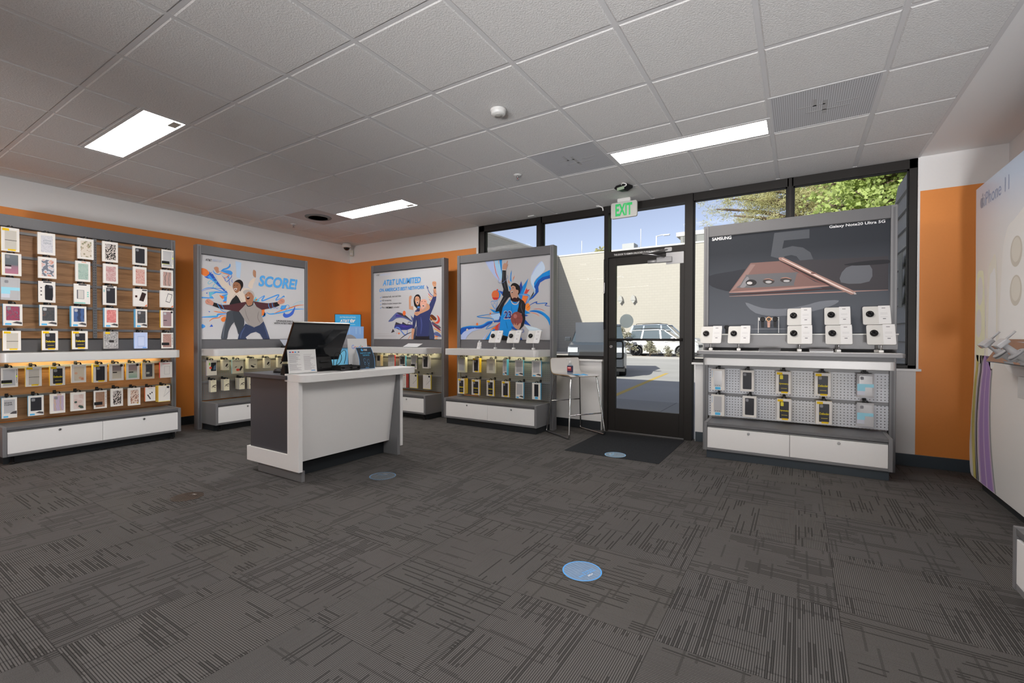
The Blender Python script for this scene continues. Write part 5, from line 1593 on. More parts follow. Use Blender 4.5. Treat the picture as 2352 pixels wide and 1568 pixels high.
def pack(name, style, w, h, d):
    """one box: front at y = 0, back at y = d, foot at z = 0"""
    words, front, side, win, pat, extras, cam_hole = STYLES[style]
    root = bpy.data.objects.new(name, None)
    root.empty_display_size = .02
    COL.objects.link(root)
    b = MB()
    x0, x1 = -w / 2, w / 2
    b.box(x0, x1, .0012, d, 0, h, ink(*side))
    fm = ink(*front)
    if win:
        a, c, e, f = x0 + win[0] * w, x0 + win[1] * w, win[2] * h, win[3] * h
        for q in ((x0, a, 0, h), (c, x1, 0, h), (a, c, 0, e), (a, c, f, h)):
            b.box(q[0], q[1], 0, .0012, q[2], q[3], fm)
    else:
        b.box(x0, x1, 0, .0012, 0, h, fm)
    b.build('box', None, root)
    if win:
        b = MB()
        m = PAT[pat]()
        b.prism(rrect(a + .0005, c - .0005, e + .0005, f - .0005, .006, 3), .0003, .0012, 'y', m)
        if cam_hole:
            b.prism(rrect(a + .006, a + .030, f - .034, f - .008, .006, 3), -.0002, .0006, 'y', ink(112, 112, 116) if pat not in ('charcoal', 'blue_stripe', 'mauve') else ink(150, 150, 154))
        b.build('case_window', None, root)
    y = -.0004
    for it in extras:
        b = MB()
        if it[0] == 'lettering':
            r = it[2]
            if style.startswith('cm') and it[3] == 'CASE-MATE':
                b.text(it[3], 0, 0, (r[3] - r[2]) * h, (r[1] - r[0]) * w, 0, ink(*it[4]), it[5])
                b.xform(Matrix.Translation((x0 + r[1] * w, y, r[2] * h)) @ Matrix.Rotation(R(-90), 4, 'Y'))
            elif style == 'blue_tag':
                b.text(it[3], 0, 0, (r[3] - r[2]) * h, (r[1] - r[0]) * w, 0, ink(*it[4]), it[5])
                b.xform(Matrix.Translation((x0 + r[1] * w, y, r[2] * h)) @ Matrix.Rotation(R(-90), 4, 'Y'))
            else:
                b.text(it[3], x0 + r[0] * w, r[2] * h, (r[1] - r[0]) * w, (r[3] - r[2]) * h, y, ink(*it[4]), it[5])
        elif isinstance(it[2], tuple):
            r = it[2]
            b.prism(rrect(x0 + r[0] * w, x0 + r[1] * w, r[2] * h, r[3] * h, min(.003, .3 * (r[3] - r[2]) * h), 2), y, .0003, 'y', ink(*it[1]))
        else:
            b.prism([(x0 + p[0] * w, p[1] * h) for p in it[2]], y, .0003, 'y', ink(*it[1]))
        y -= .00012
        b.build(it[0], None, root)
    b = MB()
    y0, y1 = d * .45, d * .45 + .002      # a loop with a euro hole
    b.prism([(-.024, h), (-.009, h), (-.009, h + .0142), (-.012, h + .022), (-.019, h + .017)], y0, y1, 'y', black_plastic)
    b.prism([(.024, h), (.019, h + .017), (.012, h + .022), (.009, h + .0142), (.009, h)], y0, y1, 'y', black_plastic)
    b.prism([(-.009, h + .0142), (.009, h + .0142), (.012, h + .022), (-.012, h + .022)], y0, y1, 'y', black_plastic)
    b.build('hang_tab', None, root)
    return root
def fix_world(key, u, v, z):
    f = FIXTURES[key]
    c, s = math.cos(f.rotation_euler.z), math.sin(f.rotation_euler.z)
    return (f.location.x + c * u - s * v, f.location.y + s * u + c * v, z)
PROTO = {}
for (key, rn, i, style, u, z, w, h, v0, n, d) in PACKS:
    name = 'accessory_box' if key == 'score' else 'phone_case_box'
    rz = FIXTURES[key].rotation_euler.z + R(random.uniform(-2.5, 2.5))
    cat = 'accessory box' if key == 'score' else 'phone case'
    row_w = 'lower row' if rn == 'bottom' and key != 'slat' else 'upper row' if rn == 'top' and key != 'slat' else rn + ' row'
    for k in range(n):
        pk = (style, round(w, 2), round(h, 2), d)
        if k == 0:
            o = pack(name, style, w, h, d)
            first = o
        else:
            o = copy_tree(first)
        o.location = fix_world(key, u, v0 + k * (d + .005), z)
        o.rotation_euler = (0, 0, rz)
        words = STYLES[style][0].replace(', blue spine', '')
        if k == 0:
            lab = '%s, %s in %s %s' % (words, ORD[i], row_w, WHERE[key])
        else:
            lab = '%s box back on the %s hook, %s %s' % (ORD[k + 1], ORD[i], row_w, WHERE[key])
        lab = lab.replace('black case box with yellow Defender lettering', 'black yellow-lettered case box')
        tag(o, lab, cat, GRP[key])
    # the hook it hangs on, part of the fixture
    b = MB()
    dt = v0 + d * .45
    zt = z + h + .0108
    b.tube([(u, .027, zt), (u, dt - .012, zt), (u, dt - .022, zt + .006)], .0028, steel, 6)
    b.box(u - .012, u + .012, .006, .014, zt - .012, zt + .02, black_plastic, .002)
    b.build('hook', None, FIXTURES[key])
# ------------------------------------------------------------------ service counter
def put(b, name, root, m=None, smooth=False):
    """build with world coordinates under an unturned thing"""
    b.xform(Matrix.Translation(-root.location))
    return b.build(name, m, root, smooth=smooth)
ct = thing('service_counter', 'white and charcoal service counter standing in the middle of the floor', 'counter', (-3.6, 2.65, 0))
b = MB()
b.box(-3.92, -3.42, 2.12, 3.12, .10, .79, dark_lam)
put(b, 'carcass', ct)
b = MB()
b.box(-3.925, -3.36, 2.103, 2.122, .19, .79, dark_lam, .002)
put(b, 'end_panel', ct)
b = MB()
L = [(-3.955, .085), (-3.225, .085), (-3.225, .775), (-3.373, .775), (-3.373, .205), (-3.955, .205)]
b.prism(L, 2.088, 2.122, 'y', white_lam, .0015)
put(b, 'end_trim', ct)
b = MB()
b.box(-3.845, -3.24, 2.122, 2.15, 0, .086, grey_metal, .002)
put(b, 'end_kick', ct)
b = MB()
b.box(-3.955, -3.225, 3.142, 3.172, .085, .775, white_lam, .0015)
put(b, 'end_trim', ct)
b = MB()
b.box(-3.93, -3.232, 3.108, 3.141, .0, .775, grey_metal, .002)
put(b, 'end_panel', ct)
b = MB()
b.prism([(-3.25, .775), (-3.345, .13), (-3.365, .13), (-3.27, .775)], 2.122, 3.108, 'y', white_lam, .001)
put(b, 'front_panel', ct)
b = MB()
b.box(-3.44, -3.42, 2.15, 3.108, 0, .13, base_black)
put(b, 'toe_kick', ct)
b = MB()
b.box(-3.97, -3.37, 2.072, 3.2, .79, .822, dark_lam, .003)
put(b, 'worktop', ct)
b = MB()
b.prism(rrect(-3.405, -3.155, 2.088, 3.30, .065, 8, 'bc'), .775, .835, 'z', white_lam, .004)
put(b, 'transaction_ledge', ct)

# things on the counter
mon = thing('touchscreen_monitor', 'big black touchscreen monitor tilted back on the counter', 'monitor', (-3.52, 2.465, .8228))
b = MB()
t = R(27.5)
# panel in its own plane: a along the counter, c up the screen; screen side faces the clerk (-x)
b.box(-.272, .272, -.011, .011, 0, .365, black_gloss, .004)
b.box(-.255, .255, .011, .022, .012, .35, black_plastic, .004)
b.box(-.27, .27, -.0125, -.011, .003, .362, flat('screen_dark', (.015, .017, .02, 1), .08))
b.box(-.271, .271, -.0105, .0105, .3645, .3665, flat('bezel_grey', (.25, .24, .22, 1), .4))
M = Matrix.Translation((-.10, 0, .098)) @ Matrix.Rotation(t, 4, 'Y') @ Matrix.Rotation(PI / 2, 4, 'Z')
b.xform(M)
b.build('screen', None, mon)
b = MB()
b.box(-.02, .10, .02, .05, .02, .27, black_plastic, .008)
b.box(-.015, .06, .05, .054, .262, .268, steel)
b.xform(M)
b.build('neck', None, mon)
b = MB()
b.prism([(-.16, 0), (.085, 0), (.085, .03), (.05, .13), (.0, .15), (-.05, .12), (-.16, .02)], -.06, .09, 'y', black_plastic, .006)
b.box(.055, .0775, -.03, .06, .085, .10, black_matte)
b.box(.068, .0865, -.03, .06, .035, .045, black_matte)
b.build('stand', None, mon)
sg = thing('acrylic_sign_holder', 'white printed notice in acrylic holder leaning by the monitor', 'sign', (-3.30, 2.176, .8358))
b = MB()
b.prism([(.0, 0), (.004, 0), (-.021, .195), (-.025, .195)], -.124, .124, 'y', pane('acrylic', (.96, .97, .97), .04))
b.prism([(-.06, 0), (.004, 0), (.004, .003), (-.06, .003)], -.124, .124, 'y', pane('acrylic'))
b.build('holder', None, sg)
b = MB()
b.box(-.121, .121, -.0006, .0006, .008, .19, paper)
for i in range(22):
    z = .155 - i * .006
    for u0, u1 in ((-.11, -.012), (.012, .112)):
        if random.random() < .87:
            b.box(u0, u0 + (u1 - u0) * random.uniform(.55, 1), -.0008, -.0006, z, z + .0022, ink(126, 122, 128))
for u, c in ((-.105, (70, 80, 140)), (-.082, (180, 60, 60)), (-.062, (60, 120, 170)), (-.035, (110, 110, 120))):
    b.box(u, u + .014, -.0009, -.0006, .166, .176, ink(*c))
b.box(.07, .105, -.0009, -.0006, .018, .024, ink(60, 120, 170))
b.xform(Matrix.Translation((.0045, 0, 0)) @ Matrix.Rotation(R(-7.3), 4, 'Y') @ Matrix.Rotation(PI / 2, 4, 'Z'))
b.build('printed_sheet', None, sg)
gc = thing('card_stand', 'white card stand with multicoloured lettering behind the dark distance sign', 'sign', (-3.425, 2.817, .8228))
b = MB()
b.prism([(0, 0), (.003, 0), (-.022, .286), (-.025, .286)], -.109, .109, 'y', flat('card_white', (.82, .82, .83, 1), .5))
b.prism([(-.09, 0), (.003, 0), (.003, .003), (-.09, .003)], -.109, .109, 'y', flat('card_white', (0, 0, 0, 1)))
b.build('card', None, gc)
b = MB()
u = -.066
for ch, w, h, dz, c in (('G', .027, .037, 0, (60, 100, 180)), ('o', .019, .024, 0, (190, 60, 50)), ('o', .019, .024, 0, (200, 150, 40)), ('g', .019, .033, -.009, (60, 100, 180)), ('l', .004, .036, 0, (70, 140, 70)), ('e', .019, .024, 0, (190, 60, 50))):
    b.text(ch, u, .193 + dz, w, h, 0, ink(*c), .0)
    u += w + .004
b.text('Store', -.055, .163, .05, .013, 0, ink(110, 110, 115)) if False else None
b.xform(Matrix.Translation((.0035, 0, 0)) @ Matrix.Rotation(R(-5), 4, 'Y') @ Matrix.Rotation(PI / 2, 4, 'Z'))
b.build('lettering', None, gc)
ss = thing('distance_sign', 'black curved sign with blue border about shopping at a distance', 'sign', (-3.30, 2.805, .8358))
def curve_x(z):
    return .004 + .020 * math.sin(PI * min(1, max(0, z / .195))) - .055 * (z / .195)
def bent(b):
    for v in b.bm.verts:
        v.co.x += curve_x(v.co.z)
    return b
def grid_sheet(b, u0, u1, z0, z1, x, m, n=14):
    for i in range(n):
        a, c = z0 + (z1 - z0) * i / n, z0 + (z1 - z0) * (i + 1) / n
        b.face([(x, u0, a), (x, u1, a), (x, u1, c), (x, u0, c)], m)
b = MB()
grid_sheet(b, -.088, .088, 0, .195, 0, flat('sign_white_face', (.7, .72, .74, 1), .4))
for s in (-.088, .088):
    n = 14
    for i in range(n):
        a, c = .195 * i / n, .195 * (i + 1) / n
        b.face([(0, s, a), (-.003, s, a), (-.003, s, c), (0, s, c)], flat('sign_white_face', (0, 0, 0, 1)))
grid_sheet(b, -.088, .088, 0, .195, -.003, flat('sign_white_face', (0, 0, 0, 1)))
bent(b)
b.prism([(-.085, 0), (.006, 0), (.006, .003), (-.085, .003)], -.088, .088, 'y', flat('sign_white_face', (0, 0, 0, 1)))
b.prism([(-.085, .003), (-.003, .003), (curve_x(.1) - .002, .10), (curve_x(.19) - .002, .19)], -.088, -.0855, 'y', flat('sign_white_face', (0, 0, 0, 1)))
b.build('holder', None, ss)
b = MB()
grid_sheet(b, -.087, .087, .001, .194, .0005, ink(66, 130, 180))
grid_sheet(b, -.083, .083, .005, .190, .0008, ink(44, 50, 58))
bent(b)
b.build('printed_face', None, ss)
b = MB()
T2 = Matrix.Rotation(PI / 2, 4, 'Z')
b.text('AT&T', -.012, .163, .045, .015, 0, ink(210, 214, 220), .02)
b.text('SHOP AT A SAFE', -.058, .137, .116, .012, 0, ink(70, 150, 205), .015)
b.text('DISTANCE', -.036, .118, .072, .012, 0, ink(70, 150, 205), .015)
for u, z in ((-.026, .045), (.014, .035)):
    for pts in (ribbon([(u + .012 * math.cos(q), z + .034 + .018 * math.sin(q)) for q in [i * PI / 6 for i in range(13)]], .0022), ribbon([(u + .002 + .009 * math.cos(q), z + .004 + .010 * math.sin(q)) for q in [i * PI / 6 for i in range(13)]], .0022)):
        for i in range(len(pts[0]) - 1):
            b.face([(p[0], 0, p[1]) for p in (pts[0][i], pts[1][i], pts[1][i + 1], pts[0][i + 1])], ink(86, 130, 160))
b.prism([(-.028 + .011 * math.cos(i * PI / 8), .171 + .011 * math.sin(i * PI / 8)) for i in range(16)], -.0002, .0, 'y', ink(60, 140, 205))
b.box(-.02, .02, -.0002, 0, .012, .016, ink(80, 140, 180))
b.xform(Matrix.Translation((.0013, 0, 0)) @ T2)
bent(b)
b.build('lettering', None, ss)
cr = thing('cash_tray_rack', 'low black open rack with loose cables on the counter ledge', 'rack', (-3.34, 2.612, .8358))
b = MB()
for y in (-.10, .10):
    b.box(-.055, .06, y - .004, y + .004, .004, .04, black_plastic, .002)
b.box(-.055, .06, -.10, .10, .010, .016, black_plastic)
b.box(.052, .06, -.10, .10, .028, .04, black_plastic, .002)
b.box(-.055, -.047, -.10, .10, .004, .044, black_plastic, .002)
for y in (-.06, .02):
    b.box(.02, .059, y, y + .05, .016, .030, black_matte)
b.build('frame', None, cr)
for y in (-.09, .09):
    for x in (-.045, .05):
        f = MB()
        f.lathe([(.006, 0), (.006, .005)], (x, y, 0), black_matte, 10)
        f.build('foot', None, cr)
b = MB()
b.tube(smooth_loop([(-.05, -.09, .04), (-.05, -.088, .10), (-.05, -.075, .14), (-.05, -.05, .155), (-.05, -.02, .14), (-.05, -.01, .10), (-.05, -.03, .06), (-.05, -.06, .045)], 5, False), .0028, black_plastic, 6)
b.tube(smooth_loop([(-.06, -.06, .03), (-.075, -.02, .12), (-.07, .03, .17), (-.065, .05, .14), (-.065, .03, .05)], 5, False), .0025, black_plastic, 6)
b.build('cable', None, cr)
ms = thing('computer_mouse', 'black computer mouse on the charcoal end of the counter', 'mouse', (-3.71, 2.23, .8228), R(20))
b = MB()
prof = [(-.052, .0), (.052, 0)]
n = 10
rings = []
for i in range(n + 1):
    x = -.052 + .104 * i / n
    w = .030 * math.sqrt(max(.02, 1 - (x / .054) ** 2)) ** .7
    h = .036 * math.sqrt(max(.02, 1 - ((x + .006) / .060) ** 2))
    rings.append([b.bm.verts.new((x, w * math.cos(a), max(0, h * math.sin(a)))) for a in [PI * k / 8 for k in range(9)]])
for p, q in zip(rings, rings[1:]):
    for k in range(8):
        f = b.bm.faces.new((p[k], q[k], q[k + 1], p[k + 1]))
        f.smooth = True
b.bm.faces.new(rings[0][::-1])
b.bm.faces.new(rings[-1])
b.bm.faces.new([r[0] for r in rings] + [r[-1] for r in rings][::-1])
bmesh.ops.recalc_face_normals(b.bm, faces=b.bm.faces[:])
b.build('shell', black_plastic, ms)
b = MB()
b.lathe([(.008, -.004), (.009, 0), (.008, .004)], (.026, 0, .030), flat('wheel_grey', (.06, .06, .06, 1), .5), 14, 'y')
b.build('scroll_wheel', None, ms)
kb = thing('barcode_scanner_base', 'small black wedge shaped device left of the acrylic notice', 'scanner', (-3.46, 2.135, .8228))
b = MB()
b.prism([(-.04, 0), (.03, 0), (.02, .075), (-.01, .085)], -.028, .028, 'y', black_plastic, .005)
b.build('body', None, kb)
b = MB()
b.prism([(.0285, .012), (.0305, .012), (.0215, .066), (.0195, .066)], -.018, .018, 'y', black_gloss)
b.build('scan_window', None, kb)

# ------------------------------------------------------------------ corner display between the two orange walls
cd = thing('corner_display', 'blue promotional stand with a TV sign in the orange corner', 'display stand', (-6.06, 4.77, 0), R(46))
b = MB()
b.box(-.30, .30, -.16, .16, .06, .955, flat('promo_blue', A(84, 150, 190), .5), .003)
b.box(-.27, .27, -.14, .14, 0, .06, base_black)
b.build('pedestal', None, cd)
b = MB()
b.box(.02, .20, -.163, -.16, .60, .90, ink(40, 42, 48))
b.box(-.26, -.02, -.163, -.16, .58, .92, ink(96, 160, 200))
b.box(.21, .29, -.163, -.16, .30, .92, ink(52, 84, 140))
b.text('tv', .05, .78, .10, .05, -.1635, ink(190, 200, 210), .03)
b.build('front_print', None, cd)
b = MB()
b.prism(rrect(-.33, .33, -.19, .17, .04), .955, .99, 'z', grey_metal, .003)
b.build('shelf', None, cd)
b = MB()
b.box(-.12, .24, .01, .03, .99, 1.29, ink(112, 144, 186), .002)
b.prism(smooth_loop([(-.10, .992), (.22, .992), (.16, 1.05), (.10, 1.13), (.02, 1.16), (-.06, 1.12)], 4), .0085, .0105, 'y', ink(116, 116, 120))
for x in (.02, .12, .18):
    b.box(x, x + .012, .0088, .0105, 1.17, 1.27, ink(130, 160, 196))
b.build('photo_panel', None, cd)
b = MB()
b.box(-.20, .20, .03, .045, 1.28, 1.485, black_plastic, .003)
b.box(-.192, .192, .028, .031, 1.288, 1.478, ink(54, 140, 186))
b.text('INTRODUCING', -.12, 1.425, .235, .022, .0275, ink(170, 206, 226), .015)
b.text('AT&T', -.12, 1.355, .145, .045, .0275, ink(226, 236, 240), .04, .15)
b.text('tv', .03, 1.352, .085, .062, .0275, ink(226, 236, 240), .06, .2)
b.box(.03, .11, .0272, .028, 1.318, 1.324, ink(150, 196, 220))
b.box(-.02, .02, .03, .05, .99, 1.29, grey_metal)
b.build('sign_board', None, cd)

# ------------------------------------------------------------------ display plaques, watches and cards on the fixtures' shelves
CARD = flat('price_card', (.70, .70, .71, 1), .6)
PLQ = flat('plaque_white', (.60, .595, .58, 1), .45)
def plaque(key, u, v, z0, zshelf, label, on_wall=False, hgt=.178, wid=.185, tilt=26):
    f = FIXTURES[key]
    r = thing('phone_display_mount', label, 'phone mount', fix_world(key, u, v, zshelf + .0008), f.rotation_euler.z, 'phone display mounts')
    M = Matrix.Translation((0, 0, z0 - zshelf)) @ Matrix.Rotation(R(-tilt), 4, 'X')
    b = MB()
    b.prism(rrect(-wid / 2, wid / 2, 0, hgt, .014), 0, .008, 'y', PLQ, .002)
    b.prism(rrect(-wid / 2 + .006, wid / 2 - .002, .0, hgt - .004, .012), .008, .012, 'y', grey_metal)
    b.xform(M)
    b.build('plaque', None, r)
    b = MB()
    x = -wid * .5 + wid * .57
    b.box(x, wid / 2 - .002, -.0012, 0, .004, hgt + .004, CARD)
    b.box(x + .022, x + .046, -.0016, -.0012, hgt - .022, hgt - .015, ink(110, 110, 112))
    for zz in (.62, .56, .40):
        b.box(x + .012, x + .058, -.0015, -.0012, hgt * zz, hgt * zz + .0022, ink(140, 140, 142))
    b.box(x + .026, x + .046, -.0016, -.0012, hgt * .29, hgt * .29 + .007, ink(90, 90, 94))
    b.xform(M)
    b.build('price_card', None, r)
    b = MB()
    b.lathe([(.028, 0), (.028, .010), (.023, .020), (.010, .026), (.009, .020)], (-wid * .5 + wid * .26, 0, hgt * .56), black_gloss, 28, 'y')
    b.xform(M)
    b.build('tether_puck', None, r)
    b = MB()
    zt = z0 - zshelf + .03
    b.tube([(0, .03, .012), (0, .03, zt)], .008, steel, 12)
    b.box(-.016, .016, .012, .046, 0, .022, white_plastic, .003)
    b.build('post', None, r)
    return r
names = ['leftmost', 'second from left', 'third from left', 'fourth from left', 'rightmost']
for i, u in enumerate((.103, .343, .820, 1.098, 1.377)):
    plaque('sam', u, -.245, 1.072, 1.004, 'white phone mount, %s in the front row before the black phone poster' % names[i])
for i, u in enumerate((.816, 1.095, 1.362)):
    plaque('sam', u, -.118, 1.236, 1.004, 'white phone mount, %s in the raised back row at the black phone poster' % ('leftmost', 'middle', 'rightmost')[i], hgt=.172)
for i, u in enumerate((.768, 1.037, 1.312)):
    plaque('cab3', u, -.225, 1.055, .975, 'white phone mount, %s of three before the basketball poster' % ('left', 'middle', 'right')[i], hgt=.165, wid=.178)
w = thing('watch_display_rack', 'clear acrylic rack for three smart watches before the black phone poster', 'display rack', fix_world('sam', .572, -.03, 1.1628), 0)
b = MB()
acr = pane('acrylic', (.96, .97, .97), .04)
b.box(-.085, .085, -.025, .02, 0, .006, acr)
b.box(-.085, .085, .012, .016, .006, .03, acr)
for x in (-.083, .083):
    b.box(x - .003, x + .003, .006, .012, .006, .155, flat('acrylic_edge', (.55, .56, .57, 1), .2))
b.box(-.083, .083, .004, .012, .125, .150, flat('rack_white', (.6, .6, .6, 1), .4))
b.build('rack', None, w)
for i, (x, c, fc, lab) in enumerate(((-.047, black_plastic, black_gloss, 'black smart watch hanging left on the clear rack'), (.004, flat('rose_band', A(150, 116, 104), .5), flat('rose_gold', A(170, 124, 88), .3, .6), 'rose gold smart watch hanging in the middle of the clear rack'), (.056, black_plastic, black_gloss, 'black smart watch hanging right on the clear rack'))):
    q = thing('smart_watch', lab, 'watch', fix_world('sam', .572 + x, -.038, 1.1628), 0, 'smart watches on the clear rack')
    b = MB()
    b.prism([(-.010, .058), (.010, .058), (.013, .125), (-.013, .125)], -.004, .0, 'y', c, .001)
    b.build('strap', None, q)
    b = MB()
    b.lathe([(.022, 0), (.022, .008), (.019, .010)], (0, -.003, .135), fc, 24, 'y')
    b.lathe([(.0165, .010), (.0165, .0106)], (0, -.003, .135), flat('watch_face_%d' % i, (.10, .085, .07, 1) if i == 1 else (.02, .02, .022, 1), .1), 24, 'y')
    b.tube([(.021, -.008, .14), (.026, -.008, .142)], .003, fc, 8)
    b.build('case', None, q)
q = thing('smart_watch', 'black smart watch lying behind the two leftmost white phone mounts', 'watch', fix_world('sam', .218, -.035, 1.1628), 0, 'smart watches by the black phone poster')
b = MB()
b.prism([(-.012, 0), (.012, 0), (.014, .06), (-.014, .06)], 0, .006, 'y', black_plastic, .001)
b.build('strap', None, q)
b = MB()
b.lathe([(.021, 0), (.021, .009), (.018, .011)], (0, 0, .062), black_gloss, 24, 'y')
b.build('case', None, q)
for u, lab, m in ((.595, 'dark grey tray on the shelf before the watch rack', flat('tray_dark', (.06, .06, .065, 1), .3)), (.975, 'clear grey tray on the shelf between two phone mounts', flat('tray_grey', (.28, .28, .29, 1), .25))):
    q = thing('accessory_tray', lab, 'tray', fix_world('sam', u, -.27, 1.0048), 0)
    b = MB()
    b.prism([(-.045, .004), (.04, .02), (.04, .026), (-.045, .010)], -.085, .085, 'x', m, .001)
    b.build('plate', None, q)
    b = MB()
    b.box(-.08, .08, -.03, .035, 0, .006, m)
    b.build('base', None, q)
b = MB()
random.seed(3)
for k in range(3):
    pts = []
    for i in range(9):
        a = 2 * PI * i / 9
        pts.append((math.cos(a) * .036 * random.uniform(.6, 1.2), math.sin(a) * .03 * random.uniform(.6, 1.2)))
    z0, z1 = ((0, .04), (.03, .075), (.06, .100))[k]
    lo = [b.bm.verts.new((p[0] * (1.0, .8, .45)[k], p[1] * (1.0, .8, .5)[k], z0 + random.uniform(0, .006) * (k > 0))) for p in pts]
    hi = [b.bm.verts.new((p[0] * (.65, .75, .25)[k] + random.uniform(-.008, .008), p[1] * .6 + random.uniform(-.008, .008), z1 + random.uniform(-.008, .012))) for p in pts]
    b.bm.faces.new(lo[::-1])
    b.bm.faces.new(hi)
    for i in range(9):
        b.bm.faces.new((lo[i], lo[(i + 1) % 9], hi[(i + 1) % 9], hi[i]))
bmesh.ops.recalc_face_normals(b.bm, faces=b.bm.faces[:])
tag(b.build('crumpled_tissue', paper, None, fix_world('cab3', .51, -.18, .9758)), 'crumpled white tissue on the shelf under the basketball poster', 'tissue')
q = thing('price_card_holder', 'tilted clear card holder on the shelf under the UNLIMITED poster', 'card holder', fix_world('cab2', 1.06, -.17, .9758), 0)
b = MB()
b.prism([(-.06, .004), (.06, .055), (.06, .058), (-.06, .007)], -.15, .15, 'x', pane('acrylic'))
b.box(-.15, .15, -.055, .05, 0, .004, pane('acrylic'))
b.build('holder', None, q)
b = MB()
b.prism([(-.056, .0078), (.056, .0554), (.056, .0562), (-.056, .0086)], -.14, .14, 'x', CARD)
b.build('card', None, q)
q = thing('price_card_holder', 'clear slanted card holder under the SCORE poster behind the monitor', 'card holder', fix_world('score', 1.10, -.10, .9758), PI / 2)
b = MB()
b.prism([(-.08, .0), (.05, .105), (.05, .11), (-.08, .005)], -.10, .12, 'x', flat('clear_card', (.42, .45, .52, 1), .2))
b.box(-.10, .12, -.08, .05, 0, .004, pane('acrylic'))
b.build('holder', None, q)
q = thing('card_reader', 'black card reader puck on the shelf under the SCORE poster', 'card reader', fix_world('score', .985, -.20, .9758), PI / 2)
b = MB()
b.prism(rrect(-.055, .055, -.035, .035, .03), 0, .026, 'z', black_plastic, .006)
b.build('body', None, q)
b = MB()
b.prism(rrect(-.03, .03, -.02, .02, .01), .026, .028, 'z', flat('puck_top', (.08, .08, .085, 1), .3))
b.build('top_plate', None, q)

# ------------------------------------------------------------------ bar stool with the bottle and the cloth
st = thing('bar_stool', 'white shell bar stool with chrome sled legs beside the door', 'bar stool', (-2.203, 4.913, .0035), R(-30.8))
b = MB()
pf = [(-.215, .875), (-.218, .85), (-.213, .79), (-.20, .735), (-.175, .706), (-.13, .697), (-.03, .697), (.08, .700), (.15, .699), (.185, .690), (.195, .680)]
P = smooth_loop(pf, 3, False)
th = .011
n = len(P)
def seat_w(i):
    s = i / (n - 1)
    return .205 - .02 * max(0, 1 - s * 8) ** 2 - .02 * max(0, (s - .9) * 10) ** 2
wl = flat('stool_white', (.70, .68, .66, 1), .35)
ply = flat('plywood_edge', (.36, .24, .13, 1), .5)
top, bot = [], []
for i, p in enumerate(P):
    a, c = P[max(0, i - 1)], P[min(n - 1, i + 1)]
    dx, dz = c[0] - a[0], c[1] - a[1]
    d = math.hypot(dx, dz)
    w = seat_w(i)
    top.append([(p[0], -w, p[1]), (p[0], w, p[1])])
    bot.append([(p[0] + dz / d * th, -w, p[1] - dx / d * th), (p[0] + dz / d * th, w, p[1] - dx / d * th)])
for i in range(n - 1):
    b.face([top[i][0], top[i + 1][0], top[i + 1][1], top[i][1]], wl)
    b.face([bot[i][0], bot[i][1], bot[i + 1][1], bot[i + 1][0]], wl)
    for s in (0, 1):
        b.face([top[i][s], top[i + 1][s], bot[i + 1][s], bot[i][s]], ply)
for i in (0, n - 1):
    b.face([top[i][0], top[i][1], bot[i][1], bot[i][0]], ply)
bmesh.ops.remove_doubles(b.bm, verts=b.bm.verts[:], dist=.0004)
bmesh.ops.recalc_face_normals(b.bm, faces=b.bm.faces[:])
b.build('seat_shell', None, st)
for s in (-1, 1):
    b = MB()
    y, yt = s * .245, s * .175
    path = [(-.02, yt, .682), (-.14, yt, .682), (-.165, yt * 1.02, .665), (-.235, y, .05), (-.243, y, .018), (-.22, y, .009), (0, y, .009), (.21, y, .009), (.238, y, .018), (.232, y, .05), (.165, yt * 1.02, .665), (.14, yt, .682), (-.02, yt, .682)]
    b.tube(path, .009, chrome, 12)
    b.build('leg_frame', None, st)
b = MB()
b.tube([(-.202, -.22, .37), (-.202, .22, .37)], .007, chrome, 10)
b.build('crossbar', None, st)
b = MB()
b.tube([(.209, -.228, .255), (.209, .228, .255)], .007, chrome, 10)
b.build('crossbar', None, st)
bt = thing('hand_sanitizer_bottle', 'hand sanitizer pump bottle standing on the bar stool seat', 'bottle', (-2.20, 4.76, .705))
b = MB()
b.prism(rrect(-.034, .034, -.022, .022, .02), 0, .105, 'z', pane('clear_bottle', (.82, .86, .90), .06), .004)
b.lathe([(.024, .105), (.016, .118), (.013, .122), (.013, .13)], (0, 0, 0), pane('clear_bottle'), 20)
b.build('body', None, bt)
b = MB()
b.prism(rrect(-.031, .031, -.0195, .0195, .018), .003, .10, 'z', pane('gel', (.80, .86, .92), .03))
b.build('gel', None, bt)
b = MB()
b.prism(rrect(-.0345, .0345, -.0226, .0226, .0205), .022, .094, 'z', ink(48, 46, 66))
b.build('label', None, bt)
b = MB()
b.box(-.022, .022, -.0232, -.0226, .062, .084, ink(176, 54, 40))
b.box(-.026, .026, -.0232, -.0226, .044, .058, ink(120, 40, 46))
b.box(-.016, .016, -.0236, -.0232, .071, .078, ink(214, 204, 200))
b.build('label_print', None, bt)
b = MB()
b.lathe([(.015, .126), (.015, .142), (.006, .144), (.006, .168), (.010, .17), (.010, .178)], (0, 0, 0), white_plastic, 16)
b.tube([(0, 0, .174), (-.034, -.006, .174), (-.042, -.007, .166)], .005, white_plastic, 8)
b.build('pump', None, bt)
b = MB()
random.seed(11)
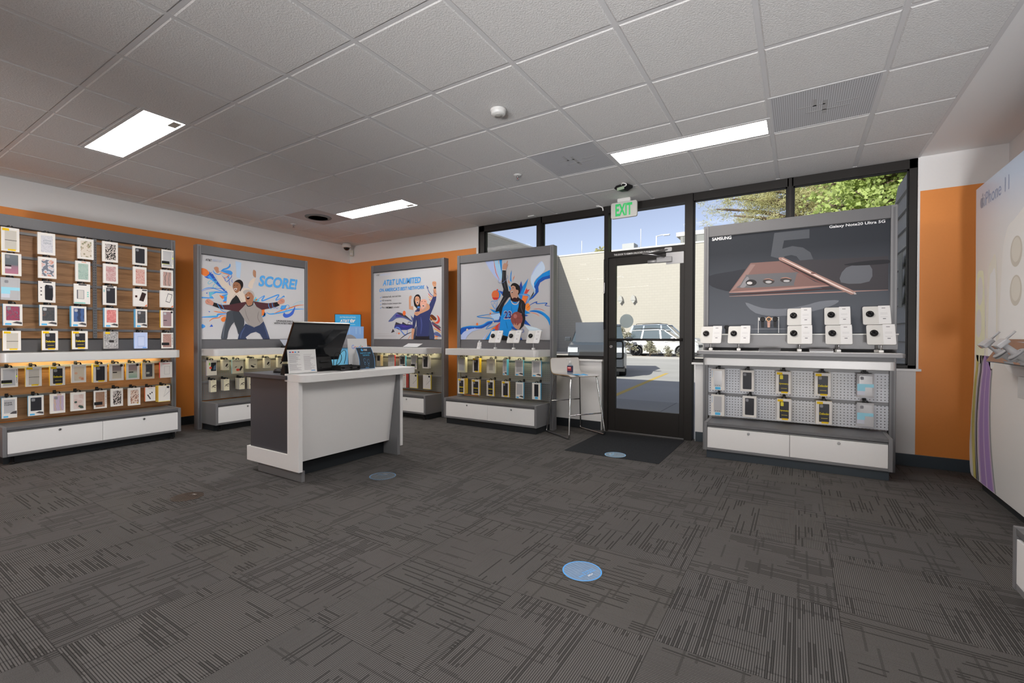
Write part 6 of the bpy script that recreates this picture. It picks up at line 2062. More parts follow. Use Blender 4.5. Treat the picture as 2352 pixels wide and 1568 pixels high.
for k in range(3):
    ox, oy = (-.05, 0, .055)[k], (.0, -.012, .008)[k]
    pts = [(ox + math.cos(a) * .055 * random.uniform(.7, 1.15), oy + math.sin(a) * .026 * random.uniform(.7, 1.1)) for a in [2 * PI * i / 10 for i in range(10)]]
    c = b.bm.verts.new((ox, oy, .010 + .004 * k))
    ring = [b.bm.verts.new((p[0], p[1], .0015 + random.uniform(0, .004))) for p in pts]
    for i in range(10):
        b.bm.faces.new((ring[i], ring[(i + 1) % 10], c))
    low = [b.bm.verts.new((p[0], p[1], .0003)) for p in pts]
    b.bm.faces.new(low[::-1])
    for i in range(10):
        b.bm.faces.new((low[i], low[(i + 1) % 10], ring[(i + 1) % 10], ring[i]))
bmesh.ops.recalc_face_normals(b.bm, faces=b.bm.faces[:])
tag(b.build('blue_face_mask', flat('mask_blue', A(72, 130, 170), .7), None, (-2.075, 4.725, .705), (0, 0, R(-12))), 'crumpled blue cloth mask on the bar stool seat', 'mask')

# ------------------------------------------------------------------ floor things
b = MB()
g = G('mat_pile')
o_, _x, _y, _z = g.xyz()
g.base(g.ramp(g.noise(o_, 160, 3, .7), [(.3, (.016, .017, .019, 1)), (.7, (.036, .038, .042, 1))]), .95, 0, .1)
b.prism(rrect(-1.97, -1.045, 4.13, 5.225, .01), 0, .003, 'z', g.m, .0008)
tag(b.build('door_mat', None, None), 'charcoal door mat on the carpet before the glass door', 'mat')
def vinyl(name, c, c2, rough, clear):
    g = G(name)
    o, x, y, z = g.xyz()
    n1 = g.noise(o, 40, 3, .6)
    k = g.n('TexWave')
    g.put(k.inputs['Vector'], o)
    k.inputs['Scale'].default_value = 18
    k.inputs['Distortion'].default_value = 3
    g.base(g.mix(n1, c, c2), rough, 0, .6)
    g.bump(g.ma('ADD', k.outputs['Fac'], n1), .35, .006)
    return g.m
stick = [((-.876, 2.04), .095, vinyl('sticker_blue', (.16, .26, .42, 1), (.26, .36, .50, 1), .22, 0), (60, 130, 190), 'bright blue round floor sticker alone in the front centre of the carpet', 250),
         ((-1.478, 4.224), .10, vinyl('sticker_silver', (.40, .50, .58, 1), (.22, .30, .38, 1), .15, 0), (96, 150, 190), 'silvery blue round floor sticker on the door mat', 90),
         ((-2.843, 2.575), .105, vinyl('sticker_grey', (.085, .10, .12, 1), (.12, .135, .15, 1), .3, 0), (84, 122, 156), 'grey round floor sticker with blue rim beside the counter', 20),
         ((-3.632, 1.507), .102, vinyl('sticker_brown', (.030, .020, .014, 1), (.050, .034, .024, 1), .3, 0), (52, 50, 50), 'dark brown round floor sticker left of the counter', 10)]
for (x, y), r, m, rim, lab, rot in stick:
    z = .0035 if y > 4 else .0005
    q = thing('floor_sticker', lab, 'floor sticker', (x, y, z), R(rot), 'round distance stickers on the floor')
    b = MB()
    b.lathe([(r, 0), (r, .0012)], (0, 0, 0), m, 48)
    b.build('disc', None, q)
    b = MB()
    for i in range(48):
        a, c = 2 * PI * i / 48, 2 * PI * (i + 1) / 48
        b.face([(r * .93 * math.cos(a), r * .93 * math.sin(a), .0015), (r * .985 * math.cos(a), r * .985 * math.sin(a), .0015), (r * .985 * math.cos(c), r * .985 * math.sin(c), .0015), (r * .93 * math.cos(c), r * .93 * math.sin(c), .0015)], ink(*rim))
    b.build('rim', None, q)
    b = MB()
    b.text('AT&T', -.02, .045, .035, .010, 0, ink(190, 200, 210), .02)
    b.text('SHOP AT A SAFE\nDISTANCE', -.055, .012, .11, .026, 0, ink(*rim), .01)
    b.xform(Matrix.Translation((0, 0, .0015)) @ Matrix.Rotation(R(-90), 4, 'X'))
    b.build('lettering', None, q)

# made-up stands and housings for the added fill spots, unseen behind the camera
for i, o in enumerate(q for q in list(SC.objects) if q.type == 'LIGHT' and q.data.type == 'SPOT'):
    t = thing('fill_spot_stand', ('added fill spot on a low stand at the back left, aimed at the slatwall', 'added fill spot on a low stand at the back middle of the shop', 'added fill spot on a low stand at the back right of the shop')[i], 'added fill lamp', (o.location.x, o.location.y - .35, 0))
    b = MB()
    for a in (0, 120, 240):
        b.tube([(0, 0, .16), (.22 * math.cos(R(a)), .22 * math.sin(R(a)), .012)], .008, black_plastic, 8)
    b.tube([(0, 0, .12), (0, 0, .30)], .011, black_plastic, 10)
    b.build('stand', None, t)
    b = MB()
    b.lathe([(.05, -.16), (.055, -.15), (.055, .02), (.09, .12), (.088, .12), (.052, .02), (.0, .02)], (0, 0, 0), black_plastic, 24)
    d = (o.rotation_euler.to_matrix() @ Vector((0, 0, -1)))
    b.xform(Matrix.Translation((0, 0, .36)) @ d.to_track_quat('Z', 'Y').to_matrix().to_4x4())
    b.build('fill_spot_head', None, t)
# ------------------------------------------------------------------ tall phone display along the right wall
pn = thing('printed_display_wall', 'tall white printed phone display wall along the right side', 'display wall', (1.13, 4.80, 0), -PI / 2)
# local: u runs towards the camera, y = 0 is the face, z up
PH = 2.245
edge = smooth_loop([(.0, PH), (.004, 1.9), (.012, 1.6), (.010, 1.35), (.006, 1.0), (-.01, .78), (-.045, .60), (-.075, .42), (-.09, .28), (-.06, .10), (.03, .075)], 3, False)
b = MB()
g = G('display_print')
o_, x_, y_, z_ = g.xyz()
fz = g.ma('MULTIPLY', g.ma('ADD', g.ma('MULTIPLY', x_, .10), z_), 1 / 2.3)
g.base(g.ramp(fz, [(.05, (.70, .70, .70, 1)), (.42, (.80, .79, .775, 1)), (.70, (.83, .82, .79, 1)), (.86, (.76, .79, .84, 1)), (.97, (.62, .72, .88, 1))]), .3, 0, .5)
face_m = g.m
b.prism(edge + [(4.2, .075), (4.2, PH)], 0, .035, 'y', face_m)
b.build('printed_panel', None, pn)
b = MB()
b.box(.05, 4.2, .04, .28, 0, .09, base_black)
b.build('plinth', None, pn)
b = MB()
b.box(.06, 4.2, .035, .06, .09, PH - .05, grey_lam)
for u in (.10, 2.1, 4.1):
    b.box(u, u + .05, .06, .28, .09, PH - .08, grey_metal)
b.build('back_frame', None, pn)
def art(b, pts, c, k, sm=True):
    P = smooth_loop(pts, 4) if sm else pts
    b.face([(p[0], -.0006 - .0001 * k, p[1]) for p in P], ink(*c))
def stroke(b, pts, w, c, k):
    L, Rr = ribbon(pts, w)
    for i in range(len(L) - 1):
        b.face([(q[0], -.0006 - .0001 * k, q[1]) for q in (L[i], Rr[i], Rr[i + 1], L[i + 1])], ink(*c))
b = MB()
# falling colour folds below the ledge: yellow, black, lilac
def fold(u_top, u_bot, wt, wb, c, k):
    def cx(z):
        t = (.95 - z) / .87
        bulge = math.sin(min(1, max(0, t)) * PI * .9) * -.085 if t > 0 else 0
        return u_top + (u_bot - u_top) * max(0, t) + bulge * (1.0 if t > .15 else t / .15)
    n = 16
    zs = [1.0 - (1.0 - .078) * i / n for i in range(n + 1)]
    for a, c2 in zip(zs, zs[1:]):
        wa, wc = wt + (wb - wt) * (1 - a), wt + (wb - wt) * (1 - c2)
        b.face([(cx(a) - wa / 2, -.0006 - .0001 * k, a), (cx(a) + wa / 2, -.0006 - .0001 * k, a), (cx(c2) + wc / 2, -.0006 - .0001 * k, c2), (cx(c2) - wc / 2, -.0006 - .0001 * k, c2)], ink(*c))
fold(.075, .085, .05, .08, (150, 142, 84), 1)
fold(.155, .135, .05, .06, (128, 128, 134), 1)
fold(.165, .150, .030, .035, (72, 72, 78), 2)
fold(.275, .340, .18, .30, (150, 134, 156), 1)
fold(.245, .275, .055, .105, (122, 100, 142), 2)
fold(.315, .405, .060, .110, (124, 102, 146), 2)
fold(.375, .50, .02, .02, (112, 116, 118), 1)
b.build('fold_artwork', None, pn)
b = MB()
def ell(cx, cz, rx, rz, n=28):
    return [(cx + rx * math.cos(2 * PI * i / n), cz + rz * math.sin(2 * PI * i / n)) for i in range(n)]
art(b, [(.04, 1.0), (.03, 1.45), (.05, 1.60), (.13, 1.62), (.20, 1.54), (.22, 1.0)], (196, 192, 166), 1)
art(b, ell(.115, 1.47, .062, .105), (184, 182, 180), 2, False)
art(b, ell(.095, 1.235, .062, .105), (184, 182, 180), 2, False)
art(b, [(.26, .98), (.27, 1.55), (.34, 1.66), (.44, 1.64), (.46, .98)], (186, 184, 176), 1)
art(b, [(.30, .98), (.31, 1.50), (.36, 1.58), (.43, 1.55), (.44, .98)], (200, 196, 192), 2)
art(b, [(.55, .98), (.54, 1.60), (.60, 1.80), (.72, 1.86), (1.1, 1.86), (1.15, .98)], (206, 204, 200), 1)
for cz in (1.66, 1.42):
    art(b, ell(.77, cz, .115, .118), (206, 204, 198), 2, False)
    art(b, ell(.77, cz, .092, .095), (166, 162, 154), 3, False)
    art(b, ell(.77, cz + .01, .07, .075), (178, 175, 168), 4, False)
b.build('phone_artwork', None, pn)
b = MB()
b.text('iPhone 11', .185, 2.075, .46, .095, -.0009, ink(126, 136, 160), .0)
ap = smooth_loop([(.125, 2.075), (.105, 2.092), (.100, 2.125), (.112, 2.150), (.130, 2.150), (.140, 2.144), (.152, 2.150), (.166, 2.144), (.158, 2.128), (.160, 2.110), (.170, 2.100), (.160, 2.080), (.148, 2.073), (.138, 2.079)], 3)
b.face([(p[0], -.0009, p[1]) for p in ap], ink(124, 128, 142))
b.face([(p[0], -.0009, p[1]) for p in smooth_loop([(.138, 2.154), (.140, 2.168), (.154, 2.180), (.153, 2.164)], 3)], ink(124, 128, 142))
b.build('lettering', None, pn)
# sloping glass ledge
b = MB()
LEDGE = flat('ledge_glass', (.16, .165, .17, 1), .04, 0, .9)
U1 = 4.1
b.face([(.78, -.13, .984), (U1, -.19, .984), (U1, -.002, 1.12), (.57, -.002, 1.12)], LEDGE)
b.face([(.57, -.002, 1.115), (U1, -.002, 1.115), (U1, -.19, .979), (.78, -.13, .979)], LEDGE)
b.face([(.78, -.13, .979), (U1, -.19, .979), (U1, -.19, .984), (.78, -.13, .984)], black_gloss)
b.face([(.57, -.002, 1.115), (.78, -.13, .979), (.78, -.13, .984), (.57, -.002, 1.12)], black_gloss)
bmesh.ops.recalc_face_normals(b.bm, faces=b.bm.faces[:])
b.build('sloping_ledge', None, pn)
nrm = Vector((0, -.72, .69))
for i, u in enumerate((.86, 1.10)):
    m = thing('phone_arm_mount', ('pale grey phone arm mount, left one on the sloping glass ledge', 'pale grey phone arm mount, right one on the sloping glass ledge')[i], 'phone mount', (0, 0, 0), 0, 'arm mounts on the glass ledge')
    c, s = math.cos(-PI / 2), math.sin(-PI / 2)
    v, z = -.085, 1.035
    m.location = (1.13 + c * u - s * v, 4.80 + s * u + c * v, z)
    m.rotation_euler = (0, 0, -PI / 2)
    gp = flat('mount_grey', (.50, .50, .52, 1), .4)
    rot = Matrix.Rotation(R(46), 4, 'X')
    b = MB()
    b.lathe([(.042, -.001), (.042, .006), (.036, .010), (.018, .012), (.016, .07), (.018, .075)], (0, 0, 0), gp, 28)
    for a in (.8, 3.9):
        b.lathe([(.004, .0100), (.004, .0112)], (.028 * math.cos(a), .028 * math.sin(a), 0), black_matte, 10)
    b.xform(rot)
    b.build('flange_arm', None, m)
    b = MB()
    b.box(-.062, .034, -.030, .032, .072, .10, gp, .006)
    b.box(-.085, -.055, -.012, .012, .078, .096, gp, .004)
    b.tube([(.02, .03, .095), (.02, .085, .10)], .006, gp, 8)
    b.xform(rot)
    b.build('head', None, m)
    b = MB()
    for x in (-.045, -.02):
        b.box(x, x + .012, -.034, -.0295, .074, .098, chrome, .001)
    b.xform(rot)
    b.build('contact_clips', None, m)
q = MB()
q.box(-.03, .075, -.0012, .0012, 0, .085, paper)
q.xform(Matrix.Rotation(R(-58), 4, 'X'))
o = q.build('price_card', None, None, (1.045, 4.03, .999), (0, 0, -PI / 2))
tag(o, 'white price card lying on the left end of the sloping ledge', 'card')
pk = thing('power_adapter_box', 'white hanging box with cable under the sloping glass ledge', 'box', (1.128, 3.78, .78), -PI / 2)
b = MB()
b.box(-.04, .20, -.045, -.002, 0, .125, flat('adapter_white', (.55, .55, .55, 1), .5), .003)
b.build('box', None, pk)
b = MB()
b.tube([(.045, -.02, .125), (.045, -.02, .20)], .002, black_plastic, 6)
b.tube(smooth_loop([(.03, -.025, .0), (.03, -.025, -.05), (.022, -.025, -.085), (.01, -.025, -.105)], 3, False), .0025, white_plastic, 6)
b.build('cable', None, pk)
b = MB()
b.box(.001, .013, -.031, -.019, -.135, -.10, white_plastic, .002)
b.build('plug', None, pk)
# low drawer bench in front of that wall, only its far corner is in the frame
bn = thing('drawer_bench', 'grey drawer bench end at the right edge of the carpet', 'bench', (.775, 2.765, 0), -PI / 2)
b = MB()
b.box(0, .028, 0, .30, .07, .335, grey_metal, .003)
b.box(1.4, 1.428, 0, .30, .07, .335, grey_metal, .003)
b.box(.028, 1.4, .002, .30, .305, .332, grey_lam, .002)
b.box(.028, 1.4, .004, .30, .072, .098, grey_metal, .002)
b.box(.028, 1.4, .025, .30, .098, .305, black_matte)
b.build('frame', None, bn)
for a, c in ((.03, .712), (.716, 1.398)):
    b = MB()
    b.box(a, c, .004, .02, .10, .287, white_lam, .0015)
    d = b.build('drawer', None, bn)
    b = MB()
    b.lathe([(.011, 0), (.011, .004), (.008, .006)], ((a + c) / 2, .004, .262), steel, 16, 'y')
    b.build('lock', None, d)
b = MB()
b.box(.03, 1.398, .03, .30, 0, .07, base_black)
b.build('toe_kick', None, bn)
# ------------------------------------------------------------------ outside: lot, buildings, cars, plants
GZ = -.10
def m_asphalt():
    g = G('asphalt')
    o, x, y, z = g.xyz()
    a = g.noise(o, 70, 3, .7)
    c = g.noise(o, .5, 3, .5)
    f = g.ma('ADD', g.ma('MULTIPLY', a, .5), g.ma('MULTIPLY', c, .5))
    g.base(g.ramp(f, [(.3, (.46, .45, .435, 1)), (.7, (.62, .605, .585, 1))]), .9, 0, .2)
    return g.m
def m_block():
    g = G('tan_block_wall')
    o, x, y, z = g.xyz()
    k = g.n('TexBrick')
    g.put(k.inputs['Vector'], g.vec(g.ma('ADD', x, y), z, 0.0))
    k.inputs['Scale'].default_value = 1
    k.inputs['Brick Width'].default_value = .41
    k.inputs['Row Height'].default_value = .205
    k.inputs['Mortar Size'].default_value = .012
    k.inputs['Color1'].default_value = (.47, .44, .39, 1)
    k.inputs['Color2'].default_value = (.455, .425, .375, 1)
    k.inputs['Mortar'].default_value = (.41, .38, .34, 1)
    n = g.noise(o, .35, 3, .5)
    g.base(g.mix(g.ma('MULTIPLY', n, .35), k.outputs[0], (.50, .46, .41, 1)), .9, 0, .2)
    return g.m
asphalt, block = m_asphalt(), m_block()
concrete = flat('sidewalk_concrete', (.44, .43, .42, 1), .9, grain=.2)
b = MB()
b.box(-70, 60, YW + 3.05, 120, GZ - .3, GZ, asphalt)
struct(b, 'ground_lot')
b = MB()
b.box(-40, 40, YW + .13, YW + 3.05, GZ - .3, -.02, concrete)
for i in range(-8, 9):
    b.box(i * 1.8 - .006, i * 1.8 + .006, YW + .13, YW + 3.05, -.02, -.0195, flat('joint', (.16, .155, .15, 1), .9))
struct(b, 'ground_sidewalk')
b = MB()
yel = flat('yellow_road_paint', (.75, .53, .14, 1), .8)
for k in range(5):
    x0 = -3.25 - 2.75 * k + 2.75
    b.prism([(x0 - .06, 9.0), (x0 + .06, 9.0), (x0 - .56 + .06, 16.1), (x0 - .56 - .06, 16.1)], GZ, GZ + .003, 'z', yel)
struct(b, 'road_markings')
b = MB()
b.box(-30, 30, 26.9, 27.9, GZ, GZ + .10, flat('tan_planter_soil', (.42, .31, .20, 1), .95, grain=.3))
b.box(-30, 30, 26.75, 26.9, GZ, GZ + .12, concrete)
struct(b, 'ground_planter')
# our own shell: roof slab, parapet and the neighbouring shopfront piers; they cast the shade on the lot
b = MB()
b.box(-24, 24, -8, YW + .55, 3.0, 3.2, concrete)
b.box(-24, 24, YW + .14, YW + .55, 3.2, 4.35, block)
b.box(-24, 24, YW + .14, YW + .45, 2.72, 3.0, block)
b.box(-24, XL - .16, YW + .14, YW + .4, -.02, 2.72, block)
b.box(1.2, 24, YW + .14, YW + .4, -.02, 2.72, block)
struct(b, 'wall_outside')
# sheets taped to the left window, seen from the back
q = thing('window_notice', 'translucent white notice taped to the left window pane', 'notice', (-2.197, YW + .066, 1.065))
b = MB()
film = backlit('paper_backlit', (.84, .85, .88, 1), .2, .9)
b.box(-.195, .195, 0, .0006, 0, .248, film)
b.build('sheet', None, q)
b = MB()
film2 = backlit('paper_overlap', (.88, .88, .90, 1), .45, .7)
b.box(-.195, .195, .0008, .0012, .108, .148, film2)
b.box(-.008, .02, .0008, .0012, .0, .108, film2)
b.box(-.008, .02, .0008, .0012, .148, .248, film2)
b.build('overlap', None, q)
b = MB()
for x, z, w in ((-.12, .178, .07), (.07, .182, .08)):
    b.box(x, x + w, .0014, .0016, z, z + .012, backlit('ghost_print', (.9, .9, .92, 1), .5, .6))
b.build('print', None, q)
# shingled return just beyond the right window
b = MB()
sh = flat('grey_shingle', (.66, .645, .63, 1), .85, grain=.25)
b.box(.90, 1.25, YW + .135, YW + 1.05, -.02, 2.72, sh)
for i in range(15):
    z = i * .182
    b.prism([(.90, z), (.862, z), (.885, z + .182), (.90, z + .182)], YW + .14, YW + 1.06, 'y', sh)
struct(b, 'wall_shingled')
b = MB()
b.box(.835, .838, YW + .42, YW + .62, 1.42, 1.95, flat('aged_notice', (.50, .49, .46, 1), .7, grain=.4))
tag(b.build('posted_notice', None, None), 'aged paper notice on the shingled return outside the right window', 'notice')

YF, XW = 36.0, -17.8
far = thing('outside_building', 'tall tan block building across the parking lot', 'building', (-6, YF, GZ))
b = MB()
b.box(-30, 30, YF, YF + 6, GZ, 8.1, block)
put(b, 'wall', far)
b = MB()
b.box(-30, 30, YF - .05, YF + .3, 8.1, 8.22, flat('coping', (.62, .60, .56, 1), .7))
put(b, 'coping', far)
b = MB()
b.box(-7.6, 30, YF + .05, YF + 5, 8.22, 8.75, flat('louvre_band', (.24, .24, .23, 1), .6))
b.box(-7.9, 30, YF, YF + 5, 8.75, 9.05, flat('coping', (0, 0, 0, 1)))
for i in range(40):
    b.box(-7.4 + i * .9, -7.36 + i * .9, YF + .03, YF + .05, 8.22, 8.75, flat('louvre_dark', (.10, .10, .10, 1), .6))
put(b, 'roof_parapet', far)
for x in (-12.15, -11.1):
    b = MB()
    b.prism([(x - .2, 4.05), (x + .2, 4.05), (x + .13, 4.38), (x, 4.48), (x - .13, 4.38)], YF - .32, YF, 'y', flat('wall_light_grey', (.42, .41, .39, 1), .5))
    b.prism([(x - .17, 4.05), (x + .17, 4.05), (x, 3.82)], YF - .28, YF, 'y', flat('wall_light_glass', (.5, .5, .48, 1), .2))
    put(b, 'wall_light', far)
b = MB()
b.box(-12.6, -11.6, YF + 1.5, YF + 2.6, 8.22, 8.95, flat('roof_unit', (.42, .43, .44, 1), .6))
put(b, 'roof_unit', far)
b = MB()
b.tube([(-11.0, YF + 1.4, 8.1), (-11.0, YF + 1.4, 10.0)], .03, flat('mast_white', (.7, .7, .7, 1), .5), 6)
b.tube([(-16.2, YF + 1.4, 8.1), (-16.2, YF + 1.4, 9.6)], .03, flat('mast_white', (.7, .7, .7, 1), .5), 6)
put(b, 'mast', far)
wing = thing('side_building', 'tan block wing of the far building along the left side', 'building', (XW - 3, 28, GZ))
b = MB()
b.box(XW - 8, XW, 12, YF - .06, GZ, 8.1, block)
put(b, 'wall', wing)
b = MB()
b.box(XW - 8, XW + .05, 12, YF - .07, 8.1, 8.22, flat('coping', (0, 0, 0, 1)))
put(b, 'coping', wing)
lp = thing('street_lamp', 'white street lamp rising behind the far tan building', 'street lamp', (-11.2, 43, GZ))
b = MB()
b.tube([(0, 0, 0), (0, 0, 10.6)], .06, flat('mast_white', (0, 0, 0, 1)), 8)
b.build('pole', None, lp)
b = MB()
b.tube([(0, 0, 10.55), (.5, -.1, 10.62), (1.0, -.2, 10.58)], .045, flat('mast_white', (0, 0, 0, 1)), 6)
b.box(.7, 1.25, -.32, -.08, 10.5, 10.6, flat('mast_white', (0, 0, 0, 1)))
b.build('arm', None, lp)

# ------------------------------------------------------------------ cars
def car_paint(name, c):
    return flat(name, c, .22, .25, .6)
tyre = flat('tyre', (.02, .02, .02, 1), .8)
rim_m = flat('alloy_rim', (.50, .50, .51, 1), .3, .8)
car_glass = flat('car_glass', (.10, .13, .15, 1), .06, 0, .9)
trim_m = flat('car_trim', (.03, .03, .032, 1), .5)
def wheel(parent, x, y, r, side):
    b = MB()
    w = .11
    b.lathe([(r - .07, -w), (r - .015, -w), (r, -w + .03), (r, w - .03), (r - .015, w), (r - .07, w)], (x, y, r), tyre, 32, 'y')
    o = b.build('wheel', None, parent)
    b = MB()
    q = -1 if side < 0 else 1
    yy = y + q * (w - .015)
    for i in range(5):
        for da in (-.16, .16):
            a = 2 * PI * i / 5 + .3
            b.tube([(x + .05 * math.cos(a), yy, r + .05 * math.sin(a)), (x + (r - .075) * math.cos(a + da), yy, r + (r - .075) * math.sin(a + da))], .016, rim_m, 6)
    b.lathe([(.06, -.02), (.06, .02)], (x, yy, r), rim_m, 16, 'y')
    b.lathe([(r - .09, -.012), (r - .065, -.02), (r - .065, .02), (r - .09, .012)], (x, yy, r), rim_m, 32, 'y')
    b.build('rim', None, o)
def make_car(label, paint, loc, rz, L, W, H, hood, suv=True, rails=False):
    """nose towards +x, left side towards +y"""
    r = thing('parked_car', label, 'car', loc, rz)
    hl, hw = L / 2, W / 2
    rw = .36 if suv else .33
    fx, bx = hl - .92, -hl + .95
    clear = .24 if suv else .18
    # body sides as a profile with wheel arches, lofted across with tumblehome
    def arch(cx):
        return [(cx + (rw + .06) * math.cos(a), rw + (rw + .06) * math.sin(a)) for a in [R(-18 + 216 * i / 10) for i in range(11)]]
    belt = hood - .02
    prof = [(hl - .03, clear + .08), (hl, .55), (hl - .06, hood - .22), (hl - .22, hood - .07), (hl - 1.15, hood + .02), (hl - 1.25, belt + .05), (-hl + .25, belt + .07), (-hl + .05, belt - .05), (-hl, .6), (-hl + .05, clear + .06)]
    bottom = [(bx - rw - .1, clear)] + arch(bx)[::-1] + [(bx + rw + .1, clear)] + [(fx - rw - .1, clear)] + arch(fx)[::-1] + [(fx + rw + .1, clear)]
    outline = prof + bottom
    b = MB()
    ins = [(0, .0), (.06, 0)]
    n = len(outline)
    rings = []
    for y, k in ((-hw, .0), (-hw + .05, 1.0), (hw - .05, 1.0), (hw, .0)):
        ring = []
        for (x, z) in outline:
            s = 1 - .035 * (1 - k)
            zz = .62 + (z - .62) * (1 - .05 * (1 - k)) if z > .62 else z
            # plan taper at nose and tail
            t = max(0, abs(x) - hl + .7) / .7
            yy = y * (1 - .10 * t * t)
            yy *= 1 - .05 * max(0, (z - .75)) if z > .75 else 1
            ring.append(b.bm.verts.new((x * s, yy, zz)))
        rings.append(ring)
    k = b.mi(paint)
    for p, q in zip(rings, rings[1:]):
        for i in range(n):
            f = b.bm.faces.new((p[i], p[(i + 1) % n], q[(i + 1) % n], q[i]))
            f.material_index = k
    for q in (rings[0][::-1], rings[-1]):
        f = b.bm.faces.new(q)
        f.material_index = k
    bmesh.ops.recalc_face_normals(b.bm, faces=b.bm.faces[:])
    b.build('body', None, r)
    # greenhouse: pillars and roof in paint, glass panes set into it
    g0 = belt + .03
    rb = -hl + (.30 if suv else .75)
    low = [(hl - 1.20, g0), (rb, g0)]
    roof = [(hl - 2.05, H - .02), (-.1, H), (rb + (.28 if suv else .55), H - .06)]
    gl = [(hl - 1.18, g0), (hl - 2.02, H - .07), (-.1, H - .05), (rb + .25 if suv else rb + .55, H - .11), (rb, g0)]
    b = MB()
    yb, yt = hw - .07, hw - .20
    def pt(p, s):
        t = (p[1] - g0) / (H - g0)
        return (p[0], s * (yb + (yt - yb) * t), p[1])
    for s in (-1, 1):
        b.face([pt(p, s) for p in gl], car_glass)
    for a, c in zip(gl, gl[1:]):
        b.face([pt(a, -1), pt(a, 1), pt(c, 1), pt(c, -1)], car_glass)
    bmesh.ops.recalc_face_normals(b.bm, faces=b.bm.faces[:])
    b.build('windows', None, r)
    b = MB()
    tops = [(hl - 1.98, H - .06), (hl - 2.2, H - .005), (-.1, H + .015), (rb + .45 if suv else rb + .75, H - .03), (rb + .22 if suv else rb + .5, H - .10)]
    lo = [[b.bm.verts.new((p[0], s * (yt + .015 - .02 * (abs(j - 2) < 2)), p[1])) for j, p in enumerate(tops)] for s in (-1, -.5, .5, 1)]
    for p, q in zip(lo, lo[1:]):
        for i in range(len(tops) - 1):
            b.bm.faces.new((p[i], p[i + 1], q[i + 1], q[i])).material_index = b.mi(paint)
    for s in (-1, 1):
        for (p0, p1, w) in (((hl - 1.16, g0), (hl - 2.0, H - .06), .07), ((.15, g0), (.05, H - .03), .09), ((rb + .95, g0), (rb + 1.05, H - .04), .09), ((rb + .02, g0), (rb + .27 if suv else rb + .55, H - .08), .14)):
            a, c = pt(p0, s), pt(p1, s)
            e = .008 * s
            b.face([(a[0] - w / 2, a[1] + e, a[2]), (a[0] + w / 2, a[1] + e, a[2]), (c[0] + w / 2, c[1] + e, c[2]), (c[0] - w / 2, c[1] + e, c[2])], paint)
        a, c = pt((hl - 2.0, H - .04), s), pt((rb + .3, H - .07), s)
        b.tube([(a[0], a[1] + .005 * s, a[2]), (-.1, pt((-.1, H - .02), s)[1] + .005 * s, H - .02), (c[0], c[1] + .005 * s, c[2])], .035, paint, 6)
    b.build('roof_and_pillars', None, r)
    b = MB()
    b.box(-hl + .08, hl - .1, -hw + .06, hw - .06, clear - .06, clear + .10, trim_m)
    b.build('sill_trim', None, r)
    for s in (-1, 1):
        b = MB()
        b.box(hl - 1.55, hl - 1.38, s * (hw + .08) - .10, s * (hw + .08) + .10, belt + .06, belt + .20, paint, .03)
        b.build('side_mirror', None, r)
        b = MB()
        b.prism([(hl - .10, hood - .26), (hl - .02, hood - .30), (hl - .06, hood - .16), (hl - .40, hood - .09), (hl - .42, hood - .15)], s * hw * .60, s * hw * .93, 'y', flat('headlight', (.6, .62, .65, 1), .1))
        b.build('headlight', None, r)
        b = MB()
        for x in (.35, -.75):
            b.box(x, x + .20, s * (hw - .035) - .02, s * (hw - .035) + .02, belt - .10, belt - .07, paint, .006)
        b.build('door_handle', None, r)
        wheel(r, fx, s * (hw - .12), rw, s)
        wheel(r, bx, s * (hw - .12), rw, s)
    b = MB()
    b.box(hl - .04, hl + .005, -hw * .55, hw * .55, .62, hood - .28, trim_m, .01)
    b.build('grille', None, r)
    if rails:
        for s in (-1, 1):
            b = MB()
            b.tube(smooth_loop([(hl - 2.3, s * (yt - .04), H - .0), (hl - 2.4, s * (yt - .04), H + .06), (-.5, s * (yt - .04), H + .08), (rb + .6, s * (yt - .04), H + .05), (rb + .5, s * (yt - .04), H - .02)], 3, False), .02, trim_m, 6)
            b.build('roof_rail', None, r)
    return r
make_car('white SUV parked side-on beyond the shrubs', car_paint('white_car', (.74, .75, .77, 1)), (-7.3, 29.5, GZ), 0, 4.65, 1.85, 1.72, 1.06, True, True)
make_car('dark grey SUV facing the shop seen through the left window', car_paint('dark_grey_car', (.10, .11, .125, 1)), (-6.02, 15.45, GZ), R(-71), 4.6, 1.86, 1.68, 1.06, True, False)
make_car('large pale blue SUV with roof rails behind the white SUV', car_paint('pale_blue_car', (.34, .40, .50, 1)), (-8.0, 32.6, GZ), 0, 4.9, 1.95, 2.12, 1.25, True, True)
make_car('light blue sedan right of the white SUV behind the phone poster', car_paint('light_blue_car', (.40, .50, .64, 1)), (-2.4, 29.9, GZ), 0, 4.6, 1.8, 1.46, .98, False, False)

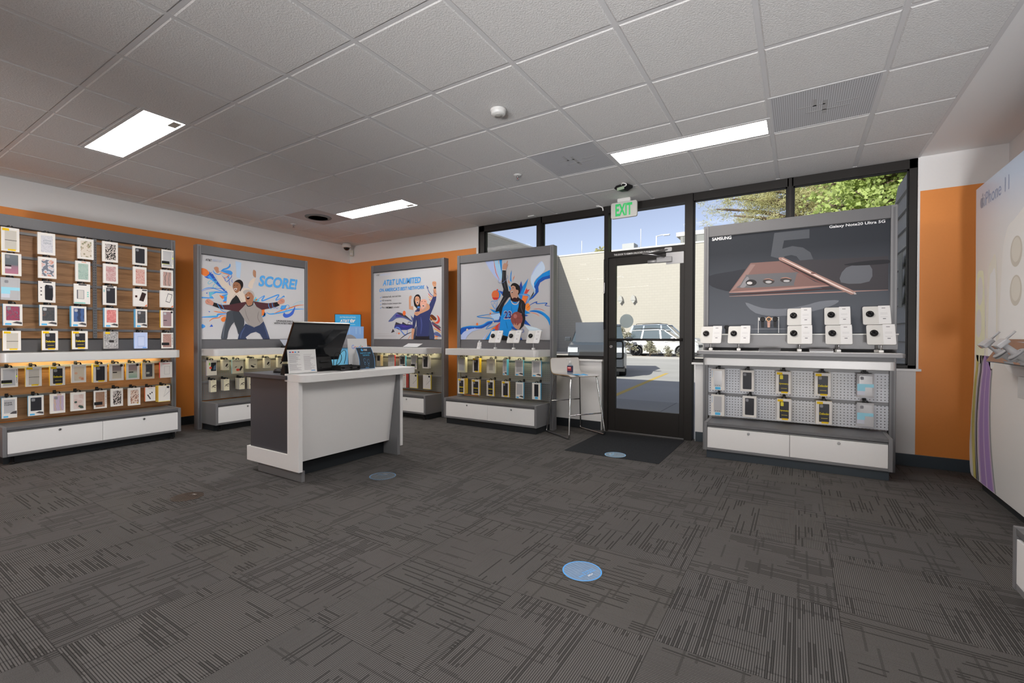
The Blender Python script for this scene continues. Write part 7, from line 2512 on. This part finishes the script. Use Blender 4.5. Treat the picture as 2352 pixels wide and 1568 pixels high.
# ------------------------------------------------------------------ plants
def leaf_mat(name, a, c):
    g = G(name)
    o, x, y, z = g.xyz()
    g.base(g.mix(g.noise(o, 3.5, 2, .5), a, c), .55, 0, .3)
    tl = g.n('BsdfTranslucent')
    g.put(tl.inputs[0], c)
    mx = g.n('MixShader')
    mx.inputs[0].default_value = .35
    g.t.links.new(g.b.outputs[0], mx.inputs[1])
    g.t.links.new(tl.outputs[0], mx.inputs[2])
    g.t.links.new(mx.outputs[0], g.out.inputs[0])
    return g.m
leaf_green = leaf_mat('leaf_green', (.30, .42, .10, 1), (.62, .68, .28, 1))
pine_green = leaf_mat('pine_needles', (.36, .38, .15, 1), (.68, .63, .36, 1))
bush_green = leaf_mat('shrub_leaves', (.30, .31, .20, 1), (.55, .52, .44, 1))
bark = flat('bark', (.16, .11, .08, 1), .9, grain=.3)
def tree(name, label, loc, h, tips, leafm, n_leaf, size, spread, trunk_r, needle=False, group=None, seed=1):
    """trunk, boughs that end at the given tips, and leaves clustered round the boughs"""
    random.seed(seed)
    r = thing(name, label, 'tree' if h > 2 else 'shrub', loc, 0, group)
    b = MB()
    b.tube([(0, 0, 0), (.1 * trunk_r, .1, h * .5), (0, 0, h * .96)], [trunk_r, trunk_r * .7, trunk_r * .2], bark, 8)
    for (x, y, z) in tips:
        z0 = max(.1 * h, min(z - .25 * math.hypot(x, y), h * .85))
        b.tube(smooth_loop([(0, 0, z0), (x * .45, y * .45, z0 + (z - z0) * .6), (x, y, z)], 3, False), [trunk_r * .35] * 4 + [trunk_r * .22] * 2 + [trunk_r * .1], bark, 5)
    b.build('trunk', None, r)
    b = MB()
    k = b.mi(leafm)
    per = max(1, n_leaf // max(1, len(tips)))
    for (x, y, z) in tips:
        z0 = max(.1 * h, min(z - .25 * math.hypot(x, y), h * .85))
        cl = []
        for q in range(16 if needle else 5):
            t = random.uniform(.45, 1.08)
            cl.append(Vector((x * t + random.gauss(0, spread * .5), y * t + random.gauss(0, spread * .5), z0 + (z - z0) * min(1, t * 1.15) + random.gauss(0, spread * .4))))
        for i in range(per):
            c = random.choice(cl)
            d = Vector((random.gauss(0, 1), random.gauss(0, 1), random.gauss(0, .8))).normalized()
            if needle:
                p = c + Vector((random.gauss(0, .13), random.gauss(0, .13), random.gauss(0, .10)))
                e = p + d * size * random.uniform(.7, 1.2)
                s = d.cross(Vector((random.gauss(0, 1), random.gauss(0, 1), random.gauss(0, 1)))).normalized() * size * .07
                vs = [b.bm.verts.new(v) for v in (p - s, p + s, e)]
            else:
                p = c + d * abs(random.gauss(0, spread * .55))
                u = Vector((random.gauss(0, 1), random.gauss(0, 1), random.gauss(0, .6))).normalized() * size * random.uniform(.6, 1.2)
                w = u.cross(Vector((random.gauss(0, 1), random.gauss(0, 1), random.gauss(0, 1)))).normalized() * size * .38
                vs = [b.bm.verts.new(v) for v in (p, p + u * .5 + w, p + u, p + u * .5 - w)]
            f = b.bm.faces.new(vs)
            f.material_index = k
    b.build('foliage', None, r)
    return r
def ring_tips(n, rad, z0, z1, seed, flatn=1.0):
    random.seed(seed)
    out = []
    for i in range(n):
        a = random.uniform(0, 2 * PI)
        z = random.uniform(z0, z1)
        t = (z - z0) / max(.01, z1 - z0)
        q = rad * (1 - .75 * t ** 1.6) * random.uniform(.55, 1.0)
        out.append((q * math.cos(a), q * math.sin(a), z))
    return out
tree('pine_tree', 'yellow-green pine tree seen above the black phone poster', (-.1, 18.6, GZ), 9.2, [(-2.5, -.3, 5.95), (-2.1, .3, 6.4), (-1.9, -.4, 5.6), (-1.6, .2, 6.6), (-1.5, -.5, 6.1)] + [q for q in ring_tips(75, 2.1, 3.4, 9.0, 5)], pine_green, 90000, .14, .55, .2, True, None, 5)
tree('leafy_tree', 'bright green leafy tree at the right end of the window', (1.5, 12.4, GZ), 6.4, ring_tips(110, 2.0, 1.0, 6.3, 9), leaf_green, 30000, .11, .42, .12, False, None, 9)
tree('leafy_tree', 'dense green tree farther back behind the pine at the right', (3.6, 22.8, GZ), 9.5, ring_tips(80, 3.2, 1.2, 9.4, 12), leaf_green, 18000, .17, .5, .18, False, None, 12)
tree('distant_tree', 'treetop over the tan wall left of the door transom', (-17.4, 44.5, GZ), 10.2, ring_tips(24, 1.1, 7.4, 10.2, 21), pine_green, 3000, .30, .35, .2, False, 'treetops behind the far building', 21)
tree('distant_tree', 'treetop over the tan wall beside the door frame', (-14.4, 46.5, GZ), 10.4, ring_tips(24, 1.1, 7.4, 10.4, 22), pine_green, 3000, .30, .35, .2, False, 'treetops behind the far building', 22)
for i, (x, y, h, n, s, lab) in enumerate(((-9.1, 27.35, 1.75, 2200, .11, 'tall sparse shrub at the left edge of the glass door'), (-7.45, 27.3, 1.0, 1300, .10, 'sparse grey shrub before the rear of the white SUV'), (-6.45, 27.4, .55, 500, .10, 'small low shrub before the white SUV'), (-5.75, 27.45, .28, 140, .09, 'tiny shrub tuft in the soil before the white SUV'))):
    tree('planter_shrub', lab, (x, y, GZ + .10), h, ring_tips(16, h * (.50, .45, .40, .40)[i], h * .25, h, 30 + i), bush_green, n, s, .12, .03, False, 'shrubs in the planter strip', 30 + i)
